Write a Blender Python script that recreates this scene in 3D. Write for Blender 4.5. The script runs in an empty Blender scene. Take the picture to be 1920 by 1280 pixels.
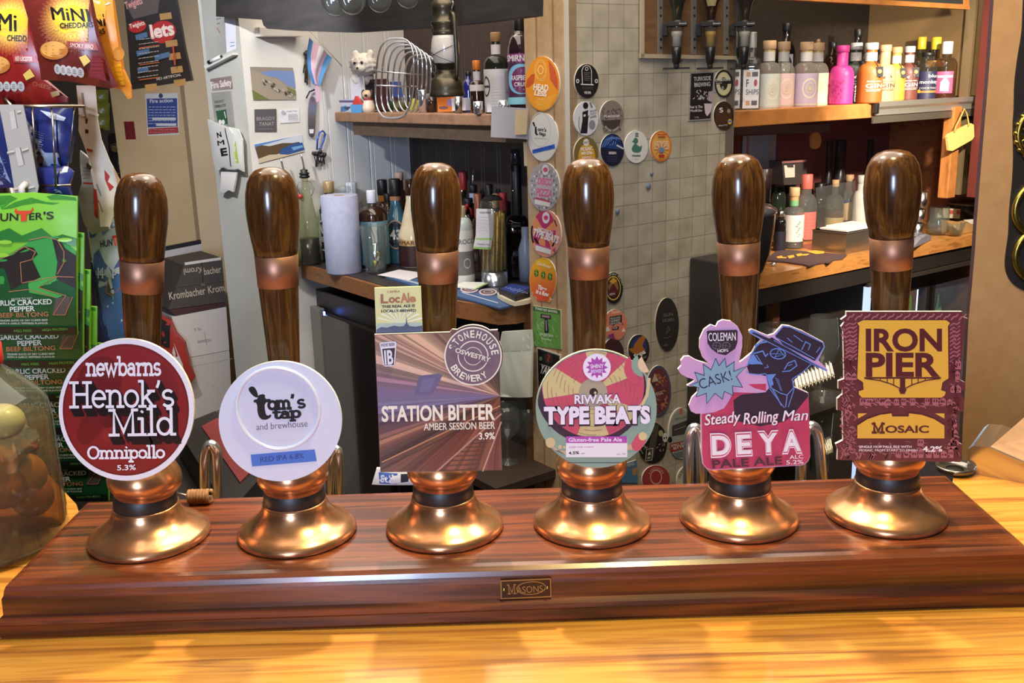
import bpy, bmesh, math, random
from mathutils import Vector, Matrix, geometry
R_ = math.radians
PI = math.pi
rnd = random.Random(7)
SC = bpy.context.scene
COL = SC.collection

# ---------------------------------------------------------------- camera
FPX = 1850.0                       # focal length in pixels of a 1920 x 1280 frame
CAM = Vector((0, -.8648, 1.5075))
def _axes(pit=.2559, rol=-.0278, yaw=-.0079):
    f = Vector((-math.sin(yaw) * math.cos(pit), math.cos(yaw) * math.cos(pit), -math.sin(pit)))
    r = Vector((math.cos(yaw), math.sin(yaw), 0)); u = r.cross(f)
    return math.cos(rol) * r + math.sin(rol) * u, -math.sin(rol) * r + math.cos(rol) * u, f
CR, CU, CF = _axes()
cd = bpy.data.cameras.new('camera'); cam = bpy.data.objects.new('camera', cd); COL.objects.link(cam)
cd.sensor_width = 36; cd.lens = 36 * FPX / 1920; cd.clip_start = .02
m3 = Matrix((CR, CU, -CF)).transposed()
cam.matrix_world = Matrix.Translation(CAM) @ m3.to_4x4()
SC.camera = cam

# ---------------------------------------------------------------- world, lights, exposure
w = bpy.data.worlds.new('pub_air'); SC.world = w; w.use_nodes = True
w.node_tree.nodes['Background'].inputs[0].default_value = (1.0, .86, .72, 1)
w.node_tree.nodes['Background'].inputs[1].default_value = .30
SC.view_settings.view_transform = 'Standard'; SC.view_settings.look = 'None'
SC.view_settings.exposure = 0; SC.view_settings.gamma = 1
SC.cycles.max_bounces = 8; SC.cycles.transparent_max_bounces = 24; SC.cycles.transmission_bounces = 10
SC.cycles.caustics_reflective = False; SC.cycles.caustics_refractive = False
SC.cycles.sample_clamp_indirect = 6

def lamp(name, kind, loc, power, col=(1, 1, 1), target=None, size=.05, size_y=None, cone=70, blend=.5):
    d = bpy.data.lights.new(name, kind); d.energy = power; d.color = col
    if kind == 'AREA':
        d.size = size
        if size_y: d.shape = 'RECTANGLE'; d.size_y = size_y
    else: d.shadow_soft_size = size
    if kind == 'SPOT': d.spot_size = R_(cone); d.spot_blend = blend
    o = bpy.data.objects.new(name, d); COL.objects.link(o); o.location = loc
    if target: o.rotation_euler = (Vector(target) - Vector(loc)).to_track_quat('-Z', 'Y').to_euler()
    return o
WARM = (1, .80, .56); COOL = (.56, .70, 1.0); NEUT = (1, .93, .84)
lamp('bar_downlight', 'SPOT', (-.08, .42, 2.36), 84, WARM, (.05, -.06, 1.1), .022, cone=72)
lamp('bar_downlight_right', 'SPOT', (.75, .40, 2.36), 30, WARM, (.38, -.05, 1.1), .025, cone=60)
lamp('bar_downlight_left', 'SPOT', (-.75, .40, 2.36), 9, WARM, (-.35, -.05, 1.1), .03, cone=70)
lamp('counter_downlight', 'SPOT', (.25, -.20, 2.38), 58, (1, .86, .36), (.18, -.24, 1.05), .06, cone=60)
lamp('window_daylight', 'AREA', (-.5, -2.6, 1.7), 58, COOL, (-.1, .3, 1.2), .34, .8)
lamp('alcove_spot', 'SPOT', (-.907, 1.25, 1.92), 37, (.95, .96, 1), (-.45, 2.15, 1.25), .02, cone=95)
lamp('back_shelf_spot', 'SPOT', (1.05, 1.45, 2.25), 34, (1, .86, .68), (1.35, 2.2, 1.25), .03, cone=95)
lamp('back_counter_spot', 'SPOT', (1.30, 1.32, 1.72), 100, (1, .86, .68), (1.42, 2.26, 1.02), .02, cone=85)
lamp('snack_spot', 'SPOT', (-.55, -.15, 2.35), 34, NEUT, (-.6, .5, 1.3), .04, cone=60)
lamp('tan_wall_fill', 'SPOT', (.55, .05, 2.36), 46, (1, .86, .64), (1.1, 1.1, 1.35), .03, cone=60)  # added spot that brightens the tan wall
lamp('ambient_fill', 'AREA', (.1, 1.1, 2.42), 58, (1, .88, .74), (.2, 1.1, 0), 2.4, 1.6)  # added broad area lamp under the ceiling, ambient fill for the room

# ---------------------------------------------------------------- pixels to places
def ray(px, py): return CF + CR * ((px - 960) / FPX) - CU * ((py - 640) / FPX)
def at_z(px, py, z):
    d = ray(px, py); return CAM + d * ((z - CAM.z) / d.z)
def at_y(px, py, y):
    d = ray(px, py); return CAM + d * ((y - CAM.y) / d.y)
def at_pl(px, py, p, n):
    d = ray(px, py); return CAM + d * ((Vector(p) - CAM).dot(n) / d.dot(n))
A0 = R_(54)                                    # the back of the bar is turned against the counter
UU = Vector((math.sin(A0), math.cos(A0), 0)); VV = Vector((-math.cos(A0), math.sin(A0), 0)); ZZ = Vector((0, 0, 1))
P0 = Vector((.1443, 1.335, 0))
def B(u, v, z): return P0 + UU * u + VV * v + ZZ * z
def uv_of(p): q = p - P0; return q.dot(UU), q.dot(VV)
def on_v(px, py, v): return at_pl(px, py, B(0, v, 0), VV)
def on_u(px, py, u): return at_pl(px, py, B(u, 0, 0), UU)
class Frame:
    """a plane in the room: origin, right, up, and its normal towards the room"""
    def __init__(s, o, ex, ey):
        s.o = Vector(o); s.x = Vector(ex).normalized(); s.n = s.x.cross(Vector(ey)).normalized(); s.y = s.n.cross(s.x)
    def mat(s): return Matrix.Translation(s.o) @ Matrix((s.x, s.y, s.n)).transposed().to_4x4()
    def loc(s, px, py):
        q = at_pl(px, py, s.o, s.n) - s.o; return Vector((q.dot(s.x), q.dot(s.y)))
def fr_y(px, py, y, tilt=0): return Frame(at_y(px, py, y), (1, 0, 0), (0, 0, 1))
def fr_v(px, py, v): return Frame(on_v(px, py, v), UU, ZZ)          # walls that run along u, seen from v-
def fr_u(px, py, u): return Frame(on_u(px, py, u), -VV, ZZ)         # walls that run along v, seen from u-
def fr_z(px, py, z, ex=(1, 0, 0)):
    e = Vector(ex); return Frame(at_z(px, py, z), e, ZZ.cross(e))
def fr_at(o, yaw): return Frame(o, (math.cos(yaw), math.sin(yaw), 0), ZZ)

# ---------------------------------------------------------------- materials
def lin(c): return tuple((x / 255 / 12.92) if x <= 10 else ((x / 255 + .055) / 1.055) ** 2.4 for x in c) + (1,)
MC = {}
def newmat(name):
    m = bpy.data.materials.new(name); m.use_nodes = True; nt = m.node_tree
    return m, nt, nt.nodes['Principled BSDF']
def paint(c, rough=.5, metal=0, coat=0, emit=0, alpha=1, bump=0):
    k = (tuple(c), rough, metal, coat, emit, alpha, bump)
    if k in MC: return MC[k]
    m, nt, b = newmat('paint_%d_%d_%d' % tuple(c)); b.inputs['Base Color'].default_value = lin(c)
    b.inputs['Roughness'].default_value = rough; b.inputs['Metallic'].default_value = metal; b.inputs['Coat Weight'].default_value = coat
    if emit: b.inputs['Emission Color'].default_value = lin(c); b.inputs['Emission Strength'].default_value = emit
    if alpha < 1: b.inputs['Alpha'].default_value = alpha
    if bump:
        n = nt.nodes.new('ShaderNodeTexNoise'); n.inputs['Scale'].default_value = bump; tc = nt.nodes.new('ShaderNodeTexCoord')
        bp = nt.nodes.new('ShaderNodeBump'); bp.inputs['Strength'].default_value = .25; bp.inputs['Distance'].default_value = .004
        nt.links.new(tc.outputs['Object'], n.inputs['Vector']); nt.links.new(n.outputs[0], bp.inputs['Height']); nt.links.new(bp.outputs[0], b.inputs['Normal'])
    MC[k] = m; return m
def mottled(name, cols, scale=(1, 1, 1), noise=6, detail=6, rough=.5, metal=0, coat=0, bump=.0, distort=0, pos=None, vary=False):
    """noise through a colour ramp in object space; stretched scales give wood grain"""
    k = ('mot', name)
    if k in MC: return MC[k]
    m, nt, b = newmat(name); N = nt.nodes; L = nt.links
    tc = N.new('ShaderNodeTexCoord'); mp = N.new('ShaderNodeMapping'); mp.inputs['Scale'].default_value = scale
    n = N.new('ShaderNodeTexNoise'); n.inputs['Scale'].default_value = noise; n.inputs['Detail'].default_value = detail; n.inputs['Distortion'].default_value = distort
    r = N.new('ShaderNodeValToRGB')
    while len(r.color_ramp.elements) < len(cols): r.color_ramp.elements.new(.5)
    for i, c in enumerate(cols):
        e = r.color_ramp.elements[i]; e.position = pos[i] if pos else .28 + .44 * i / max(1, len(cols) - 1); e.color = lin(c)
    L.new(tc.outputs['Object'], mp.inputs[0]); L.new(mp.outputs[0], n.inputs['Vector']); L.new(n.outputs[0], r.inputs[0])
    if vary:                           # each piece cut from another part of the plank
        oi = N.new('ShaderNodeObjectInfo'); ml = N.new('ShaderNodeMath'); ml.operation = 'MULTIPLY'; ml.inputs[1].default_value = 40; cb = N.new('ShaderNodeCombineXYZ'); L.new(oi.outputs['Random'], ml.inputs[0]); L.new(ml.outputs[0], cb.inputs[0]); L.new(ml.outputs[0], cb.inputs[2]); L.new(cb.outputs[0], mp.inputs['Location'])
    L.new(r.outputs[0], b.inputs['Base Color'])
    b.inputs['Roughness'].default_value = rough; b.inputs['Metallic'].default_value = metal; b.inputs['Coat Weight'].default_value = coat; b.inputs['Coat Roughness'].default_value = .08
    if bump:
        bp = N.new('ShaderNodeBump'); bp.inputs['Strength'].default_value = bump; bp.inputs['Distance'].default_value = .002
        L.new(n.outputs[0], bp.inputs['Height']); L.new(bp.outputs[0], b.inputs['Normal'])
    MC[k] = m; return m
def glass(c=(235, 240, 238), rough=.02, haze=.035, name='glass'):
    k = ('gl', tuple(c), rough, name)
    if k in MC: return MC[k]
    m, nt, b = newmat(name); N = nt.nodes; L = nt.links
    # thin glass: mostly see-through with a glossy fresnel skin
    t = N.new('ShaderNodeBsdfTransparent'); t.inputs[0].default_value = lin(c)
    g = N.new('ShaderNodeBsdfGlossy'); g.inputs['Roughness'].default_value = rough
    f = N.new('ShaderNodeFresnel'); ge = N.new('ShaderNodeNewGeometry'); mr = N.new('ShaderNodeMapRange'); mr.inputs[3].default_value = 1.5; mr.inputs[4].default_value = 1 / 1.5; L.new(ge.outputs['Backfacing'], mr.inputs[0]); L.new(mr.outputs[0], f.inputs[0])
    x = N.new('ShaderNodeMixShader'); L.new(f.outputs[0], x.inputs[0]); L.new(t.outputs[0], x.inputs[1]); L.new(g.outputs[0], x.inputs[2])
    df = N.new('ShaderNodeBsdfDiffuse'); df.inputs[0].default_value = lin(c); x2 = N.new('ShaderNodeMixShader'); x2.inputs[0].default_value = haze; L.new(x.outputs[0], x2.inputs[1]); L.new(df.outputs[0], x2.inputs[2]); L.new(x2.outputs[0], N['Material Output'].inputs[0]); MC[k] = m; return m

M_MAHOG = mottled('mahogany', [(46, 20, 10), (70, 31, 15), (112, 54, 23), (60, 26, 13)], (1.1, 24, 24), 3.2, 10, .27, coat=.22, distort=.7, bump=.04)
M_OAK = mottled('golden_oak', [(122, 72, 22), (176, 114, 36), (200, 142, 54), (146, 90, 28)], (.9, 20, 20), 3.6, 9, .42, coat=.25, distort=1.2, bump=.05)
M_HANDLE = mottled('varnished_handle_wood', [(48, 29, 13), (74, 46, 21), (104, 68, 33)], (55, 55, 4.5), 3.4, 9, .19, distort=1.5, vary=True, pos=(.3, .52, .72))
M_COPPER = mottled('aged_copper', [(176, 118, 80), (202, 146, 102), (220, 170, 126)], (1, 1, 1), 26, 5, .25, metal=.86, bump=.02)
M_FERRULE = mottled('worn_copper_band', [(150, 106, 84), (178, 132, 104)], (1, 1, 1), 40, 4, .46, metal=.85)
M_RUBBER = paint((34, 30, 30), .45)
M_CHROME = paint((224, 230, 240), .16, .92)
M_STEEL = paint((180, 176, 170), .3, 1)
M_BRASS = mottled('aged_brass', [(150, 130, 58), (196, 178, 92)], (1, 1, 1), 60, 3, .3, metal=1)
M_BLACK = paint((28, 26, 26), .4)
M_SHELFWOOD = mottled('shelf_wood', [(108, 78, 58), (150, 112, 84), (128, 92, 68)], (8, 8, 8), 3, 6, .6)
M_BEECH = mottled('honey_wood', [(150, 92, 44), (190, 124, 64), (168, 106, 54)], (3, 3, 14), 4, 6, .45, coat=.1)
M_BROWNWOOD = mottled('brown_panel_wood', [(96, 56, 30), (132, 80, 44), (112, 66, 36)], (8, 8, 1.2), 4, 6, .5)
M_WCREAM = mottled('cream_wall_paint', [(212, 180, 130), (222, 192, 142)], (1, 1, 1), 9, 4, .6, bump=.1)
M_TAN = mottled('tan_wall_paint', [(188, 142, 90), (200, 154, 102)], (1, 1, 1), 30, 4, .6, bump=.3)
M_WHITEWALL = mottled('white_gloss_paint', [(214, 212, 206), (226, 224, 218)], (1, 1, 1), 6, 4, .5)
M_GREYWHITE = mottled('shaded_white_paint', [(186, 186, 178), (202, 202, 194)], (1, 1, 1), 5, 5, .55)  # shaded copy of the white wall paint, the shade put into its colour
M_POST = mottled('buff_timber_paint', [(176, 146, 110), (196, 166, 128)], (8, 8, 1), 5, 5, .5)
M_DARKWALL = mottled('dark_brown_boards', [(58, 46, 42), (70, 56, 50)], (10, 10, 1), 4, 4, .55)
M_BLACKWOOD = mottled('black_stained_wood', [(44, 42, 42), (62, 58, 57)], (2, 14, 14), 4, 6, .6, bump=.3)
M_GLASS = glass()
M_GREENGLASS = glass((228, 231, 214), haze=.03, name='greenish_glass')

# ---------------------------------------------------------------- mesh building
class MB:
    def __init__(s): s.v = []; s.f = []; s.mi = []; s.sm = []; s.mats = []
    def m(s, mat):
        if mat not in s.mats: s.mats.append(mat)
        return s.mats.index(mat)
    def add(s, vs, fs, mat, smooth=False, T=None):
        o = len(s.v); k = s.m(mat)
        s.v += [(T @ Vector(p))[:] if T else tuple(p) for p in vs]
        for f in fs: s.f.append([i + o for i in f]); s.mi.append(k); s.sm.append(smooth)
        return s
    def box(s, c, d, mat, T=None, bev=0, smooth=False):
        bm = bmesh.new(); bmesh.ops.create_cube(bm, size=1, matrix=Matrix.Translation(c) @ Matrix.Diagonal((d[0], d[1], d[2], 1)))
        if bev: bmesh.ops.bevel(bm, geom=bm.edges[:] , offset=bev, segments=2, affect='EDGES', profile=.5)
        return s.bm(bm, mat, T, smooth)
    def bm(s, bm, mat, T=None, smooth=False):
        bm.verts.ensure_lookup_table(); bm.verts.index_update()
        s.add([v.co[:] for v in bm.verts], [[v.index for v in f.verts] for f in bm.faces], mat, smooth, T); bm.free(); return s
    def lathe(s, prof, mat, seg=32, c=(0, 0, 0), T=None, smooth=True, a0=0, a1=2 * PI, sq=None):
        """profile [(r, z)...] turned about z; sq = superellipse power for square bottles"""
        full = abs(a1 - a0 - 2 * PI) < 1e-6; n = seg if full else seg + 1; vs = []; fs = []
        for r, z in prof:
            for i in range(n):
                a = a0 + (a1 - a0) * i / seg; ca, sa = math.cos(a), math.sin(a); k = r
                if sq: k = r / (abs(ca) ** sq + abs(sa) ** sq) ** (1 / sq)
                vs.append((c[0] + k * ca, c[1] + k * sa, c[2] + z))
        for j in range(len(prof) - 1):
            for i in range(seg):
                i2 = (i + 1) % n; fs.append([j * n + i, j * n + i2, (j + 1) * n + i2, (j + 1) * n + i])
        return s.add(vs, fs, mat, smooth, T)
    def tube(s, path, r, mat, seg=8, T=None, closed=False, rs=None, cap=True):
        P = [Vector(p) for p in path]; n = len(P); vs = []; fs = []; up = None
        for i, p in enumerate(P):
            a = P[(i - 1) % n] if (i > 0 or closed) else p; b = P[(i + 1) % n] if (i < n - 1 or closed) else p
            t = (b - a).normalized()
            if up is None: up = t.orthogonal().normalized()
            up = (up - t * up.dot(t)); up = up.normalized() if up.length > 1e-6 else t.orthogonal().normalized()
            sd = t.cross(up); rr = rs[i] if rs else r
            for k in range(seg):
                q = 2 * PI * k / seg; vs.append(p + up * (rr * math.cos(q)) + sd * (rr * math.sin(q)))
        for i in range(n if closed else n - 1):
            for k in range(seg):
                k2 = (k + 1) % seg; j = (i + 1) % n; fs.append([i * seg + k, i * seg + k2, j * seg + k2, j * seg + k])
        if cap and not closed: fs.append(list(range(seg))[::-1]); fs.append([(n - 1) * seg + k for k in range(seg)])
        return s.add(vs, fs, mat, True, T)
    def prism(s, poly, z0, z1, mat, T=None, side=None, smooth=False):
        """2-D outline extruded from z0 to z1"""
        n = len(poly); tri = tess(poly)
        s.add([(p[0], p[1], z1) for p in poly], tri, mat, False, T)
        s.add([(p[0], p[1], z0) for p in poly], [t[::-1] for t in tri], side or mat, False, T)
        ar = sum(poly[i][0] * poly[(i + 1) % n][1] - poly[(i + 1) % n][0] * poly[i][1] for i in range(n)); fs = []
        for i in range(n):
            j = (i + 1) % n; q = [i, j, n + j, n + i]; fs.append(q if ar > 0 else q[::-1])
        return s.add([(p[0], p[1], z0) for p in poly] + [(p[0], p[1], z1) for p in poly], fs, side or mat, smooth, T)
    def sheet(s, f, nu, nv, mat, smooth=True, T=None):
        vs = [f(i / nu, j / nv) for j in range(nv + 1) for i in range(nu + 1)]
        return s.add(vs, [[j * (nu + 1) + i, j * (nu + 1) + i + 1, (j + 1) * (nu + 1) + i + 1, (j + 1) * (nu + 1) + i] for j in range(nv) for i in range(nu)], mat, smooth, T)
    def ball(s, c, r, mat, T=None, seg=16):
        n = seg // 2; pr = [(max(1e-5, math.sin(PI * j / n)), -math.cos(PI * j / n)) for j in range(n + 1)]
        rx, ry, rz = r if hasattr(r, '__len__') else (r, r, r)
        M = Matrix.Translation(c) @ Matrix.Diagonal((rx, ry, rz, 1)); return s.lathe(pr, mat, seg, T=(T @ M if T else M))
    def build(s, name, parent=None, mw=None):
        me = bpy.data.meshes.new(name); me.from_pydata(s.v, [], s.f)
        for m in s.mats: me.materials.append(m)
        me.polygons.foreach_set('material_index', s.mi); me.polygons.foreach_set('use_smooth', s.sm); me.update()
        o = bpy.data.objects.new(name, me); COL.objects.link(o)
        if parent: o.parent = parent
        if mw is not None: o.matrix_basis = mw
        return o
def tess(poly):
    return [list(t) for t in geometry.tessellate_polygon([[Vector((p[0], p[1], 0)) for p in poly]])]
def tag(o, label, cat, group=None):
    o['label'] = label; o['category'] = cat
    if group: o['group'] = group
    return o
def struct(o): o['kind'] = 'structure'; return o
def thing(name, label, cat, mw, group=None):
    o = bpy.data.objects.new(name, None); COL.objects.link(o); o.empty_display_size = .02
    o.matrix_basis = mw if isinstance(mw, Matrix) else Matrix.Translation(mw)
    return tag(o, label, cat, group)
def T3(x, y, z, rz=0, rx=0, ry=0):
    return Matrix.Translation((x, y, z)) @ Matrix.Rotation(rz, 4, 'Z') @ Matrix.Rotation(ry, 4, 'Y') @ Matrix.Rotation(rx, 4, 'X')
def ell(cx, cy, rx, ry=None, n=40, a0=0, a1=360, rot=0):
    ry = rx if ry is None else ry; c, s = math.cos(R_(rot)), math.sin(R_(rot)); out = []
    k = n if abs(a1 - a0) >= 360 else n + 1
    for i in range(k):
        a = R_(a0 + (a1 - a0) * i / n); x, y = rx * math.cos(a), ry * math.sin(a); out.append((cx + x * c - y * s, cy + x * s + y * c))
    return out
def smooth_poly(pts, it=2, closed=True):
    for _ in range(it):
        o = []; n = len(pts)
        for i in range(n if closed else n - 1):
            a, b = pts[i], pts[(i + 1) % n]; o += [(.75 * a[0] + .25 * b[0], .75 * a[1] + .25 * b[1]), (.25 * a[0] + .75 * b[0], .25 * a[1] + .75 * b[1])]
        if not closed: o = [pts[0]] + o + [pts[-1]]
        pts = o
    return pts

# ---------------------------------------------------------------- lettering
TC = {}
def glyphs(s, bold=0, font=None):
    """flat outline of a word in the built-in face: vertices, triangles, width, height of a capital"""
    k = (s, bold)
    if k not in TC:
        cu = bpy.data.curves.new('t', 'FONT'); cu.body = s; cu.resolution_u = 4; cu.offset = bold; cu.fill_mode = 'FRONT'
        ob = bpy.data.objects.new('t', cu); COL.objects.link(ob)
        dg = bpy.context.evaluated_depsgraph_get(); me = bpy.data.meshes.new_from_object(ob.evaluated_get(dg))
        v = [tuple(p.co[:2]) for p in me.vertices]; f = [list(p.vertices) for p in me.polygons]
        bpy.data.objects.remove(ob); bpy.data.curves.remove(cu); bpy.data.meshes.remove(me)
        x0 = min(p[0] for p in v); x1 = max(p[0] for p in v); TC[k] = ([(p[0] - x0, p[1]) for p in v], f, x1 - x0)
    return TC[k]
CAPH = .73
# a slab face drawn in strokes: unit = x-height 1, ascender 1.62
def arc(cx, cy, rx, ry, a0, a1, n=14): return [(cx + rx * math.cos(R_(a0 + (a1 - a0) * i / n)), cy + ry * math.sin(R_(a0 + (a1 - a0) * i / n))) for i in range(n + 1)]
SL = {
 'H': (1.5, [[(.3, 0), (.3, 1.55)], [(1.2, 0), (1.2, 1.55)], [(.3, .8), (1.2, .8)], [(.02, 0), (.58, 0)], [(.92, 0), (1.48, 0)], [(.02, 1.55), (.58, 1.55)], [(.92, 1.55), (1.48, 1.55)]]),
 'M': (1.75, [[(.3, 0), (.3, 1.55), (.88, .2), (1.45, 1.55), (1.45, 0)], [(.02, 0), (.58, 0)], [(1.17, 0), (1.73, 0)], [(.02, 1.55), (.35, 1.55)], [(1.4, 1.55), (1.73, 1.55)]]),
 'O': (1.5, [arc(.75, .77, .62, .78, 0, 360, 28)]),
 'e': (1.02, [[(.12, .52), (.9, .52)], arc(.51, .5, .41, .5, 0, 315, 22)]),
 'n': (1.2, [[(.25, 0), (.25, 1.0)], arc(.6, .6, .35, .4, 180, 0) + [(.95, 0)], [(0, 0), (.46, 0)], [(.74, 0), (1.18, 0)], [(0, 1), (.25, 1)]]),
 'm': (1.8, [[(.25, 0), (.25, 1.0)], arc(.56, .62, .31, .38, 180, 0) + [(.87, 0)], arc(1.2, .62, .33, .38, 180, 0) + [(1.53, 0)], [(0, 0), (.46, 0)], [(.7, 0), (1.06, 0)], [(1.34, 0), (1.76, 0)], [(0, 1), (.25, 1)]]),
 'o': (1.04, [arc(.52, .5, .44, .5, 0, 360, 28)]),
 'k': (1.15, [[(.25, 0), (.25, 1.6)], [(.25, .42), (.85, .97)], [(.48, .62), (.95, 0)], [(0, 0), (.46, 0)], [(.72, 0), (1.14, 0)], [(.62, .97), (1.05, .97)], [(0, 1.6), (.25, 1.6)]]),
 's': (.88, [arc(.44, .74, .32, .26, 40, 270, 14) + arc(.44, .25, .34, .25, 90, -145, 14)]),
 'i': (.56, [[(.28, 0), (.28, 1.0)], [(.02, 0), (.54, 0)], [(.04, 1), (.28, 1)], [(.26, 1.42), (.28, 1.44)]]),
 'l': (.56, [[(.28, 0), (.28, 1.6)], [(.02, 0), (.54, 0)], [(.04, 1.6), (.28, 1.6)]]),
 'd': (1.2, [arc(.5, .5, .4, .5, 0, 360, 24), [(.92, 1.6), (.92, 0)], [(.68, 1.6), (.92, 1.6)], [(.92, 0), (1.16, 0)]]),
 'b': (1.15, [arc(.65, .5, .4, .5, 0, 360, 24), [(.25, 0), (.25, 1.6)], [(0, 1.6), (.25, 1.6)]]),
 'p': (1.15, [arc(.65, .5, .4, .5, 0, 360, 24), [(.25, 1), (.25, -.5)], [(0, 1), (.25, 1)], [(.02, -.5), (.5, -.5)]]),
 'a': (1.08, [arc(.46, .3, .34, .3, 0, 360, 20), arc(.48, .65, .34, .35, 150, 0, 10) + [(.82, 0)], [(.82, 0), (1.04, 0)]]),
 'r': (.86, [[(.25, 0), (.25, 1.0)], arc(.62, .55, .37, .42, 180, 50, 10), [(0, 0), (.52, 0)], [(0, 1), (.25, 1)]]),
 't': (.78, [[(.3, 1.35), (.3, .25)] + arc(.55, .25, .25, .25, 180, 320, 8), [(.02, .97), (.7, .97)]]),
 'w': (1.5, [[(.1, 1), (.45, 0), (.75, .85), (1.05, 0), (1.4, 1)], [(0, 1), (.3, 1)], [(1.2, 1), (1.5, 1)]]),
 "'": (.4, [[(.22, 1.6), (.2, 1.45), (.1, 1.22)]]), '\u2019': (.4, [[(.22, 1.6), (.2, 1.45), (.1, 1.22)]]),
}
def finer(vs, faces, e):
    """split triangles until no edge is longer than e"""
    vs = [Vector(v) for v in vs]; out = []; st = [(f[0], f[i], f[i + 1]) for f in faces for i in range(1, len(f) - 1)]; mid = {}
    while st:
        t = st.pop(); L = [(vs[t[i]] - vs[t[(i + 1) % 3]]).length for i in range(3)]; i = L.index(max(L))
        if L[i] <= e or len(vs) > 30000: out.append(list(t)); continue
        a, b, c = t[i], t[(i + 1) % 3], t[(i + 2) % 3]; k = (min(a, b), max(a, b))
        if k not in mid: mid[k] = len(vs); vs.append((vs[a] + vs[b]) / 2)
        m = mid[k]; st += [(a, m, c), (m, b, c)]
    return [v[:] for v in vs], out
def ribbon(pts, wd, closed=False, ext=0):
    """mitred band of one width along a line of points"""
    P = [Vector(p[:2]) for p in pts]; P = [p for i, p in enumerate(P) if i == 0 or (p - P[i - 1]).length > 1e-6]
    if closed and (P[0] - P[-1]).length < 1e-4: P.pop()
    n = len(P); vs = []
    for i, p in enumerate(P):
        d0 = (p - P[i - 1]) if (i > 0 or closed) else (P[1] - p); d1 = (P[(i + 1) % n] - p) if (i < n - 1 or closed) else d0
        d0 = d0.normalized(); d1 = d1.normalized(); n0 = Vector((-d0.y, d0.x)); m = n0 + Vector((-d1.y, d1.x))
        if m.length < .2: m = n0.copy()
        m.normalize(); k = wd / 2 / max(.45, m.dot(n0)); e = Vector((0, 0))
        if ext and not closed: e = -d1 * wd * ext if i == 0 else d0 * wd * ext if i == n - 1 else e
        vs += [p + e + m * k, p + e - m * k]
    return vs, [[2 * i, 2 * i + 1, (2 * i + 3) % (2 * n), (2 * i + 2) % (2 * n)] for i in range(n if closed else n - 1)]
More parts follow.
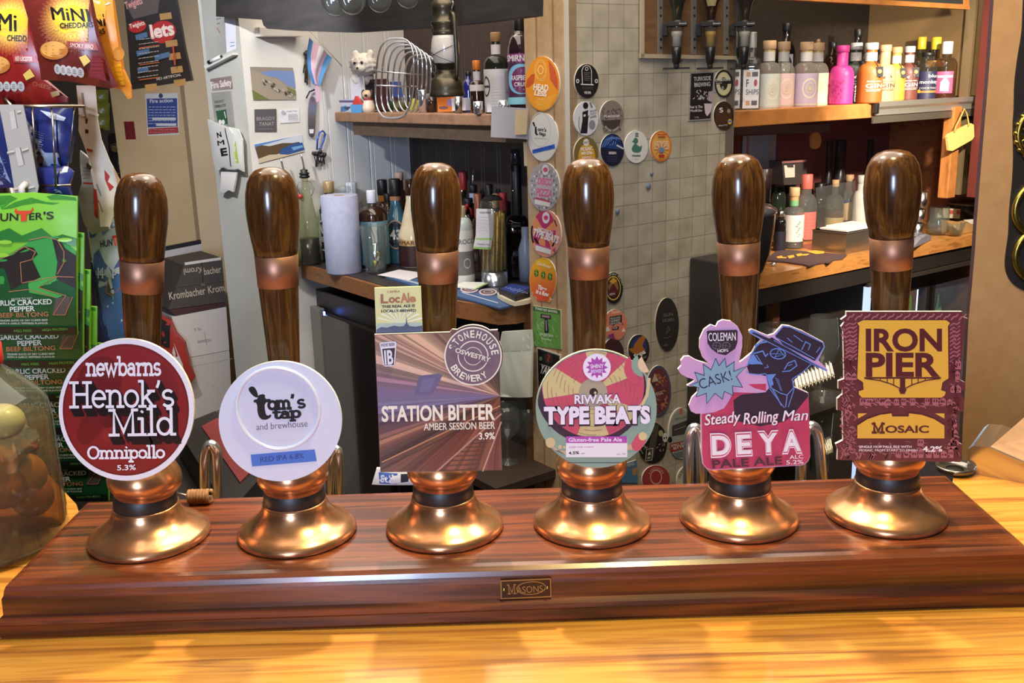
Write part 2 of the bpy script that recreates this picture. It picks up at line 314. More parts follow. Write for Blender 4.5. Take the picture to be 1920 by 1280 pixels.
class Print:
    """flat artwork on a plane, laid down layer on layer; points are given where the photograph shows them or in plane metres"""
    def __init__(s, fr, mb=None, z0=.0, step=.00003, gloss=.35, local=None, warp=None, maxe=0):
        s.fr = fr; s.mb = mb or MB(); s.z = z0; s.step = step; s.g = gloss; s.local = local; s.warp = warp; s.maxe = maxe
    def P(s, p):
        if s.local: return s.local(p[0], p[1])
        q = s.fr.loc(p[0], p[1]); return (q.x, q.y)
    def mat(s, c): return c if isinstance(c, bpy.types.Material) else paint(c, s.g)
    def _put(s, pts, faces, c):
        s.z += s.step; vs = [(p[0], p[1], s.z) for p in pts]
        if s.warp:
            if s.maxe: vs, faces = finer(vs, faces, s.maxe)
            vs = [s.warp(v) for v in vs]
        s.mb.add(vs, faces, s.mat(c), bool(s.warp))
    def poly(s, pts, c):
        q = [s.P(p) for p in pts]
        a = sum(q[i][0] * q[(i + 1) % len(q)][1] - q[(i + 1) % len(q)][0] * q[i][1] for i in range(len(q)))
        if a < 0: q = q[::-1]
        s._put(q, tess(q), c); return s
    def rect(s, x0, y0, x1, y1, c, n=1):
        if n == 1: return s.poly([(x0, y0), (x1, y0), (x1, y1), (x0, y1)], c)
        for_pts = [s.P((x0 + (x1 - x0) * i / n, y)) for y in (y0, y1) for i in range(n + 1)]
        s._put(for_pts, [[i, i + 1, n + 2 + i, n + 1 + i] for i in range(n)], c); return s
    def ring(s, outer, inner, c):
        a = [s.P(p) for p in outer]; b = [s.P(p) for p in inner]; n = len(a)
        s._put(a + b, [[i, (i + 1) % n, n + (i + 1) % n, n + i] for i in range(n)], c); return s
    def line(s, pts, wd, c, closed=False):
        """ribbon of pixel width wd through the points"""
        v, f = ribbon(pts, wd, closed); s._put([s.P(p) for p in v], f, c); return s
    def text(s, t, a, b, h, c, bold=.02, slant=0, fit=True):
        """one line of capitals' height h whose baseline runs from point a to point b"""
        if 'M' in t:                       # a heavy M is light ones side by side
            d = (Vector(b) - Vector(a)) * (max(0, bold) * .8 / max(1, len(t)) / .6); B_ = bold; bold = 0
            if B_ > .004:
                for k in (-1, 1): s.text(t, Vector(a) + d * k, Vector(b) + d * k, h, c, 0, slant)
        v, f, wd = glyphs(t, bold); a = Vector(a); b = Vector(b); ex = (b - a); L = ex.length; ex.normalize(); ey = Vector((ex.y, -ex.x)) * (s.up if hasattr(s, 'up') else 1)
        kx = L / wd; ky = h / CAPH
        s._put([s.P(a + ex * ((x + slant * y) * kx) + ey * (y * ky)) for x, y in v], f, c); return s
    def slab(s, t, a, b, h, c, wt=.17):
        """a line in the slab face, ascender height h"""
        W = sum(SL[k][0] for k in t if k in SL) + .5 * t.count(' '); a = Vector(a); b = Vector(b); ex = b - a; kx = ex.length / W; ex.normalize(); ey = Vector((ex.y, -ex.x)) * (s.up if hasattr(s, 'up') else 1); ky = h / 1.6; x = 0
        k = 0; dz = .000008; s.z += s.step; M_ = s.mat(c)
        for ch in t:
            if ch == ' ': x += .5; continue
            wdt, sts = SL[ch]
            for k, st in enumerate(sts):
                v, f = ribbon(st, wt, len(st) > 9 and (Vector(st[0]) - Vector(st[-1])).length < .001, .3)
                q = [s.P(a + ex * ((x + u) * kx) + ey * (w_ * ky)) for u, w_ in v]; q = [(z[0], z[1], s.z + dz * k) for z in q]
                if s.warp: q = [s.warp(z) for z in q]
                s.mb.add(q, f, M_, bool(s.warp))
            x += wdt
        s.z += dz * 9; return s
    def arctext(s, t, c0, rx, ry, a0, a1, h, c, bold=.02, inward=False):
        """letters set one by one along an ellipse (pixel space, angles clockwise from the right)"""
        n = len(t)
        for i, ch in enumerate(t):
            if ch == ' ': continue
            a = R_(a0 + (a1 - a0) * (i + .5) / n); p = Vector((c0[0] + rx * math.cos(a), c0[1] + ry * math.sin(a)))
            tg = Vector((-rx * math.sin(a), ry * math.cos(a))).normalized() * (1 if a1 > a0 else -1)
            wd = abs(R_(a1 - a0)) / n * (rx + ry) / 2 * .8
            if ch in "I1'.": wd *= .45
            s.text(ch, p - tg * wd / 2, p + tg * wd / 2, h, c, bold)
        return s
    def scribble(s, x0, y0, x1, y1, rows, c, wd=1.2, dens=.75, slope=0):
        """rows of word-like dashes where the photograph's print is too small to read"""
        for r in range(rows):
            y = y0 + (y1 - y0) * (r + .5) / rows; x = x0
            while x < x1 - 2:
                L = min(x1 - x, rnd.uniform(.05, .2) * (x1 - x0)); s.line([(x, y + slope * (x - x0)), (x + L, y + slope * (x + L - x0))], wd, c); x += L + (x1 - x0) * .035
        return s
def plate(fr, outline, th, mat, side=None, local=None):
    """a flat board: outline in pixels on frame fr, thickness th behind the face"""
    mb = MB(); q = [(fr.loc(*p).x, fr.loc(*p).y) for p in outline] if not local else [local(*p) for p in outline]
    mb.prism(q, -th, 0, mat, side=side); return mb
# ================================================================ the setting
PL, CT, BC = 1.10, 1.05, .99                    # plinth top, bar top, back counter top
def slab_uv(pts, z0, z1, mat, side=None, mb=None):
    """outline in the turned (u, v) frame, extruded between two heights"""
    mb = mb or MB(); q = [(P0 + UU * u + VV * v) for u, v in pts]; mb.prism([(p.x, p.y) for p in q], z0, z1, mat, side=side); return mb
def wall_uv(name, a, b, z0, z1, th, mat):
    """a wall from (u, v) a to b, thickness th behind it, its own frame so textures lie flat on it"""
    A, Bp = B(*a, 0), B(*b, 0); d = (Bp - A); L = d.length; d.normalize(); fr = Frame(A, d, ZZ)
    mb = MB(); mb.box((L / 2, (z0 + z1) / 2, -th / 2), (L, z1 - z0, th), mat); o = mb.build(name, mw=fr.mat()); return struct(o)
struct(MB().box((0, 1.2, -.05), (9, 9, .1), mottled('dark_lino', [(58, 50, 46), (78, 68, 62)], noise=9, rough=.5)).build('floor'))
struct(MB().box((0, 1.2, 2.5), (9, 9, .1), paint((196, 184, 164), .7)).build('ceiling'))
struct(MB().box((0, -3.25, 1.25), (9, .1, 2.4), paint((150, 110, 70), .7)).build('wall_front'))
struct(MB().box((-4.45, 1.2, 1.25), (.1, 8.8, 2.4), paint((150, 116, 80), .7)).build('wall_left'))
struct(MB().box((4.45, 1.2, 1.25), (.1, 8.8, 2.4), paint((140, 100, 66), .7)).build('wall_right'))
struct(MB().box((0, 5.65, 1.25), (9, .1, 2.4), paint((96, 74, 56), .7)).build('wall_back'))

# tiled side of the pillar
def tile_mat():
    m, nt, b = newmat('painted_square_tiles'); N = nt.nodes; L = nt.links
    tc = N.new('ShaderNodeTexCoord'); br = N.new('ShaderNodeTexBrick'); br.offset = 0; br.squash = 1
    br.inputs['Scale'].default_value = 1; br.inputs['Brick Width'].default_value = .0465; br.inputs['Row Height'].default_value = .0495; br.inputs['Mortar Size'].default_value = .0009; br.inputs['Mortar Smooth'].default_value = .3
    br.inputs['Color1'].default_value = lin((178, 168, 146)); br.inputs['Color2'].default_value = lin((188, 178, 156)); br.inputs['Mortar'].default_value = lin((138, 132, 116)); br.inputs['Bias'].default_value = -.2
    mp = N.new('ShaderNodeMapping'); mp.inputs['Location'].default_value = (.021, .014, 0); L.new(tc.outputs['Object'], mp.inputs[0]); L.new(mp.outputs[0], br.inputs['Vector'])
    n = N.new('ShaderNodeTexNoise'); n.inputs['Scale'].default_value = 18; n.inputs['Detail'].default_value = 6; L.new(tc.outputs['Object'], n.inputs['Vector'])
    mx = N.new('ShaderNodeMix'); mx.data_type = 'RGBA'; mx.blend_type = 'MULTIPLY'; r = N.new('ShaderNodeValToRGB')
    r.color_ramp.elements[0].position = .3; r.color_ramp.elements[0].color = (.72, .72, .68, 1); r.color_ramp.elements[1].position = .62; r.color_ramp.elements[1].color = (1, 1, 1, 1)
    L.new(n.outputs[0], r.inputs[0]); mx.inputs[0].default_value = 1; L.new(br.outputs['Color'], mx.inputs[6]); L.new(r.outputs[0], mx.inputs[7]); L.new(mx.outputs[2], b.inputs['Base Color'])
    bp = N.new('ShaderNodeBump'); bp.inputs['Strength'].default_value = .5; bp.inputs['Distance'].default_value = .002; bp.invert = True; L.new(br.outputs['Fac'], bp.inputs['Height']); L.new(bp.outputs[0], b.inputs['Normal'])
    b.inputs['Roughness'].default_value = .38; return m
M_TILE = tile_mat()
wall_uv('wall_tiled', (.012, 0), (.553, 0), 0, 2.44, .10, M_TILE)
struct(MB().box((.0035, 1.2, -.006), (.013, 2.4, .014), paint((206, 202, 186), .4)).build('trim_1', mw=Frame(B(.006, 0, 0), UU, ZZ).mat()))
# buff timber end of the pillar, with its grooves
mb = MB(); mb.box((.0685, 1.2, -.02), (.137, 2.4, .04), M_POST, bev=.002)
for gx in (.046, .104): mb.box((gx, 1.2, .0006), (.004, 2.4, .002), paint((150, 120, 88), .6))
struct(mb.build('wall_pillar', mw=Frame(B(0, .137, 0), -VV, ZZ).mat()))
struct(MB().box((0, .5, 0), (.02, 1.0, .03), mottled('post_brown_side', [(92, 60, 36), (120, 80, 50)], (8, 8, 1), rough=.5)).build('trim_2', mw=Frame(B(.012, .150, 0), -VV, ZZ).mat()))

# alcove on the left: side wall, v-jointed boards, dark boards
SV = 1.089
wall_uv('wall_side', (-.276, SV), (-.035, SV), 0, 2.44, .05, M_WHITEWALL)
def boards(name, a, b, z1, pitch, mat, groove):
    A, Bp = B(*a, 0), B(*b, 0); d = Bp - A; L = d.length; d.normalize(); mb = MB(); n = max(1, round(L / pitch)); w = L / n
    for i in range(n):
        x = i * w; g = groove
        prof = [(x, -g), (x + g, 0), (x + .012, 0), (x + .012 + g * .6, -g * .6), (x + .012 + g * 1.2, 0), (x + w - g, 0), (x + w, -g), (x + w, -.02), (x, -.02)]
        mb.prism(prof, 0, z1, mat)
    # outline (x, depth) is extruded upwards: local x along wall, local z up, face towards the room
    fr = Matrix.Translation(A) @ Matrix((d, Vector((d.y, -d.x, 0)), ZZ)).transposed().to_4x4()
    return struct(mb.build(name, mw=fr))
boards('wall_boarded', (-.035, SV), (.262, SV), 2.44, .074, mottled('pale_grey_boards', [(196, 196, 194), (208, 208, 206)], noise=4, rough=.5), .0035)
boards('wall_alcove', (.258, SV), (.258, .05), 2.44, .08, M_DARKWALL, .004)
# left-facing side of the white column
C1 = B(-.276, SV, 0); aw = R_(-52); CW = Vector((math.sin(aw), math.cos(aw), 0))
FRW = Frame(C1 + CW * .62, -CW, ZZ)
cx0 = FRW.loc(386, 150).x
mb = MB(); mb.box(((cx0 + .62) / 2, 1.22, -.02), (.62 - cx0, 2.44, .04), M_GREYWHITE); struct(mb.build('wall_column', mw=FRW.mat()))

# far left: cream partition, its edge board, passage behind
YF = 2.9
pa = at_y(262, 300, YF); pb = at_y(358, 300, YF)
struct(MB().box(((pa.x + pb.x) / 2 - .02, YF + .03, 1.22), (pb.x - pa.x + .12, .05, 2.44), M_WCREAM).build('wall_cream'))
q0 = at_y(378, 250, YF - .06)
struct(MB().box((q0.x + .005, YF - .05, 1.22), (.085, .09, 2.44), mottled('door_frame_cream', [(214, 184, 142), (226, 198, 156)], noise=6, rough=.5), bev=.004).build('trim_3'))
q1 = at_y(352, 250, YF - .02)
struct(MB().box((q1.x, YF - .01, 1.22), (.018, .03, 2.44), paint((160, 132, 96), .6)).build('trim_4'))
q2 = at_y(205, 250, 3.3)
struct(MB().box((q2.x - .35, 3.36, 1.22), (1.3, .05, 2.44), paint((88, 74, 54), .7)).build('wall_passage'))
q3 = at_y(250, 300, 2.98)
struct(MB().box((q3.x - .01, 3.02, 1.22), (.05, .06, 2.44), paint((150, 128, 92), .6)).build('trim_5'))

# right: alcove behind the shelf
RV = .40
wall_uv('wall_bottles', (.50, RV), (2.05, RV), BC + .55, 2.44, .04, mottled('dark_umber_boards', [(40, 34, 29), (52, 44, 38)], (10, 10, 1), rough=.5))
wall_uv('wall_maroon', (.50, RV), (2.05, RV), 0, BC + .55, .04, mottled('maroon_paint', [(88, 48, 44), (104, 58, 52)], noise=8, rough=.5))
wall_uv('wall_jamb', (.552, 0), (.552, RV), 0, 2.44, .03, paint((120, 110, 96), .6))
UE = 1.69                                        # end panel of the alcove
wall_uv('wall_end', (1.86, RV), (1.86, -.01), 0, 1.42, .03, M_BROWNWOOD)
wall_uv('wall_end.001', (UE, RV), (UE, -.02), 1.43, 2.44, .03, mottled('olive_brown_paint', [(112, 88, 54), (126, 100, 64)], noise=6, rough=.6))
pe = on_v(1795, 240, -.012)
ue = uv_of(pe)[0]
zq = on_v(1775, 371, 0).z
struct(MB().box((0, (1.40 + zq) / 2, 0), (.045, 1.40 - zq, .035), M_BEECH, bev=.003).build('trim_6', mw=Frame(B(ue, .006, 0), UU, ZZ).mat()))
pm = on_v(1822, 240, .02); um = uv_of(pm)[0]
struct(MB().box((0, (2.41 + zq) / 2, 0), (.10, 2.41 - zq, .03), paint((112, 94, 66), .6)).build('trim_7', mw=Frame(B(um, .03, 0), UU, ZZ).mat()))
pm = on_v(1851, 240, -.05); um = uv_of(pm)[0]
struct(MB().box((0, (2.41 + zq) / 2, 0), (.10, 2.41 - zq, .04), paint((96, 40, 34), .5)).build('trim_8', mw=Frame(B(um, -.05, 0), UU, ZZ).mat()))

# tan wall nearest on the right, with its chipped leaning edge
YR = 1.1
FR = fr_y(1900, 600, YR)
out = [(1866, -40), (1853, 150), (1838, 330), (1831, 420), (1828, 470), (1822, 540), (1816, 600), (1811, 700), (1805, 800), (1800, 960), (1797, 1100), (2500, 1100), (2500, -200)]
mb = MB(); mb.prism([(FR.loc(*p).x, FR.loc(*p).y) for p in out], -.015, 0, M_TAN, side=paint((92, 70, 74), .5))
struct(mb.build('wall_tan', mw=FR.mat()))

# ================================================================ back counters and shelves
def px_poly_z(pts, z): return [tuple(at_z(x, y, z)[:2]) for x, y in pts]
# left back counter: honey edge, dark top
lc = thing('back_counter', 'dark-topped wooden back counter with a brown edge, under the white boarded alcove', 'counter', at_z(700, 560, 0) * 0 + Vector((-.2, 1.8, 0)))
ctr = [(-.150, SV - .002), (-.150, .52), (-.07, .172), (-.03, .152), (.25, .152), (.25, SV - .002)]
Lc = Matrix.Translation((.2, -1.8, 0))
slab_uv(ctr, BC - .042, BC, mottled('brown_counter_edge', [(104, 66, 38), (140, 92, 54), (122, 80, 48)], (4, 4, 14), rough=.4), mb=MB()).build('worktop', lc, Lc)
slab_uv([(-.138, SV - .004), (-.138, .52), (-.075, .25), (.24, .25), (.24, SV - .004)], BC, BC + .002, paint((48, 42, 42), .45)).build('top_covering', lc, Lc)
slab_uv([(.09, .60), (.09, .19), (.24, .19), (.24, .60)], .0, BC - .042, paint((40, 34, 30), .6)).build('cupboard', lc, Lc)
# black fridge under it
fgc = B(-.115, .82, 0)
fg = thing('fridge', 'black glass-door fridge under the left back counter with a blue indicator light', 'fridge', Frame(B(-.125, SV - .005, 0), -VV, ZZ).mat())
MB().box((.235, .46, -.09), (.45, .90, .16), paint((30, 27, 27), .35), bev=.004).build('body', fg)
MB().box((.27, .45, .004), (.36, .80, .02), paint((36, 31, 30), .12, coat=.6), bev=.003).build('door', fg)
MB().box((.047, .43, .006), (.066, .86, .018), paint((122, 118, 110), .4), bev=.002).build('side_strip', fg)
MB().box((.115, .853, .016), (.006, .011, .004), paint((80, 120, 255), .3, emit=14)).build('indicator_light', fg)

# left shelf
ls = thing('wall_shelf', 'thick brown timber shelf across the alcove carrying the chrome rack and spirit bottles', 'shelf', Frame(B(0, SV - .002, 1.409), -VV, ZZ).mat())
LSL = SV - .14
MB().box((LSL / 2, .014, -.124), (LSL, .028, .248), M_SHELFWOOD, bev=.003).build('board', ls)
MB().box((LSL / 2 + .03, -.02, -.03), (LSL - .08, .038, .012), mottled('shelf_batten', [(84, 66, 50), (104, 82, 62)], (8, 8, 8), rough=.6)).build('batten', ls)
LZ = 1.437
# black beam shelf along the top of the alcove
bs = thing('overhead_shelf', 'black-stained rough timber beam shelf across the top of the alcove, with glass jars', 'shelf', Matrix.Identity(4))
def on_zp(px, py, z): return at_z(px, py, z)
ZB = 1.645
prof = [(405, 31), (491, 37), (494, 50), (500, 54), (560, 59), (650, 61), (720, 52), (860, 42), (985, 12), (985, 2), (640, 0), (470, 0)]
bl = [on_v(405, 30, SV + .14), ]
mb = MB()
fo = Frame(on_u(700, 40, -.33), -VV, ZZ)
olp = [(405, 14), (405, 31), (491, 37), (494, 48), (501, 54), (560, 58), (650, 61), (760, 54), (880, 44), (988, 30), (990, -70), (405, -70)]
mb.prism([(fo.loc(*p).x, fo.loc(*p).y) for p in olp], -.035, 0, M_BLACKWOOD); mb.build('fascia_board', bs, fo.mat())

FC = Frame(on_v(1700, 5, -.02), UU, ZZ); t = thing('chalkboard', 'wood-framed chalkboard whose lower corner shows at the top right', 'board', FC.mat())
plate(FC, [(1450, -90), (1812, -90), (1808, 10), (1440, -12)], .01, paint((46, 50, 46), .7)).build('slate', t)
plate(FC, [(1440, -12), (1814, 9), (1815, 18), (1440, -2)], .02, M_BEECH).build('frame_rail', t, Matrix.Translation((0, 0, .006))); plate(FC, [(1804, -90), (1813, -90), (1815, 17), (1806, 17)], .02, M_BEECH).build('frame_post', t, Matrix.Translation((0, 0, .004)))
# right shelf with its silver lip
RZ = 1.424
rs = thing('wall_shelf', 'honey-coloured wooden shelf of gins on the right, part of its lip in silver', 'shelf', Frame(B(.553, 0, 1.384), UU, ZZ).mat())
LR = UE - .553 - .004
MB().box((LR / 2, .02, -.19), (LR, .04, .37), M_BEECH, bev=.002).build('board', rs)
us = uv_of(on_v(1636, 210, 0))[0] - .553
M_SILV = paint((196, 190, 178), .35, .7)
mb = MB(); mb.prism([(.0, .044), (.014, .044), (.012, .030), (.004, .022), (.004, .006), (0, .006)], us + .012, LR + .01, M_SILV)
mb.build('silver_lip', rs, Matrix((( 0, 0, 1, 0), (0, 1, 0, 0), (1, 0, 0, 0), (0, 0, 0, 1))))
MB().box((us + (LR - us) / 2, -.006, .001), (LR - us, .020, .006), paint((120, 112, 100), .35, .6)).build('grey_strip', rs)
MB().box((us + .004, .026, .007), (.016, .03, .014), M_BLACK, bev=.003).build('end_cap', rs)
# right back counter with dark fridges under it
rc = thing('back_counter', 'honey-edged wooden back counter on the right holding bottles and a steel box', 'counter', B(.5, 0, 0))
Lr = Matrix.Translation(-B(.5, 0, 0))
slab_uv([(.50, .0), (1.855, -.032), (1.855, RV - .002), (.50, RV - .002)], BC - .036, BC, mottled('amber_counter_wood', [(150, 96, 46), (196, 134, 70), (176, 114, 58)], (3, 3, 14), rough=.35, coat=.3)).build('worktop', rc, Lr)
slab_uv([(.56, .075), (.80, .075), (.80, RV - .01), (.56, RV - .01)], 0, BC - .036, paint((44, 36, 30), .6)).build('cupboard', rc, Lr)
slab_uv([(.80, .05), (.83, .05), (.83, RV - .01), (.80, RV - .01)], 0, BC - .036, M_BROWNWOOD).build('divider', rc, Lr)
slab_uv([(.56, -.0), (1.80, -.02), (1.80, .02), (.56, .04)], BC - .085, BC - .036, paint((40, 34, 30), .5)).build('apron', rc, Lr)
slab_uv([(1.16, -.012), (1.80, -.03), (1.80, .0), (1.16, .012)], BC - .10, BC - .088, paint((56, 48, 42), .35)).build('rail', rc, Lr)
# lit fridges
FFR = Frame(B(uv_of(on_v(1636, 700, .03))[0], .03, 0), UU, ZZ)
slab_uv([(.83, .075), (uv_of(FFR.o)[0] - .01, .075), (uv_of(FFR.o)[0] - .01, RV - .01), (.83, RV - .01)], 0, BC - .036, paint((44, 36, 30), .6)).build('cupboard', rc, Lr)
rf = thing('fridge', 'dark-framed glass-door fridge glowing blue-white beside the tan wall', 'fridge', FFR.mat())
M_FR = paint((38, 33, 30), .4)
for z in (.03, .865): MB().box((.42, z, -.01), (.84, .07, .03), M_FR).build('frame_rail', rf)
for x in (.02, .285, .30, .62, .81): MB().box((x, .45, -.01), (.035, .80, .03), M_FR).build('frame_post', rf)
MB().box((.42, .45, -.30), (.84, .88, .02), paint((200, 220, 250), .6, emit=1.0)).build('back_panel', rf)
MB().box((.42, .01, -.16), (.84, .02, .28), M_FR).build('floor_panel', rf)
for z in (.30, .58): MB().box((.42, z, -.17), (.82, .006, .24), paint((230, 236, 240), .3)).build('wire_shelf', rf)
MB().box((.17, .72, -.02), (.02, .30, .012), paint((220, 235, 255), .4, emit=3.5)).build('light_tube', rf)
MB().box((.285, .70, -.03), (.012, .34, .012), paint((200, 226, 255), .4, emit=3)).build('light_tube', rf)
MB().box((.775, .45, -.04), (.03, .8, .012), paint((220, 238, 255), .4, emit=3.5)).build('light_tube', rf)
MB().box((.45, .45, -.012), (.30, .80, .004), glass((225, 240, 255), name='fridge_glass')).build('door_pane', rf)
for i in range(9):
    p = FFR.mat() @ Vector((.34 + .032 * i, .583, -.10 - .05 * (i % 2))); c = [(170, 190, 90), (200, 215, 235), (120, 170, 220)][i % 3]
    b_ = MB(); b_.lathe([(0, 0), (.013, 0), (.013, .10), (.006, .14), (.006, .17), (0, .17)], paint(c, .3), 12)
    tag(b_.build('chilled_bottle', mw=Matrix.Translation(p)), 'small chilled bottle on the fridge shelf behind the lit glass door', 'bottle', 'chilled bottles in the lit fridge')

# ================================================================ bar top and plinth
bt = thing('bar_counter', 'golden oak bar top in front of and around the mahogany pump plinth', 'counter', (0, 0, 0))
mb = MB(); mb.prism([(-1.3, -.42), (1.3, -.42), (1.3, .207), (.522, .207), (.462, .094), (-.443, .094), (-.501, .20), (-.56, .276), (-.60, .33), (-1.3, .33)], CT - .04, CT, M_OAK); mb.build('bar_top', bt)
MB().box((0, -.20, .50), (2.4, .40, 1.0), mottled('bar_front_boards', [(80, 50, 28), (110, 70, 40)], (10, 1, 1))).build('bar_front', bt)

XL, XR, YFR, YB = -.445, .464, -.0871, .0987
pl = thing('pump_plinth', 'polished mahogany plinth along the bar carrying the six hand pumps', 'plinth', ((XL + XR) / 2, 0, CT))
lv = [(.002, .0), (.0035, .003), (.0035, .012), (.0055, .0145), (.003, .0175), (-.001, .021), (-.0015, .036), (-.003, .0385), (-.0035, .042), (-.005, .0462), (-.009, .049), (-.014, .050)]
vs = []; fs = []
for d, z in lv:
    for x, y in ((XL - d, YFR - d), (XR + d, YFR - d), (XR + d, YB + d), (XL - d, YB + d)): vs.append((x - (XL + XR) / 2, y, z))
for j in range(len(lv) - 1):
    for i in range(4): fs.append([j * 4 + i, j * 4 + (i + 1) % 4, (j + 1) * 4 + (i + 1) % 4, (j + 1) * 4 + i])
n = len(lv) * 4; fs.append([n - 4, n - 3, n - 2, n - 1])
mb = MB(); mb.add(vs, fs, M_MAHOG); o = mb.build('plinth_block', pl)
# maker's plate on its front
fp = Frame(at_y(986, 1103, YFR - .0005), (1, 0, 0), (0, -.0, 1))
mb = plate(fp, [(938, 1088), (1033, 1084), (1034, 1119), (939, 1123)], .0015, paint((62, 50, 40), .3, .8))
pr = Print(fp, mb, gloss=.3); Mb = paint((150, 132, 92), .3, 1); pr.ring([(938, 1088), (1033, 1084), (1034, 1119), (939, 1123)], [(940, 1090), (1031, 1086), (1032, 1117), (941, 1121)], Mb)
pr.ring(ell(996, 1102, 28, 12.5, rot=-4), ell(996, 1102, 26, 11, rot=-4), Mb)
pr.slab('M', (952, 1113), (968, 1112), 17, Mb, .2); pr.text('ASONS', (969, 1112), (1018, 1109), 13, Mb, .0)
Lp = Matrix.Translation((-(XL + XR) / 2, 0, -CT)) @ fp.mat(); npl = mb.build('maker_plate', pl, Lp); npl['label'] = 'small brass maker plate with two screws'
for sx, sy in ((945, 1105), (1026, 1101)):
    q = fp.loc(sx, sy); b_ = MB(); b_.lathe([(0, .0016), (.0012, .0014), (.0016, .0004), (.0016, 0)], M_BRASS, 12, c=(q.x, q.y, 0)); b_.build('screw', npl)
# ================================================================ hand pumps
PUMP_LABELS = [
 'hand pump farthest left, with a round dark red clip rimmed in white',
 'hand pump with a plain round white clip and a strip of blue tape',
 'hand pump with a square clip of a blurred railway scene, below a small yellow-green card',
 'hand pump with a round clip showing a pink and cream record',
 'hand pump whose pink cut-out clip shows a man in a hat',
 'hand pump farthest right, with a maroon and yellow rectangular clip of little houses']
LEAN = [.108, .012, .022, -.006, -.036, -.054]
def make_pump(i):
    x = .0081 + (i - 2.5) * .14; root = thing('hand_pump', PUMP_LABELS[i], 'beer pump', (x, 0, PL), 'hand pumps along the bar')
    b = MB(); b.lathe([(0, 0), (.0545, 0), (.0558, .002), (.0552, .0055), (.0525, .0085), (.047, .0115), (.041, .0155), (.0355, .0205), (.0318, .026), (.0300, .0315), (.0298, .034), (.0270, .034)], M_COPPER, 56); b.build('flange', root)
    b = MB(); b.lathe([(.0272, .030), (.0288, .0345), (.0284, .044), (.0262, .048)], M_RUBBER, 40); b.build('rubber_collar', root)
    T = Matrix.Translation((0, 0, .04)) @ Matrix.Rotation(LEAN[i], 4, 'Y') @ Matrix.Translation((0, 0, -.04))
    b = MB(); b.lathe([(.0262, .0435), (.0275, .0462), (.0282, .0495), (.0305, .0515), (.0328, .0555), (.0334, .0605), (.0322, .0665), (.0282, .0735), (.0232, .080), (.0195, .087), (.0175, .095), (.0170, .101), (.012, .103)], M_COPPER, 48); b.build('bell', root, T)
    b = MB(); b.lathe([(.0125, .10), (.0128, .12), (.0140, .17), (.0158, .205), (.0172, .232), (.0176, .239)], M_HANDLE, 32); b.build('shaft', root, T)
    b = MB(); b.lathe([(.0170, .2385), (.0180, .2390), (.0189, .2665), (.0180, .2670)], M_FERRULE, 40); b.build('ferrule', root, T)
    b = MB(); k = 1.05 if i == 5 else .97 if i in (0, 2) else 1.0
    b.lathe([(.0170, .2668), (.0186, .2672), (.0193, .273), (.0206, .281), (.0219, .291), (.0229, .302), (.0231, .311), (.0222, .3215), (.0202, .3300), (.0170, .3365), (.0128, .3405), (.0075, .3425), (.0025, .3430), (0, .3430)] if k == 1 else
            [(r * (k if z > .28 else 1), z) for r, z in [(.0170, .2668), (.0186, .2672), (.0193, .273), (.0206, .281), (.0219, .291), (.0229, .302), (.0231, .311), (.0222, .3215), (.0202, .3300), (.0170, .3365), (.0128, .3405), (.0075, .3425), (.0025, .3430), (0, .3430)]], M_HANDLE, 40); b.build('grip', root, T)
    return root, x
YC = -.0405
def clip(root, x, outline, cx, cy, col, edge=(232, 228, 220), name='pump_clip', y=YC, th=.003):
    fr = Frame(at_y(cx, cy, y), (1, 0, 0), ZZ); mb = plate(fr, outline, th, paint(col, .3), side=paint(edge, .4)); return fr, mb, Print(fr, mb, gloss=.28)
def finish(mb, fr, root, x, label, name='pump_clip'):
    o = mb.build(name, root, Matrix.Translation((-x, 0, -PL)) @ fr.mat()); o['label'] = label; return o
def bracket(root, z):
    b = MB(); b.box((0, -.026, z), (.014, .024, .008), M_CHROME, bev=.001); b.build('clip_bracket', root)
def pts(s, k=4, ox=0, oy=0):
    v = [float(t) for t in s.replace(',', ' ').split()]; return [(ox + v[i] / k, oy + v[i + 1] / k) for i in range(0, len(v), 2)]
def star(cx, cy, r1, r2, n, rot=0): return [(cx + (r1 if k % 2 == 0 else r2) * math.cos(R_(rot + 180 * k / n)), cy + (r1 if k % 2 == 0 else r2) * math.sin(R_(rot + 180 * k / n))) for k in range(2 * n)]

# --- 1: dark red round clip
rt, x = make_pump(0); bracket(rt, .14)
fr, mb, p = clip(rt, x, ell(237, 768, 127, 133, 64), 237, 768, (232, 230, 236))
RED = (132, 32, 32); WH = (236, 234, 240)
p.poly(ell(236, 768, 118.5, 123.5, 64), (112, 26, 26)); p.poly(ell(236, 768, 115, 120, 64), RED)
for c_, a in (((108, 24, 26), (185, 720, 70, 90, 20)), ((118, 28, 30), (300, 720, 50, 80, -30)), ((98, 22, 24), (240, 790, 95, 40, 8)), ((140, 40, 36), (215, 815, 40, 26, 0)), ((110, 26, 26), (170, 800, 35, 60, 30))):
    p.poly(ell(a[0], a[1], a[2] * .6, a[3] * .6, 30, rot=a[4]), c_)
BK = (24, 14, 16)
p.slab('newbarns', (162, 703), (302, 702), 33, WH, .26)
for k in (3, 6, 9, 12, 15): p.slab("Henok\u2019s", (132 + k * .55, 762 + k), (328 + k * .55, 760 + k), 47, BK, .24)
for k in (3, 6, 9, 12, 15): p.slab('Mild', (206 + k * .55, 814.5 + k), (331 + k * .55, 812.5 + k), 48, BK, .24)
p.slab("Henok\u2019s", (132, 762), (328, 760), 47, WH, .18); p.slab('Mild', (206, 814.5), (331, 812.5), 48, WH, .18)
p.slab('Omnipollo', (165, 858), (310, 856), 22, WH, .28); p.text('5.3%', (221, 880), (256, 879), 10, WH, .02)
finish(mb, fr, rt, x, 'round dark red pump clip with white slab lettering')

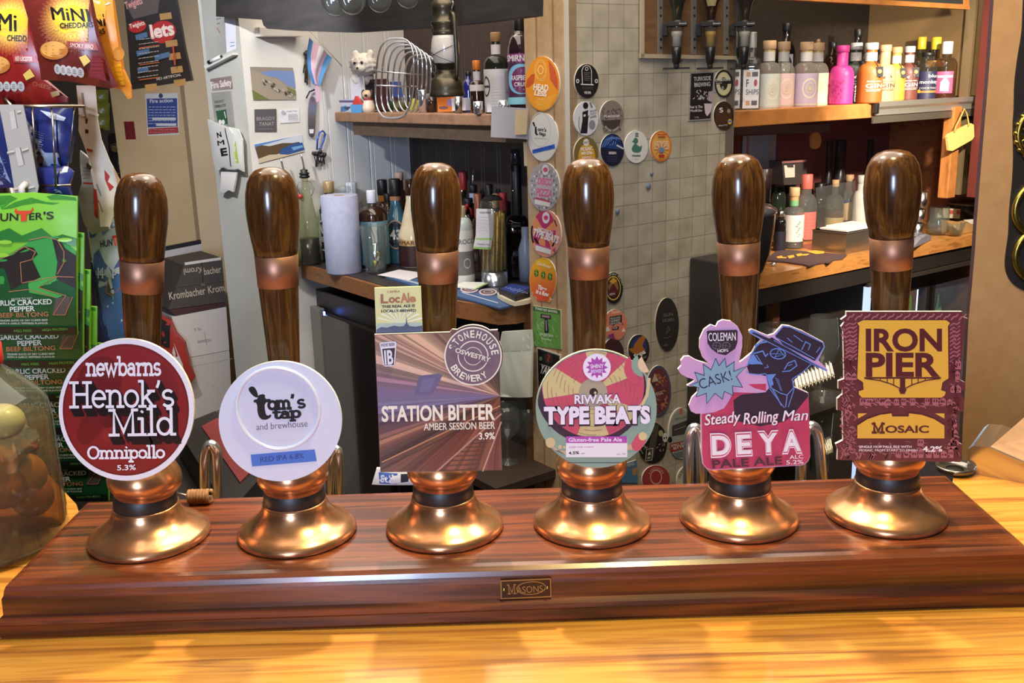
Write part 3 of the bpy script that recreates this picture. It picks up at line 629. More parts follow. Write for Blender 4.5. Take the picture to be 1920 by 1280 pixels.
# --- 2: white plate clip
rt, x = make_pump(1); bracket(rt, .12)
fr, mb, p = clip(rt, x, ell(525.5, 789.5, 115.5, 112.5, 64), 525, 789, (212, 216, 234), edge=(244, 240, 232))
q = fr.loc(521, 766); sx = (fr.loc(600, 766) - q).length; sy = (fr.loc(521, 688) - q).length
rg = MB(); rg.tube([(q.x + sx * .98 * math.cos(R_(a)), q.y + sy * .98 * math.sin(R_(a)), .0003) for a in range(0, 360, 6)], .0017, paint((220, 224, 240), .12, coat=.8), 10, closed=True)
p.poly(ell(521, 766, 74, 73, 48), (206, 209, 228))
BK = (30, 28, 32)
p.poly(smooth_poly([(464, 728), (473, 723), (480, 728), (485, 743), (481, 746), (472, 740)], 2), BK)
p.poly(smooth_poly([(484, 740), (497, 738), (497, 748), (508, 747), (507, 753), (496, 755), (497, 772), (501, 780), (508, 776), (509, 781), (500, 787), (489, 786), (483, 776), (482, 755), (475, 754), (476, 749), (483, 748)], 1), BK)
p.slab('om', (503, 767), (546, 765), 23, BK, .38); p.slab("'", (549, 762), (555, 761), 22, BK, .4); p.slab('s', (558, 764), (573, 763), 23, BK, .3); p.slab('tap', (513, 784), (564, 781), 18.5, BK, .38)
p.text('and brewhouse', (481, 806), (577, 799), 13, (110, 108, 116), -.005)
o = finish(mb, fr, rt, x, 'round glossy white pump clip'); rgo = rg.build('raised_rim', o)
t = Print(fr, MB(), gloss=.5, z0=.0004); t.poly([(470, 852), (590, 842), (594, 864), (473, 874)], (66, 112, 200)); t.text('RED IPA 6.8%', (489, 866), (570, 858), 10, (32, 44, 110), 0)
tp = t.mb.build('tape_label', o); tp['label'] = 'strip of blue tape with typed lettering'

# --- 3: railway clip
rt, x = make_pump(2); bracket(rt, .14)
# yellow-green card standing up behind it
f2, m2, p2 = clip(rt, x, [(702, 540), (789, 537), (793, 640), (706, 640)], 745, 580, (216, 212, 150), edge=(200, 205, 120), y=-.034)
p2.poly([(706, 606), (792, 604), (793, 640), (706, 640)], (176, 186, 176))
for k in range(9): a = R_(200 + 17.5 * k); p2.poly([(750, 606), (750 + 44 * math.cos(a - .05), 606 + 30 * math.sin(a - .05)), (750 + 44 * math.cos(a + .05), 606 + 30 * math.sin(a + .05))], (236, 238, 224))
p2.poly([(706, 618), (714, 613), (726, 614), (738, 610), (748, 612), (757, 611), (761, 606), (762, 592), (764, 606), (768, 611), (780, 612), (792, 610), (793, 640), (706, 640)], (84, 88, 112))
p2.text('CAMRA', (726, 549), (750, 548), 4.5, (150, 96, 70), .02); p2.text('L', (714, 568), (728, 567.5), 17, (160, 100, 70), .04); p2.text('oc', (729, 567), (750, 566.5), 15, (160, 100, 70), .04); p2.text('Al', (751, 567), (768, 566), 18, (178, 122, 84), .04); p2.text('e', (768, 566), (780, 565), 15, (178, 122, 84), .04)
p2.text('THIS REAL ALE IS', (716, 577), (778, 575), 5, (30, 30, 34), .03); p2.text('LOCALLY-BREWED', (715, 585), (780, 584), 5, (30, 30, 34), .03)
finish(m2, f2, rt, x, 'small yellow-green card showing a church spire under sun rays', 'crowner_card')
ol = [(702, 627), (780, 624.5), (843, 622.5), (848, 617)] + ell(887, 667, 56, 58, 14, a0=238, a1=300) + [(918, 619), (933, 618), (934, 634)] + ell(887, 667, 56, 58, 10, a0=-30, a1=30) + [(936.5, 706), (938, 790), (941.5, 881), (820, 884), (713, 885), (708, 760)]
fr, mb, p = clip(rt, x, ol, 820, 755, (112, 76, 72))
p.z = .00006; VPx = (938, 742)
def edge_pt(t):
    # along top right -> top left -> bottom left -> bottom right
    L = [((936, 622), (703, 628)), ((703, 628), (714, 884)), ((714, 884), (939, 880))]; k = min(2, int(t)); a, b = L[k]; f = t - k; return (a[0] + (b[0] - a[0]) * f, a[1] + (b[1] - a[1]) * f)
def mixc(a, b, t): return tuple(int(a[i] + (b[i] - a[i]) * t) for i in range(3))
ramp = [(0, (92, 70, 64)), (.45, (120, 90, 76)), (.62, (196, 160, 132)), (.95, (176, 138, 122)), (1.15, (190, 160, 140)), (1.3, (148, 116, 128)), (1.42, (120, 108, 140)), (1.56, (134, 120, 154)), (1.66, (98, 72, 86)), (1.78, (148, 104, 86)), (1.9, (72, 50, 52)), (2.05, (134, 88, 68)), (2.2, (96, 54, 44)), (2.45, (120, 66, 52)), (2.7, (134, 82, 64)), (3, (104, 62, 56))]
r2 = random.Random(3); t0 = 0
while t0 < 3:
    t1 = min(3, t0 + r2.uniform(.012, .04)); k = 0
    while ramp[k + 1][0] < t0: k += 1
    c_ = mixc(ramp[k][1], ramp[k + 1][1], (t0 - ramp[k][0]) / (ramp[k + 1][0] - ramp[k][0])); j = r2.uniform(.78, 1.2); c_ = tuple(min(255, int(v * j) // 6 * 6) for v in c_)
    A_, B_ = edge_pt(t0), edge_pt(t1); q = [VPx, A_, B_]
    if int(t0) != int(t1) and t1 < 3: q = [VPx, A_, edge_pt(float(int(t1))), B_]
    p.z -= p.step; p.poly(q, c_); t0 = t1
p.poly([(776, 740), (786, 704), (822, 700), (830, 703), (812, 738), (800, 741)], (108, 100, 134)); p.poly([(786, 735), (793, 710), (818, 708), (806, 733)], (118, 110, 148))
for k in range(13):
    f = k / 12; y = 800 + 82 * f ** 1.4; xl, xr = 922 - 100 * f ** 1.3, 926 - 30 * f ** 1.3; p.line([(xl, y), (xr, y - 2)], 2.2, (92, 56, 48))
p.line([(940, 775), (818, 884)], 3, (176, 138, 120)); p.line([(940, 790), (905, 883)], 2.6, (190, 150, 130)); p.line([(938, 760), (716, 866)], 2.4, (186, 132, 92)); p.line([(938, 768), (714, 880)], 1.5, (70, 44, 42))
CW_ = (236, 230, 214)
p.text('STATION BITTER', (716, 789), (928, 785), 29, CW_, .03); p.text('AMBER SESSION BEER', (795, 806), (928, 803), 14, CW_, .02); p.text('3.9%', (898, 823), (928, 822), 13, CW_, .02)
p.poly(ell(887, 667, 54, 55, 48), (122, 100, 112)); p.ring(ell(887, 667, 54, 55, 48), ell(887, 667, 51.5, 52.5, 48), CW_); p.ring(ell(887, 667, 29, 29, 40), ell(887, 667, 27, 27, 40), CW_); p.ring(ell(887, 667, 17, 17, 30), ell(887, 667, 15.8, 15.8, 30), CW_)
p.arctext('STONEHOUSE', (887, 667), 35, 35, 195, 358, 14, CW_, .02); p.arctext('BREWERY', (887, 667), 47, 47, 155, 52, 13, CW_, .02)
p.poly([(846, 652), (850, 648), (922, 670), (925, 677), (921, 681), (849, 660)], (122, 100, 112)); p.text('OSWESTRY', (853, 659), (918, 678), 9, CW_, .02)
p.poly([(712, 643), (716, 641), (741, 639), (744, 642), (741, 682), (738, 685), (722, 686), (719, 683)], (226, 224, 236)); p.text('INDIE BEER', (715, 649), (741, 647), 6, (60, 44, 60), .02)
p.poly([(717, 653), (741, 651), (739, 683), (721, 684)], (60, 46, 60)); p.text('IB', (722, 682), (738, 681), 27, (226, 224, 236), .03)
finish(mb, fr, rt, x, 'square pump clip with a streaking railway scene and a round badge breaking its top edge')

# --- 4: record clip
rt, x = make_pump(3); bracket(rt, .12)
fr, mb, p = clip(rt, x, ell(1118, 766, 113.5, 111, 64), 1118, 765, (138, 166, 152), edge=(240, 226, 196))
CX, CY = 1112, 733
def inrim(pl):   # keep artwork inside the rim
    o = []
    for a, b in pl:
        d = math.hypot((a - 1118) / 111, (b - 766) / 108.5); o.append((a, b) if d <= 1 else (1118 + (a - 1118) / d, 766 + (b - 766) / d))
    return o
p.poly(inrim(ell(CX - 4, 728, 104, 104, 60)), (62, 46, 64)); p.poly(inrim(ell(CX, 722, 96, 98, 60)), (198, 84, 108))
for a0, a1 in ((72, 108), (165, 208), (258, 290), (-40, -14), (28, 46)):
    p.poly(inrim([(CX, CY)] + ell(CX, 722, 95, 97, 8, a0=a0, a1=a1)), (206, 190, 138))
zr = p.z
for rr in (38, 46, 54, 62, 70, 78, 86):
    for a0 in range(0, 360, 40): p.z = zr; p.line(inrim(ell(CX, CY - 4, rr, rr, 5, a0=a0 + rr, a1=a0 + rr + 24)), .9, (150, 96, 92))
p.poly(ell(CX, 736, 27, 27, 32), (172, 160, 140)); p.poly(ell(1113, 735, 8, 8, 20), (52, 44, 52)); p.poly(ell(1116, 736, 2.6, 2.6, 12), (206, 200, 150))
p.poly(inrim([(1000, 850), (1060, 852), (1110, 846), (1240, 848), (1240, 885), (1000, 885)]), (198, 172, 142)); p.line([(1062, 867), (1165, 867)], 1, (60, 46, 64))
p.poly(ell(1200, 690, 30, 30, 24, a0=90, a1=230), (198, 84, 108)); p.poly(ell(1206, 684, 22, 22, 24, a0=90, a1=240), (138, 166, 152)); p.poly(ell(1210, 682, 14, 16, 20, a0=60, a1=240), (224, 196, 164))
p.line([(1217, 708), (1213, 740), (1204, 758), (1180, 776)], 6, (206, 190, 150)); p.poly(ell(1032, 829, 9, 10, 20), (206, 186, 146)); p.poly(ell(1050, 837, 3.6, 4, 14), (206, 186, 146)); p.poly(ell(1058, 838, 2.6, 3, 14), (206, 186, 146))
p.poly(ell(1193, 834, 9, 11, 20), (198, 84, 108)); p.poly([(1184, 830), (1196, 812), (1212, 824), (1201, 842)], (198, 84, 108)); p.poly(ell(1205, 817, 8, 8, 20), (214, 196, 146))
p.poly(ell(1119, 688, 26, 25.5, 40), (234, 226, 246)); p.poly(star(1119, 688, 21, 14, 12), (172, 78, 172)); p.text('SHINY', (1107, 690), (1132, 689), 8, (234, 226, 246), .02); p.text('BREWERY', (1108, 699), (1131, 698), 7, (234, 226, 246), .01)
p.text('RIWAKA', (1077, 757), (1165, 755), 18, (58, 44, 62), .05); p.text('TYPE BEATS', (1019, 795), (1221, 793), 32, (58, 44, 62), .09)
p.text('RIWAKA', (1077, 756), (1164, 755), 17, (232, 228, 246), .03); p.text('TYPE BEATS', (1020, 793), (1219, 791), 31, (232, 228, 246), .055)
p.rect(1061, 817, 1176, 856, (232, 230, 240)); p.rect(1061, 817, 1175.5, 829.5, (176, 80, 176)); p.text('Gluten-free Pale Ale', (1066, 827), (1166, 826.5), 7.5, (232, 226, 244), .02)
p.text('single hop riwaka', (1066, 838.5), (1113, 838), 3.6, (176, 80, 176), 0); p.text('4.5%', (1066, 851), (1086, 850), 5.5, (40, 34, 44), .03); p.text('ABV', (1089, 850.5), (1097, 850), 2.5, (40, 34, 44), 0); p.text('330 / 500', (1156, 852), (1173, 851), 3, (120, 110, 120), 0)
finish(mb, fr, rt, x, 'round pump clip of a pink and cream record on sage green')

# --- 5: cut-out clip with a hatted man
rt, x = make_pump(4); bracket(rt, .13)
O5 = (1080, 600)
ol = pts('''936 700 940 1000 950 1080 980 1115 1010 1126 1400 1106 1700 1088 1740 1060 1757 1020 1750 700 1742 545 1690 520 1628 497 1640 440 1700 395 1768 330
 1880 386 1890 374 1818 300 1866 200 1856 165 1700 80 1600 42 1548 36 1486 102 1440 116 1318 66 1298 78 1302 98 1392 148 1345 196 1318 244 1250 300 1222 318 1246 200 1248 120 1215 50 1160 6 1100 -2 1066 14 1050 48 1010 34 960 70
 928 140 926 210 950 280 1000 330 900 300 850 270 812 272 786 302 790 340 764 368 784 402 840 432 900 450 832 490 846 496 912 500 912 540 870 580 846 640 862 684 900 702''', 4, *O5)
fr, mb, p = clip(rt, x, ol, 1400, 745, (206, 160, 206), edge=(246, 242, 232))
CRM = (190, 66, 100); DK = (58, 46, 62); BL = (104, 140, 214); WH = (236, 230, 240)
def q5(s): return pts(s, 4, *O5)
p.poly(q5('942 704 1040 690 1110 660 1150 600 1180 540 1742 560 1750 700 1756 1015 1738 1056 1700 1083 1400 1101 1012 1120 984 1110 956 1078 946 1000'), CRM)
p.poly(q5('1180 540 1200 460 1320 470 1430 440 1430 545'), (206, 160, 206)); p.poly(q5('1290 480 1425 476 1425 530 1340 510'), CRM)
p.poly(q5('1180 600 1240 558 1420 540 1450 506 1640 506 1738 548 1742 570 1620 720 1560 760 1380 796 1190 752'), DK)
p.poly(q5('1280 345 1312 252 1345 198 1400 156 1470 128 1770 328 1700 390 1622 462 1632 520 1560 560 1452 520 1425 420 1370 404 1300 400'), DK)
p.poly(q5('1490 116 1552 44 1606 50 1700 88 1850 166 1860 200 1790 306 1560 190'), DK)
p.poly(q5('1310 74 1324 72 1880 372 1874 384 1300 96'), BL); p.poly(q5('1330 88 1500 160 1860 372 1320 98'), DK)
for s, wd_ in (('1284 342 1300 300 1320 250 1348 200 1392 160', 2), ('1276 380 1300 400 1370 408 1424 400', 1.8), ('1490 118 1552 46 1606 52 1850 168 1860 200 1800 300', 1.8), ('1494 128 1640 206 1790 290', 1.6), ('1482 150 1600 214 1760 310', 1.4), ('1330 250 1400 230 1420 270 1440 250', 2.4), ('1300 296 1390 320 1350 260', 2), ('1285 330 1330 318 1400 330', 1.6), ('1340 190 1380 170 1430 160', 3), ('1560 370 1590 320 1640 300 1655 340 1600 380 1545 384', 2), ('1590 340 1620 330', 1.5), ('1760 330 1700 388 1620 440 1630 500', 1.8), ('1424 404 1450 480 1500 560 1540 640', 2), ('1452 500 1530 545 1580 560 1636 500', 1.8), ('1582 560 1570 650', 2), ('1636 510 1590 650', 1.6), ('1450 510 1560 655', 1.6), ('1690 222 1720 160 1756 180 1740 222', 1.8), ('1580 130 1620 165', 1.5), ('1630 110 1700 160', 1.5), ('1800 240 1830 200', 1.6), ('1430 330 1440 350 1410 356', 1.4)):
    p.line(q5(s), wd_, BL)
p.ring(q5(' '.join('%f %f' % c_ for c_ in ell(1512, 250, 62, 42, 24, rot=8))), q5(' '.join('%f %f' % c_ for c_ in ell(1512, 250, 54, 34, 24, rot=8))), BL); p.line(q5('1460 250 1560 250 1490 275 1520 215 1560 270'), 1.4, BL)
p.poly(q5('1430 405 1500 400 1470 440 1480 480 1450 500'), BL); p.poly(q5('1300 280 1330 250 1360 300 1400 325 1310 330 1286 312'), BL)
for k in range(7): p.line(q5('%d %d %d %d' % (1490 + k * 6, 430 + k * 14, 1520 + k * 4, 445 + k * 14)), 1, BL)
bs_ = '1045 285 1070 340 1115 283 1125 350 1185 308 1180 382 1276 343 1200 420 1246 500 1170 490 1176 562 1110 530 1096 590 1040 545 978 622 975 545 898 572 920 502 850 486 915 460 888 388 960 412 952 328 1010 370'
p.poly(q5(bs_), (132, 168, 192)); p.line(q5(bs_), 1.2, DK, closed=True)
p.text('CASK!', (1313, 729), (1373, 711), 20, (44, 40, 56), -.005)
p.poly(q5('978 82 990 76 1200 70 1210 80 1208 165 1190 212 1120 260 1060 248 1010 210 984 170'), DK); p.text('COLEMAN', (1328, 638.5), (1379, 637), 16, WH, .01); p.text('HOPS', (1345, 660), (1365, 658), 6, WH, .02)
for cx_ in (1343, 1361): p.ring(ell(cx_, 647, 8, 7, 20), ell(cx_, 647, 6.8, 5.8, 20), (120, 110, 110)); p.line([(cx_ - 6, 646), (cx_ + 6, 648)], .8, (120, 110, 110)); p.line([(cx_, 641), (cx_ - 2, 653)], .8, (120, 110, 110))
for o_, c_, bo in ((1.2, (120, 40, 70), .03), (0, WH, .012)):
    p.text('Steady', (1320 + o_, 796 + o_), (1386 + o_, 789 + o_), 21, c_, bo, slant=.25); p.text('Rolling', (1393 + o_, 794 + o_), (1457 + o_, 788 + o_), 22, c_, bo, slant=.25); p.text('Man', (1466 + o_, 788 + o_), (1512 + o_, 786 + o_), 21, c_, bo, slant=.25)
for ch, xa, xb, yb in (('D', 1332, 1371, 853), ('E', 1379, 1410, 851), ('Y', 1420, 1460, 848), ('A', 1465, 1503, 846)):
    p.text(ch, (xa, yb), (xb, yb - 1.5), 41, WH, .07); p.text(ch, (xa + 1.5, yb - 1.3), (xb - 1.5, yb - 2.6), 38.5, CRM, .05); p.text(ch, (xa + 2.6, yb - 2.4), (xb - 2.6, yb - 3.6), 36, WH, .03)
p.text('PALE ALE', (1335, 876), (1466, 868), 15, (70, 48, 70), .02); p.text('ALC', (1479, 858.5), (1505, 857), 7.5, WH, .01); p.text('5.2%', (1473, 868.5), (1505, 867), 8, WH, .01)
finish(mb, fr, rt, x, 'cut-out pump clip of a pink flower and a hatted man in profile')

# --- 6: maroon and yellow town clip
rt, x = make_pump(5); bracket(rt, .14)
ol = [(1587, 584), (1804, 584), (1805, 594), (1815, 597), (1806, 604), (1812, 612), (1808, 616), (1800, 712), (1810, 717), (1810, 730), (1800, 733), (1807, 748), (1807, 770), (1797, 773), (1796, 829), (1804, 833), (1801, 866), (1690, 864), (1570, 862), (1571, 842), (1567, 832), (1581, 825), (1580, 770), (1570, 769), (1570, 747), (1580, 739), (1580, 730), (1572, 729), (1572, 714), (1583, 710), (1581, 620), (1577, 612), (1584, 604), (1577, 599), (1587, 592)]
fr, mb, p = clip(rt, x, ol, 1690, 725, (104, 52, 58), edge=(244, 240, 228))
PK = (172, 104, 112); MR = (92, 42, 48); YE = (228, 178, 72)
zw = p.z + .00003
for k in range(15):
    x0 = 1588 + k * 15; p.z = zw; p.line([(x0, 600), (x0 + 5, 594), (x0 + 10, 593), (x0 + 14, 588)], 2.6, PK)
for side in (0, 1):
    for k in range(11):
        y = 606 + k * 7.5; xa, xb = ((1585, 1607) if side == 0 else (1781, 1800)); p.z = zw; p.line([(xa, y + 5), (xa + (xb - xa) * .35, y), (xa + (xb - xa) * .7, y + 2), (xb, y - 3)], 2.2, PK)
r3 = random.Random(5); zh = p.z + .00005
def house(x0, y0, w_, h_):
    p.z = zh
    p.poly([(x0, y0), (x0, y0 - h_), (x0 + w_ / 2, y0 - h_ - w_ * .5), (x0 + w_, y0 - h_), (x0 + w_, y0)], PK if r3.random() < .7 else MR); p.rect(x0 + w_ * .2, y0 - h_ * .8, x0 + w_ * .42, y0 - h_ * .45, MR); p.rect(x0 + w_ * .6, y0 - h_ * .8, x0 + w_ * .82, y0 - h_ * .45, MR); p.line([(x0 - 1, y0 - h_), (x0 + w_ / 2, y0 - h_ - w_ * .55), (x0 + w_ + 1, y0 - h_)], 1, (70, 30, 38))
for yy, xs in ((692, (1584, 1594, 1782, 1791)), (712, (1585, 1596, 1781, 1790)), (736, (1782, 1790)), (760, (1612, 1624, 1636, 1648, 1660, 1676, 1690, 1706, 1720, 1734, 1748, 1762, 1776, 1788)), (775, (1584, 1776, 1788)), (800, (1776, 1785)), (820, (1776, 1785)), (842, (1776, 1786)), (858, (1680, 1694, 1708, 1722, 1736, 1750, 1764, 1778, 1788)), (836, (1720, 1782))):
    for xx in xs: house(xx, yy, 9 + r3.random() * 3, 9 + r3.random() * 6)
for k in range(26):
    p.z = zh; x0, y0 = r3.uniform(1576, 1604), r3.uniform(720, 855); p.line([(x0, y0), (x0 + r3.uniform(2, 8), y0 + 6), (x0 + r3.uniform(-4, 6), y0 + 12)], 1.6, PK)
for k in range(16): p.z = zh; x0 = r3.uniform(1576, 1670); p.line([(x0, 860), (x0 + 4, 852), (x0 + 2, 848)], 2, PK)
hz_ = [(1574, 1605, 612, 858, 90), (1781, 1799, 612, 858, 60), (1606, 1770, 748, 770, 46), (1576, 1796, 826, 860, 80)]
for xa, xb, ya, yb, n_ in hz_:
    for k in range(n_):
        x0, y0 = r3.uniform(xa, xb - 4), r3.uniform(ya, yb - 6); w_ = min(xb, x0 + r3.uniform(3, 9)); p.z = zh + .00001 * (k % 3); p.line([(x0, y0), ((x0 + w_) / 2, y0 + r3.uniform(-3, 4)), (w_, y0 + r3.uniform(0, 5))], r3.uniform(1, 2.2), PK if r3.random() < .72 else MR)
p.z = zh + .0002
yel = [(1618, 600), (1774, 600), (1781, 605), (1777, 611), (1778, 709), (1767, 716), (1764, 731), (1773, 734), (1771, 741), (1765, 745), (1616, 745), (1610, 739), (1610, 733), (1619, 730), (1618, 716), (1607, 709), (1611, 611), (1607, 605)]
p.line(yel, 3, MR, closed=True); p.poly(yel, YE)
p.text('IRON', (1623, 656.5), (1766, 656.5), 41.5, MR, .035); p.text('PIER', (1623, 704), (1762, 704), 44, MR, .035)
p.line([(1620, 708), (1764, 708)], 3.2, MR); p.rect(1687, 707, 1697, 730, MR); p.poly([(1684, 729), (1700, 729), (1696, 738), (1688, 738)], MR)
p.line([(1622, 709), (1650, 713), (1672, 720), (1688, 728)], 2.2, MR); p.line([(1762, 709), (1734, 713), (1712, 720), (1696, 728)], 2.2, MR)
for k, d in ((1650, 713), (1663, 717), (1675, 721), (1734, 713), (1721, 717), (1709, 721)): p.line([(k, 708), (k, d)], 1.8, MR)
dome = [(1607, 821), (1607, 797), (1626, 785), (1649, 777), (1671, 774), (1672, 780), (1703, 780), (1704, 774), (1728, 777), (1751, 785), (1770, 797), (1770, 821)]
p.line(dome, 3, MR, closed=True); p.poly(dome, YE); p.poly([(1608, 774), (1625, 774), (1608, 784)], YE); p.poly([(1770, 774), (1752, 774), (1770, 784)], YE)
p.slab('M', (1635, 810), (1657, 810), 17, MR, .42); p.text('OSAIC', (1659, 810), (1741, 810), 13.5, MR, .03)
p.text('SINGLE HOP PALE ALE WITH', (1610, 838.5), (1708, 838.5), 4.4, (240, 226, 226), .02); p.text('MOSAIC FROM START TO FINISH', (1610, 845), (1719, 845), 4.4, (240, 226, 226), .02); p.text('4.2%', (1729, 845.5), (1766, 845), 10, (240, 226, 226), .04)
finish(mb, fr, rt, x, 'maroon pump clip of little houses with yellow panels')
# ================================================================ helpers for the things standing about
def sc(p): return (p - CAM).dot(CF) / FPX       # metres a pixel spans at a place
def face_cam(p): d = CAM - p; return math.atan2(d.x, -d.y)     # turn that points local -y at the bar
def soft_mb(fr, outline, bulge, mat, th=.004, e=.02, mb=None):
    """a soft packet: outline in pixels, front swelling towards the viewer, closed at the back"""
    q = [fr.loc(*p) for p in outline]; d = []
    for i in range(len(q)):
        a, b = q[i], q[(i + 1) % len(q)]; n = max(1, int((b - a).length / e)); d += [a + (b - a) * k / n for k in range(n)]
    x0, x1 = min(p.x for p in d), max(p.x for p in d); y0, y1 = min(p.y for p in d), max(p.y for p in d)
    def zf(x, y):
        s = (x - x0) / (x1 - x0) * 2 - 1; t = (y - y0) / (y1 - y0) * 2 - 1
        return bulge * (1 - abs(s) ** 3) * (1 - abs(t) ** 3) + bulge * .06 * math.sin(9 * s + 5 * t) * (1 - t * t)
    vs, fs = finer([(p.x, p.y, 0) for p in d], tess([(p.x, p.y) for p in d]), e)
    mb = mb or MB(); mb.add([(v[0], v[1], zf(v[0], v[1])) for v in vs], fs, mat, True)
    n = len(d); mb.add([(p.x, p.y, zf(p.x, p.y)) for p in d] + [(p.x, p.y, -th) for p in d], [[i, n + i, n + (i + 1) % n, (i + 1) % n] for i in range(n)] + [list(range(n, 2 * n))], mat)
    pr = Print(fr, mb, gloss=.32, warp=lambda v: (v[0], v[1], zf(v[0], v[1]) + v[2]), maxe=e, step=.00012); return mb, pr
def flat(fr, outline, col, th=.001, gloss=.4, side=None):
    mb = plate(fr, outline, th, paint(col, gloss), side=side); return mb, Print(fr, mb, gloss=gloss, step=.00015)
def put(mb, fr, name, label, cat, group=None): return tag(mb.build(name, mw=fr.mat()), label, cat, group)

# ================================================================ left: hanging snacks
ORG = 'cheese biscuit packets hanging at the top left'
# orange packet, behind
fr = fr_y(200, 80, .55)
mb, p = soft_mb(fr, [(150, -20), (210, -20), (222, 60), (232, 130), (245, 160), (247, 184), (240, 186), (229, 168), (205, 164), (150, 110)], .012, paint((226, 146, 48), .3))
p.poly(ell(165, 25, 38, 55), (244, 190, 74)); p.poly([(170, 0), (211, 6), (205, 10), (190, 9)], (240, 232, 200))
p.text('INI', (177, 50), (204, 48), 22, (24, 22, 20), .03, slant=-.2); p.text('ARS', (184, 68), (204, 63), 10, (24, 22, 20), .02); p.poly([(206, 116), (230, 120), (236, 160), (213, 156)], (240, 176, 40)); p.poly(ell(226, 101, 9, 13, 16), (206, 140, 60)); p.scribble(209, 122, 234, 154, 5, (222, 140, 30), 1.6)
put(mb, fr, 'snack_packet', 'orange cheese biscuit packet peeping out behind the brown one', 'snack packet', ORG)
def cheddar(fr, out, base, ctr, name, label, mini, ched, box, bis, cube, pills, flav, bx):
    mb, p = soft_mb(fr, out, .014, paint(base, .28)); cx, cy = ctr
    def inside(q): return [(max(min(a, bx[2]), bx[0]), max(min(b, bx[3]), bx[1])) for a, b in q]
    for j in range(8): p.poly(inside(star(cx, cy, 66 - 4 * j, 54 - 3.6 * j, 26, 7 * j)), mixc(base, (250, 204, 92), (j + 1) / 8))
    p.poly(inside(ell(cx, cy, 31, 27)), (246, 216, 60))
    for r in mini: p.text(*r)
    p.text(*ched); p.poly(box, mixc(base, (214, 90, 70), .5)); p.text(flav, (box[0][0] + 6, box[3][1] - 3), (box[1][0] - 5, box[2][1] - 3), 8, (240, 214, 200), .03)
    p.poly(ell(bis[0], bis[1], bis[2], bis[3], 32), (196, 124, 52)); p.poly(ell(bis[0], bis[1] - 2, bis[2] * .92, bis[3] * .84, 32), (228, 172, 92))
    for k in range(9): p.line([(bis[0] - bis[2] * .6 + (k % 3) * bis[2] * .5, bis[1] - bis[3] * .5 + (k // 3) * bis[3] * .4), (bis[0] - bis[2] * .45 + (k % 3) * bis[2] * .5, bis[1] - bis[3] * .55 + (k // 3) * bis[3] * .4)], 1.2, (196, 136, 62))
    p.poly(cube, (238, 206, 100)); x0, y0, n, dx, dy = pills
    for k in range(n): p.poly(ell(x0 + dx * k, y0 + dy * k, 6.4, 9.5, 18), (206, 206, 204)); p.scribble(x0 + dx * k - 3, y0 + dy * k - 5, x0 + dx * k + 4, y0 + dy * k + 5, 3, (70, 66, 66), 1)
    return mb, p
fr = fr_y(30, 100, .535); BKT = (24, 22, 20)
mb, p = cheddar(fr, [(-70, -20), (46, -20), (62, 60), (76, 105), (84, 148), (126, 183), (126, 192), (60, 196), (-70, 199)], (150, 34, 28), (28, 44), '', '', [('Mi', (8, 58), (40, 60), 34, BKT, .04, -.15)], ('CHEDD', (24, 77), (58, 78), 11, BKT, .02), [(33, 102), (74, 105), (80, 118), (36, 117)], (2, 122, 27, 17), [(53, 140), (66, 129), (74, 143), (58, 151)], (-4, 162, 5, 14, 0), 'RED LEICESTER', (-68, -18, 60, 150))
p.text('CHEESE', (74, 160), (106, 168), 8, (170, 84, 50), .02); p.poly([(104, 173), (119, 169), (120, 178), (107, 182)], (214, 160, 64))
put(mb, fr, 'snack_packet', 'red cheese biscuit packet at the far left edge of the picture', 'snack packet', ORG)
fr = fr_y(130, 80, .50)
mb, p = cheddar(fr, [(36, -20), (168, -20), (186, 70), (200, 115), (219, 163), (205, 166), (150, 156), (128, 152), (80, 150), (78, 110), (58, 40)], (112, 42, 36), (142, 38), '', '', [('MiNI', (108, 38), (176, 42), 25, BKT, .035, -.3)], ('CHEDDARS', (122, 54), (181, 52), 10, BKT, .02), [(135, 78), (186, 81), (190, 95), (137, 92)], (110, 95, 27, 17), [(158, 108), (170, 103), (178, 115), (166, 125)], (117, 130, 5, 11.5, 1.6), 'SMOKY BBQ', (50, -18, 172, 120))
p.poly([(186, 104), (200, 110), (208, 152), (178, 144)], (124, 30, 36)); p.scribble(184, 112, 204, 146, 5, (150, 60, 60), 1.4)
put(mb, fr, 'snack_packet', 'brown smoky cheese biscuit packet hanging in front of the red and orange ones', 'snack packet', ORG)

# dark card of snack bags behind
fr = fr_y(300, 80, 1.05)
mb, p = flat(fr, [(228, -40), (322, -40), (334, 20), (346, 90), (360, 151), (318, 157), (262, 166), (246, 168), (240, 80)], (44, 40, 40), .012, .3)
TANC = (178, 142, 92); RDC = (178, 44, 44)
p.poly([(232, 0), (262, -20), (300, -10), (296, 24), (250, 36)], (92, 84, 82)); p.text('Twiglets', (236, 18), (268, 6), 14, (226, 160, 160), .02, slant=.2)
p.poly(ell(305, 60, 25, 21, 28, rot=-12), RDC); p.text('lets', (284, 72), (328, 64), 26, (240, 226, 222), .04); p.poly(ell(258, 50, 17, 11, 20, rot=-14), RDC); p.text('Twiglets', (244, 54), (272, 46), 9, (240, 226, 222), .02)
for q in ((299, 26), (310, 77), (316, 101), (320, 126), (326, 150), (272, 159)): p.poly([(q[0], q[1]), (q[0] + 22, q[1] - 3), (q[0] + 24, q[1] + 9), (q[0] + 2, q[1] + 12)], TANC)
for q in ((254, 66, 276, 60), (256, 96, 280, 91), (290, 104, 318, 97), (258, 128, 278, 124)): p.poly([(q[0], q[1]), (q[2], q[3]), (q[2] + 2, q[3] + 9), (q[0] + 2, q[1] + 10)], (84, 116, 160))
for y in (90, 122, 150): p.line([(262, y), (290, y - 4), (300, y - 5)], 1.6, (200, 110, 60))
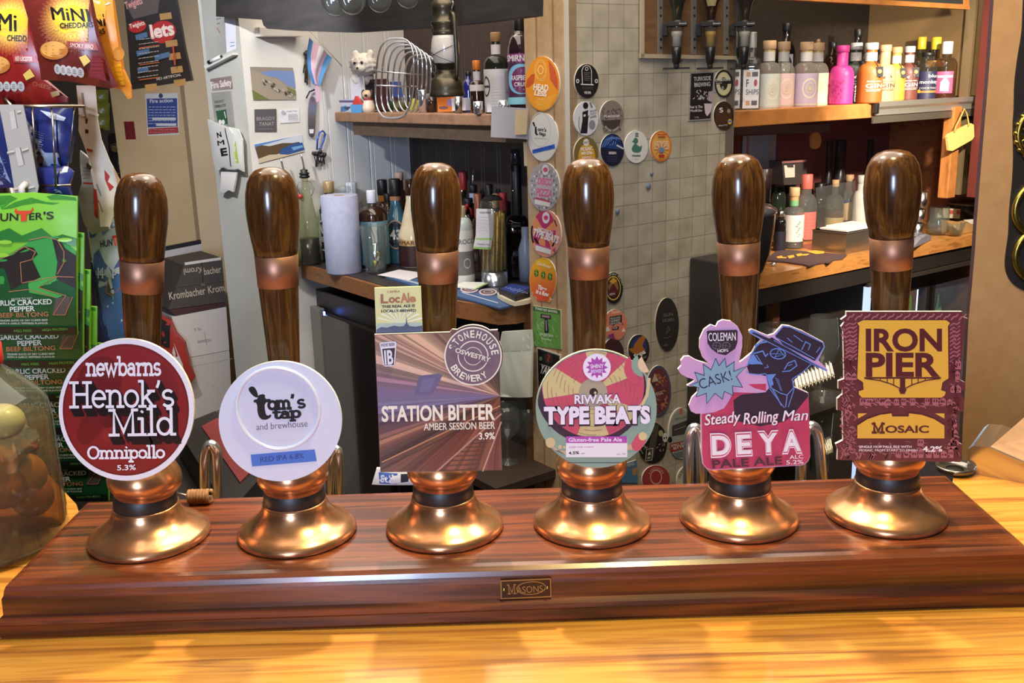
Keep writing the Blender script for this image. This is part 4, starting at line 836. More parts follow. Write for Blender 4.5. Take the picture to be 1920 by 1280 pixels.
p.scribble(262, 70, 300, 150, 9, (176, 172, 168), 1.4, slope=-.14); p.line([(328, 86), (332, 122)], 3, (196, 80, 60)); p.text('NO ARTIFICIAL', (298, 151), (344, 142), 5, (200, 196, 190), .01)
put(mb, fr, 'snack_card', 'black hanging card of crisp snack bags with a red blob and tan squares', 'snack card')

# wire rack, navy packets, clip strips
t = thing('wire_rack', 'thin steel wire rack holding navy packets at the left', 'wire rack', at_y(90, 270, .49)); M_W = paint((176, 164, 148), .25, 1)
W = Matrix.Translation(-at_y(90, 270, .49))
for k, (a, b, y0, y1, r) in enumerate((((-60, 199), (157, 199), .485, .485, .0022), ((60, 199), (70, 352), .487, .487, .0014), ((97, 199), (105, 352), .487, .487, .0014), ((140, 199), (128, 312), .487, .50, .0011), ((68, 348), (133, 347), .489, .489, .0014), ((157, 199), (157, 202), .485, .62, .0018))):
    MB().tube([at_y(*a, y0), at_y(*b, y1)], r, M_W, 8).build('wire', t, W)
q = at_y(14, 300, .60); b_ = MB(); b_.tube([(q.x, q.y, 0), (q.x, q.y, 1.74)], .011, M_W, 12); b_.tube([(q.x, q.y, 1.52), at_y(20, 199, .485)], .003, M_W, 8); b_.build('post', t, W)
NV = 'navy packets in the wire rack'
fr = fr_y(90, 270, .512); mb, p = soft_mb(fr, [(42, 198), (136, 196), (139, 255), (132, 306), (112, 314), (76, 312), (58, 262)], .014, paint((36, 46, 108), .25)); p.poly([(50, 222), (62, 232), (94, 266), (118, 288), (114, 310), (80, 312), (64, 290)], (166, 182, 214)); p.scribble(64, 240, 92, 272, 8, (90, 100, 130), 1.2, slope=.3); p.poly([(82, 206), (112, 212), (130, 220), (128, 226), (106, 222)], (190, 200, 220))
put(mb, fr, 'crisp_packet', 'navy packet with a pale blue panel behind the wires', 'crisp packet', NV)
fr = fr_y(100, 335, .505); mb, p = soft_mb(fr, [(66, 314), (124, 311), (138, 322), (130, 350), (136, 372), (70, 372)], .012, paint((40, 48, 120), .28)); p.poly([(92, 364), (110, 353), (120, 356), (122, 370)], (176, 190, 220)); p.rect(120, 302 + 10, 129, 322, (226, 226, 222))
put(mb, fr, 'crisp_packet', 'plain navy packet low in the wire rack, above the green pouch', 'crisp packet', NV)
fr = fr_y(0, 300, .498); mb, p = soft_mb(fr, [(-60, 205), (6, 205), (14, 260), (26, 352), (-60, 352)], .012, paint((34, 44, 104), .28)); p.poly([(-60, 280), (4, 288), (22, 344), (-60, 352)], (150, 168, 204)); p.scribble(-40, 296, 16, 340, 8, (90, 104, 140), 1.2)
put(mb, fr, 'crisp_packet', 'navy packet at the left edge, left of the grey clip strip', 'crisp packet', NV)
fr = fr_y(40, 270, .468); mb, p = flat(fr, [(-2, 196), (43, 196), (58, 270), (72, 350), (70, 362), (28, 362), (18, 300)], (178, 174, 170), .002, .35)
for q in ([(18, 210), (27, 206), (33, 240), (22, 243)], [(28, 278), (38, 276), (46, 308), (35, 312)]): p.poly(q, (200, 196, 192)); p.line([q[1], q[2]], 1.6, (120, 116, 112))
for a, b in (((33, 210), (40, 208)), ((14, 286), (28, 283)), ((42, 282), (54, 278)), ((28, 354), (42, 351)), ((54, 352), (66, 349))): p.line([a, b], 3.5, (214, 206, 192)); p.line([(a[0], a[1] + 3), (b[0], b[1] + 3)], 1.6, (110, 104, 98))
o = put(mb, fr, 'clip_strip', 'grey plastic clip strip with a hook holding the green pouches', 'clip strip'); hk = MB(); hk.tube([(fr.loc(50, 344).x, fr.loc(50, 344).y, .002), (fr.loc(47, 350).x, fr.loc(47, 350).y, .010), (fr.loc(50, 374).x, fr.loc(50, 374).y, .012)], .0045, paint((206, 204, 200), .3), 8); hk.build('hook', o)
fr = fr_y(180, 300, .60); mb, p = flat(fr, [(143, 160), (178, 160), (183, 225), (190, 262), (206, 302), (230, 348), (224, 372), (206, 425), (188, 425), (186, 390), (176, 325), (156, 268), (147, 245), (148, 215)], (240, 228, 208), .002, .4)
p.poly([(152, 174), (157, 174), (162, 220), (158, 222)], (170, 156, 130)); p.poly([(160, 222), (165, 222), (164, 232), (160, 231)], (90, 80, 66)); p.poly([(160, 242), (166, 243), (166, 250), (160, 249)], (60, 50, 40)); p.line([(163, 280), (174, 283)], 4, (196, 50, 44)); p.poly([(196, 318), (206, 330), (202, 340), (214, 350), (206, 358), (197, 336)], (190, 52, 44)); p.poly([(212, 312), (228, 340), (222, 350)], (226, 170, 110)); p.line([(148, 212), (160, 217)], 4, (250, 246, 238)); p.line([(166, 210), (186, 216)], 4, (250, 246, 238))
for y in (345, 375): p.line([(182 + (y - 345) * .1, y), (190 + (y - 345) * .1, y + 22)], 2, (150, 140, 124))
put(mb, fr, 'clip_strip', 'long curling white clip strip hanging beside the hand pump', 'clip strip')
fr = fr_y(170, 350, .614); mb, p = soft_mb(fr, [(150, 282), (168, 296), (176, 330), (190, 390), (206, 430), (172, 440), (160, 420), (146, 372), (158, 342)], .010, paint((172, 174, 180), .3)); p.line([(160, 342), (178, 343)], 3, (180, 50, 44)); p.poly([(166, 304), (176, 312), (174, 318), (166, 314)], (70, 66, 66)); p.poly([(180, 352), (188, 356), (188, 410), (182, 404)], (196, 50, 44)); p.scribble(160, 310, 176, 336, 4, (110, 110, 116), 1.4)
put(mb, fr, 'crisp_packet', 'silvery packet with a red band hanging behind the white clip strip', 'crisp packet')

# green pouches: one built, five copied down the strip
fr = fr_y(60, 500, .42)
mb, p = soft_mb(fr, [(-32, 364), (60, 361), (145, 368), (145, 628), (-32, 628)], .007, paint((126, 200, 58), .35), th=.003, e=.03)
DG = (58, 138, 44); MG = (46, 126, 52); XG = (26, 88, 48); DK = (44, 40, 38); CO = (176, 122, 84)
p.poly([(-30, 368), (20, 366), (34, 372), (20, 380), (6, 392), (0, 384), (-30, 390)], DG); p.poly([(30, 378), (60, 370), (88, 378), (114, 380), (100, 383), (70, 380), (44, 384), (24, 390), (6, 392)], DG); p.poly([(88, 368), (104, 364), (142, 370), (144, 376), (120, 374), (96, 374)], DG)
p.text('HUN', (-13, 414), (38, 412), 15, DK, .02); p.text('ER', (58, 411), (84, 410), 13, DK, .02); p.text("'S", (85, 410), (104, 409), 14, DK, .02); p.poly([(30, 395), (32, 389), (36, 394), (60, 394), (64, 388), (66, 392), (60, 400), (54, 401), (54, 413), (43, 414), (42, 401), (34, 400)], (206, 74, 40))
p.poly([(-32, 440), (0, 434), (22, 426), (46, 440), (82, 426), (104, 444), (120, 438), (145, 446), (145, 460), (120, 456), (100, 442), (60, 452), (30, 452), (-32, 456)], MG)
p.poly([(-32, 500), (30, 470), (60, 452), (110, 440), (145, 470), (145, 520), (-32, 560)], (58, 158, 74)); p.poly([(-32, 498), (20, 482), (60, 530), (145, 520), (145, 628), (-32, 628)], XG)
p.poly([(-32, 506), (-10, 488), (30, 476), (50, 460), (68, 462), (76, 474), (66, 484), (82, 518), (60, 526), (48, 530), (26, 542), (14, 502), (-4, 498), (-32, 510)], DK); p.poly([(102, 445), (116, 446), (126, 464), (145, 478), (145, 540), (124, 528), (108, 520), (112, 490)], DK); p.poly([(58, 530), (80, 518), (112, 516), (110, 524), (78, 536), (122, 552), (112, 556), (60, 546)], (70, 176, 84)); p.poly([(110, 556), (136, 554), (128, 588), (102, 588)], (92, 88, 86))
for s_ in ([(60, 448), (90, 442), (112, 448), (124, 470), (124, 490), (112, 512)], [(-30, 498), (20, 478), (52, 460), (72, 470), (66, 484), (44, 490), (46, 526)], [(46, 528), (110, 516), (142, 518)], [(22, 544), (60, 540), (100, 552), (110, 556)], [(112, 516), (78, 536), (122, 550), (128, 552), (104, 588), (126, 588), (140, 554)]): p.line(s_, 1.5, CO)
for c_ in ((16, 452), (126, 448), (10, 476)): p.poly(ell(c_[0], c_[1], 13, 4, 16), (150, 212, 70))
LW = (214, 224, 214)
p.text('READY TO EAT', (28, 560), (66, 558), 4, LW, 0); p.slab if 0 else None; p.text('GARLIC CRACKED', (-14, 571), (103, 567), 10, LW, .025); p.text('PEPPER', (24, 582), (71, 580), 10, LW, .025); p.text('BEEF BILTONG', (2, 593), (96, 590), 9, CO, .02)
p.text('TENDER SLICES OF DRY CURED BEEF', (3, 600.5), (94, 599), 3.6, LW, .01); p.text('WITH A GARLIC PEPPERED FLAVOUR', (3, 606), (94, 605), 3.6, LW, .01); p.rect(-32, 611, 145, 625, (30, 36, 34)); p.text('MSG FREE', (30, 621), (63, 620), 5, (96, 176, 74), .01); p.text('HIGH PROTEIN', (83, 619), (130, 617), 5, (96, 176, 74), .01)
GP = 'green biltong pouches down the clip strip'
g0 = put(mb, fr, 'snack_pouch', 'green biltong pouch at the front and top of the hanging stack, its whole face showing', 'snack pouch', GP)
for k, nm in enumerate(('second green pouch of the stack, just below the front one', 'third green pouch of the stack, level with the top of the egg jar', 'fourth green pouch of the stack, its edge beside the round red pump clip', 'fifth green pouch of the stack, half behind the round red pump clip', 'lowest green pouch of the stack, its foot just above the bar top')):
    c_ = g0.copy(); COL.objects.link(c_); q = at_y(60 + 13.5 * (k + 1), 500 + 65.5 * (k + 1), .42 + .012 * (k + 1)); c_.location = q; c_['label'] = nm
# blue pouch
fr = fr_y(200, 520, .626)
mb, p = soft_mb(fr, [(161, 415), (190, 411), (226, 410), (240, 520), (250, 660), (212, 662), (196, 600), (180, 520), (170, 470)], .008, paint((196, 214, 232), .35), e=.03)
p.poly([(166, 430), (182, 416), (200, 420), (190, 428), (178, 444), (170, 446)], (86, 112, 164)); p.poly([(190, 432), (206, 418), (226, 414), (226, 422), (208, 428), (196, 440)], (106, 132, 180)); p.poly([(178, 476), (188, 466), (200, 490), (214, 506), (228, 480), (240, 500), (250, 660), (212, 662), (196, 600), (182, 530)], (78, 116, 184)); p.poly([(176, 480), (190, 560), (214, 660), (205, 660), (184, 590)], (44, 60, 110)); p.text('HUN', (192, 462), (214, 459), 13, (40, 40, 50), .02); p.text('T', (214, 459), (224, 458), 18, (210, 60, 44), .05); p.poly([(205, 520), (212, 540), (236, 520), (238, 540), (214, 552), (204, 545)], (96, 92, 92)); p.line([(207, 518), (203, 546), (214, 552), (240, 526)], 1.4, CO)
for x0 in (188, 196, 216): p.line([(x0, 500), (x0, 520)], 3, (206, 220, 234)); p.line([(x0 - 5, 506), (x0 - 4, 513), (x0 + 4, 513), (x0 + 5, 503)], 2, (206, 220, 234))
put(mb, fr, 'snack_pouch', 'pale blue biltong pouch half hidden by the leftmost pump handle', 'snack pouch')
fr = fr_y(200, 590, .638); mb, p = soft_mb(fr, [(170, 490), (190, 500), (215, 600), (225, 690), (190, 700), (176, 600)], .006, paint((38, 48, 84), .35)); p.poly([(178, 540), (186, 545), (192, 580), (182, 575)], (56, 90, 160)); put(mb, fr, 'snack_pouch', 'dark navy pouch low behind the pale blue pouch', 'snack pouch')
fr = fr_y(340, 670, 2.29); mb, p = soft_mb(fr, [(300, 590), (322, 600), (332, 622), (348, 640), (358, 685), (367, 706), (356, 720), (332, 700), (310, 672), (298, 640)], .02, paint((166, 58, 48), .3)); p.poly([(330, 640), (346, 680), (350, 712), (336, 690), (326, 660)], (226, 214, 210)); p.poly([(302, 596), (322, 606), (322, 650), (304, 648)], (44, 40, 42)); put(mb, fr, 'crisp_packet', 'red and white packet poking out beside the round red pump clip', 'crisp packet')
# passage behind: yellow packets, dark packets, alarm box, notice
fr = fr_y(180, 205, 3.322)
for k, (x0, y0, x1, y1) in enumerate(((150, 168, 204, 196), (150, 194, 206, 222), (148, 216, 206, 244))):
    mb, p = soft_mb(fr, [(x0, y0), (x1, y0), (x1, y1), (x0, y1)], .02, paint((176, 168, 62), .3)); put(mb, fr, 'crisp_packet', ('yellow packet on the passage wall, topmost of three', 'yellow packet on the passage wall, middle of three', 'yellow packet on the passage wall, lowest of three')[k], 'crisp packet', 'yellow packets in the passage')
fr = fr_y(220, 300, 3.322)
for k, (x0, y0, x1, y1) in enumerate(((204, 250, 236, 290), (206, 282, 236, 345))):
    mb, p = soft_mb(fr, [(x0, y0), (x1, y0), (x1, y1), (x0, y1)], .02, paint((52, 42, 40), .2)); p.poly(ell((x0 + x1) / 2, y1 - 14, 11, 9, 18), (150, 120, 70)); put(mb, fr, 'crisp_packet', ('dark packet below the red alarm box, upper of two', 'dark packet below the red alarm box, lower of two')[k], 'crisp packet', 'dark packets in the passage')
q = at_y(248, 244, 2.93); b_ = MB(); k = sc(q); b_.box((0, 0, 0), (22 * k, .05, 36 * k), paint((150, 42, 40), .4), bev=.003); tag(b_.build('alarm_box', mw=Matrix.Translation(q)), 'small red alarm box on the passage wall', 'alarm box')
fr = fr_y(300, 214, YF + .004); mb, p = flat(fr, [(272, 176), (333, 174), (336, 252), (277, 255)], (232, 230, 224), .003)
p.poly([(275, 185), (332, 184), (333, 237), (277, 239)], (56, 78, 150)); p.poly([(278, 241), (334, 238), (335, 249), (278, 252)], (190, 60, 62)); p.poly(ell(301.5, 179.5, 4, 4.5, 16), (40, 66, 120)); p.text('Fire action', (281, 193), (324, 191), 7, (236, 236, 236), .02); p.scribble(279, 198, 330, 234, 7, (196, 204, 226), 1.2); p.rect(287, 220, 331, 225, (226, 226, 226)); p.rect(294, 231, 332, 236, (226, 226, 226)); p.scribble(280, 241, 330, 250, 2, (226, 160, 160), 1)
put(mb, fr, 'fire_notice', 'blue, white and red fire action notice on the cream wall', 'notice')
# framed portrait, cartons
FB = Frame(at_y(350, 560, 2.35), UU, ZZ)
fr = Frame(at_y(350, 500, 2.775), (math.cos(.0), math.sin(.5), 0), (-.1, .0, 1)); mb, p = flat(fr, [(290, 466), (389, 447), (402, 540), (300, 570)], (30, 28, 28), .015); p.poly([(296, 473), (382, 456), (394, 536), (304, 560)], (206, 198, 190)); p.poly([(300, 530), (318, 516), (330, 508), (350, 512), (372, 540), (374, 556), (306, 570)], (128, 124, 122)); p.poly(ell(331, 488, 14, 16, 24), (150, 128, 116)); p.poly(ell(331, 481, 14, 9, 20), (206, 200, 196)); p.line([(326, 490), (344, 486)], 2, (70, 60, 56))
put(mb, fr, 'picture_frame', 'black-framed monochrome portrait leaning behind the beer carton', 'picture')
def carton(name, label, corners, depth, col, art=None, cat='carton', group=None):
    mb = plate(FB, corners, depth, paint(col, .6)); p = Print(FB, mb, gloss=.6, step=.0003)
    if art: art(p)
    return put(mb, FB, name, label, cat, group)
def kart(p):
    L_ = (202, 184, 160); p.poly([(346, 492), (414, 482), (415, 487), (347, 497)], (220, 214, 204)); p.text('Krombacher', (318, 562), (386, 551), 15, L_, .01); p.text('Krom', (391, 550), (421, 545), 14, L_, .01); p.text('Kroml', (378, 500), (344, 504), 12, L_, .01); p.text('bacher', (383, 515), (415, 510), 13, L_, .01); p.line([(377, 492), (380, 528)], 1.4, (50, 46, 42)); p.line([(328, 538), (421, 526)], 1, (90, 84, 78)); p.rect(376, 531, 384, 536, (110, 104, 96))
carton('beer_carton', 'dark beer carton with pale lettering on top of the white cartons', [(345, 497), (416, 483), (424, 566), (316, 580)], .2, (78, 70, 64), kart)
mb = plate(FB, [(316, 581), (424, 567), (424, 574), (330, 592)], .16, paint((84, 56, 56), .15, coat=.6)); put(mb, FB, 'plastic_wrap', 'crumpled shiny wrap between the beer carton and the white cartons', 'packaging')
carton('white_carton', 'white cardboard carton with handling marks, directly under the beer carton', [(322, 594), (424, 575), (430, 656), (338, 673)], .2, (216, 206, 196), lambda p: (p.line([(383, 622), (388, 648)], 1, (150, 142, 134)), p.text('Tb', (362, 622), (378, 618), 6, (150, 142, 134), 0), p.scribble(370, 638, 396, 642, 2, (150, 142, 134), 1, slope=-.15)), group='white cartons under the beer carton')
carton('white_carton', 'lower white cardboard carton, bottom of the stack by the grey column', [(338, 674), (430, 657), (446, 1000), (370, 1020)], .2, (208, 198, 188), lambda p: (p.line([(346, 690), (436, 672)], 1, (170, 160, 150)), p.scribble(398, 718, 404, 726, 2, (170, 150, 144), 1)), group='white cartons under the beer carton')
pz = [at_z(x, y, .70) for x, y in ((330, 800), (404, 770), (520, 860), (430, 960))]
b_ = MB(); b_.prism([(q.x, q.y) for q in pz], .62, .70, paint((44, 42, 42), .4)); o = tag(b_.build('crate'), 'black-rimmed red crate low beside the grey column', 'crate'); pz = [at_z(x, y, .701) for x, y in ((378, 800), (408, 784), (500, 856), (450, 905))]; b_ = MB(); b_.prism([(q.x, q.y) for q in pz], .700, .703, paint((150, 62, 62), .5)); b_.build('liner', o)
b_ = MB(); b_.prism([(q.x, q.y) for q in [at_z(x, y, .62) for x, y in ((300, 840), (420, 760), (640, 880), (560, 1000), (330, 1000))]], 0, .618, paint((74, 70, 64), .6)); tag(b_.build('low_cupboard'), 'dull grey-brown low cupboard under the red crate behind the bar', 'cupboard')

# grey column: whiteboard, signs, leaflets
mb, p = flat(FRW, [(372, -40), (424, -40), (442, 92), (388, 116)], (176, 178, 184), .02, .5, side=paint((226, 226, 232), .5))
p.poly([(418, -40), (440, -40), (443, 91), (425, 99)], (226, 228, 238)); p.line([(406, 36), (414, 34)], 1.4, (70, 74, 100)); p.line([(407, 45), (413, 43)], 1.4, (90, 94, 120)); p.line([(407, 52), (413, 62)], 1.8, (170, 110, 100)); p.line([(432, 80), (440, 79)], 1, (60, 90, 150)); p.line([(432, 87), (440, 85)], 1, (60, 90, 150))
o = put(mb, FRW, 'whiteboard', 'tilted small whiteboard on the grey column', 'whiteboard'); b_ = plate(FRW, [(390, 122), (446, 96), (447, 103), (396, 129)], .002, paint((220, 220, 216), .5)); b_.prism([(FRW.loc(*q).x, FRW.loc(*q).y) for q in ((392, 124), (446, 99), (447, 103), (396, 129))], 0, .02, paint((214, 214, 208), .5)); b_.build('pen_tray', o)
b_ = MB(); A_, B_ = FRW.loc(403, 117), FRW.loc(426, 106); b_.tube([(A_.x, A_.y, .022), (B_.x, B_.y, .022)], .005, paint((232, 232, 236), .3), 10); d = (B_ - A_); b_.tube([(A_.x, A_.y, .022), (A_.x + d.x * .22, A_.y + d.y * .22, .022)], .0056, M_BLACK, 10); b_.tube([(B_.x, B_.y, .022), (B_.x + d.x * .06, B_.y + d.y * .06, .022)], .004, M_BLACK, 10); put(b_, FRW, 'marker_pen', 'white marker pen with a black cap resting in the whiteboard tray', 'pen')
mb, p = flat(FRW, [(394, 148), (434, 142), (437, 167), (398, 171)], (146, 16, 20), .002, .9); p.text('Fire Safety', (397, 166), (435, 160), 13, (238, 222, 222), .02); put(mb, FRW, 'fire_safety_sign', 'small red fire safety sign on the grey column', 'sign')
mb, p = flat(FRW, [(396, 174), (434, 170), (441, 240), (404, 244)], (216, 216, 216), .002, .9); p.text('EMERGENCY', (403, 194), (421, 191), 5, (60, 60, 66), .02); p.text('DEFIBRILLATOR', (403, 202), (424, 199), 5, (60, 60, 66), .02); p.poly([(405, 208), (424, 205), (428, 232), (410, 235)], (44, 84, 56)); p.poly(ell(413, 229, 3, 5, 12), (226, 226, 226)); p.poly(ell(419, 229, 3, 5, 12), (226, 226, 226)); p.line([(421, 209), (424, 221)], 1.6, (226, 226, 226)); put(mb, FRW, 'emergency_notice', 'white emergency notice with a green symbol below the red sign', 'notice')
F2 = Frame(FRW.o + FRW.n * .03, FRW.x, ZZ); mb, p = soft_mb(F2, [(389, 224), (430, 240), (436, 250), (440, 318), (404, 318), (396, 270)], .006, paint((206, 206, 204), .5)); p.text('N', (411, 258), (419, 256), 10, (40, 38, 40), .04); p.text('M', (412, 273), (424, 271), 10, (40, 38, 40), .03); p.text('E', (418, 292), (430, 290), 14, (40, 38, 40), .05); p.line([(424, 240), (432, 275), (434, 312)], 1.6, (60, 60, 60)); put(mb, F2, 'leaflet', 'grey leaflet with black letters hanging on the column', 'leaflet', 'leaflets on the column')
F2 = Frame(FRW.o + FRW.n * .022, FRW.x, ZZ); mb, p = soft_mb(F2, [(428, 238), (446, 242), (454, 262), (457, 322), (438, 320)], .005, paint((222, 226, 222), .5)); p.poly([(434, 258), (444, 260), (450, 306), (441, 304)], (176, 206, 84)); p.scribble(436, 262, 446, 304, 7, (226, 236, 200), 1.5); put(mb, F2, 'leaflet', 'leaflet with a lime green strip, right of the grey leaflet', 'leaflet', 'leaflets on the column')
mb, p = soft_mb(F2, [(414, 321), (444, 323), (442, 340), (438, 360), (430, 356), (420, 362), (412, 358), (416, 338)], .004, paint((228, 226, 222), .6)); put(mb, F2, 'torn_paper', 'torn white paper below the leaflets', 'paper')

# white side wall: cards, keys, opener, flag
FS = fr_v(520, 200, SV - .002)
mb, p = flat(FS, [(469, 125), (549, 127), (555, 187), (475, 188)], (150, 146, 128), .001)
p.poly([(471, 126), (548, 128), (550, 132), (510, 131), (488, 136), (470, 140)], (150, 140, 128)); p.poly([(487, 136), (510, 132), (550, 133), (554, 166), (536, 158), (520, 146), (500, 142)], (120, 142, 190)); p.poly([(470, 132), (486, 136), (500, 142), (522, 150), (554, 176), (555, 187), (476, 187), (471, 150)], (160, 150, 134)); p.poly([(472, 168), (486, 176), (506, 187), (476, 187)], (112, 118, 70)); p.poly([(536, 162), (554, 170), (555, 180), (545, 176)], (116, 124, 72))
for k in range(22): x0 = 488 + rnd.random() * 60; y0 = 142 + (x0 - 488) * .5 + rnd.random() * 12; p.line([(x0, y0), (x0 + 4, y0 + 4)], 2.5, rnd.choice([(96, 84, 70), (70, 62, 56), (190, 180, 164)]))
put(mb, FS, 'postcard', 'postcard of a rocky coast and blue sea on the white wall', 'postcard')
mb, p = flat(FS, [(477, 205), (518, 204), (519, 247), (478, 247)], (92, 90, 94), .001); p.text('BRAGDY', (481, 226), (516, 225), 7, (160, 158, 160), .01); p.text('TANAT', (486, 236), (514, 235), 7, (170, 168, 170), .01); p.scribble(484, 240, 514, 243, 1, (150, 148, 150), 1); put(mb, FS, 'slate_card', 'dark grey square card with pale lettering below the coast postcard', 'card')
mb, p = flat(FS, [(524, 206), (561, 204), (562, 229), (526, 231)], (232, 232, 238), .001); p.text('Bragdy Tanat', (538, 210), (557, 209), 3, (90, 90, 110), 0); p.scribble(540, 213, 558, 226, 5, (150, 152, 170), 1); p.poly(ell(529, 210, 3, 3.5, 12), (176, 178, 196)); put(mb, FS, 'business_card', 'small white business card right of the dark grey card', 'card')
mb, p = flat(FS, [(476, 271), (566, 252), (571, 283), (486, 306)], (206, 214, 226), .001); p.poly([(477, 271), (520, 262), (546, 257), (500, 270), (478, 276)], (92, 140, 206)); p.poly([(478, 276), (490, 272), (505, 274), (530, 268), (548, 268), (560, 266), (566, 270), (540, 282), (505, 294), (485, 300)], (96, 78, 56)); p.poly([(526, 280), (548, 270), (567, 267), (571, 281), (540, 290), (524, 290)], (56, 90, 150)); p.poly([(484, 298), (505, 290), (526, 289), (540, 290), (571, 282), (571, 284), (486, 306)], (206, 192, 166)); p.poly([(546, 276), (567, 272), (568, 276), (550, 282)], (120, 170, 220))
put(mb, FS, 'beach_photo', 'tilted photo of a beach and blue bay pinned below the cards', 'photo')
mb = plate(FS, [(476, 40), (564, 42), (564, 66), (478, 62)], .0, M_WHITEWALL) if 0 else MB(); a_, b_2 = FS.loc(478, 66), FS.loc(556, 72)
mb.box(((a_.x + b_2.x) / 2, (a_.y + b_2.y) / 2 + .012, .018), (b_2.x - a_.x, .026, .036), M_WHITEWALL, bev=.002); put(mb, FS, 'wall_box', 'small white boxed ledge high on the white wall', 'ledge')
def ppath(fr, s, z): return [(fr.loc(a, b).x, fr.loc(a, b).y, z) for a, b in s]
mb = MB(); ol = smooth_poly([(576, 182), (590, 180), (589, 245), (586, 257), (578, 257), (575, 245)], 2); mb.prism([(FS.loc(*q).x, FS.loc(*q).y) for q in ol], .006, .009, paint((176, 182, 196), .2, .9)); P_ = Print(FS, mb, z0=.0092, gloss=.4); P_.poly([(577, 242), (586, 242), (585, 250), (578, 250)], (232, 232, 236)); mb.tube(ppath(FS, [(572, 184), (578, 172), (588, 168)], .008), .0022, M_BLACK, 8); put(mb, FS, 'bottle_opener', 'flat steel bottle opener hanging below the flag', 'bottle opener')
o = None; mb = MB(); mb.tube(ppath(FS, [(592, 280), (593, 262), (597, 248), (603, 245), (607, 250), (605, 262), (599, 278)], .008), .0026, paint((48, 84, 190), .25, .6), 8, closed=True); put(mb, FS, 'carabiner', 'blue carabiner clip holding the black key bunch', 'carabiner')
mb = MB()
for k in range(11): x0 = 586 + rnd.random() * 22; y0 = 284 + rnd.random() * 8; a_ = FS.loc(x0, y0); b_2 = FS.loc(x0 + rnd.uniform(-9, 9), y0 + rnd.uniform(12, 26)); mb.tube([(a_.x, a_.y, .006 + .001 * (k % 4)), (b_2.x, b_2.y, .006 + .001 * (k % 3))], .0022, paint((40, 38, 40), .4) if k % 3 else M_STEEL, 6); mb.ball((a_.x, a_.y, .008), .0065, paint((36, 34, 36), .4), seg=10)
put(mb, FS, 'key_bunch', 'bunch of black-headed keys under the blue carabiner', 'keys', 'key bunches on the white wall')
mb = MB()
for k in range(8): x0 = 570 + rnd.random() * 6; y0 = 96 + rnd.random() * 10; a_ = FS.loc(x0, y0); b_2 = FS.loc(x0 + rnd.uniform(-4, 5), y0 + rnd.uniform(25, 58)); mb.tube([(a_.x, a_.y, .006), (b_2.x, b_2.y, .005)], .0022, paint((92, 84, 70), .35, .6), 6); mb.ball((a_.x, a_.y, .008), .007, paint((60, 54, 50), .4), seg=10)
put(mb, FS, 'key_bunch', 'dark hanging bunch of keys left of the striped flag', 'keys', 'key bunches on the white wall')
FF = fr_v(600, 110, SV - .03); t = thing('hand_flag', 'small blue, pink and white striped flag on a stick hanging from the black shelf', 'flag', FF.mat())
b_ = MB(); b_.tube(ppath(FF, [(581, 58), (641, 124)], 0), .0013, paint((196, 186, 170), .5), 8); b_.build('stick', t)
mb = MB(); A_ = [(583, 66), (626, 110)]; colsF = [(66, 124, 176), (206, 166, 186), (222, 222, 228), (206, 166, 186), (66, 124, 176)]
lo = [(577, 72), (577, 96), (580, 124), (588, 152), (594, 170)]; hi = [(584, 68), (596, 80), (608, 92), (622, 108), (604, 140), (600, 168)]
L0 = [(580, 70), (576, 100), (578, 128), (588, 158)]; L1 = [(624, 108), (614, 124), (606, 140), (599, 160)]
for k in range(5):
    def fv(u, v, k=k):
        s_ = (k + u) / 5; j = min(2, int(v * 3)); f = v * 3 - j; pa_ = Vector(L0[j]).lerp(Vector(L0[j + 1]), f); pb_ = Vector(L1[j]).lerp(Vector(L1[j + 1]), f)
        q = pa_.lerp(pb_, s_); l = FF.loc(q.x, q.y); return (l.x, l.y, -.006 * math.sin(s_ * 9 + v * 2))
    mb.sheet(fv, 4, 9, paint(colsF[k], .7))
mb.sheet(lambda u, v: (lambda l: (l.x, l.y, -.002))(FF.loc(590 + 8 * u + 4 * v, 158 + 34 * v - 4 * u)), 3, 3, paint((214, 180, 200), .7)); mb.build('cloth', t)
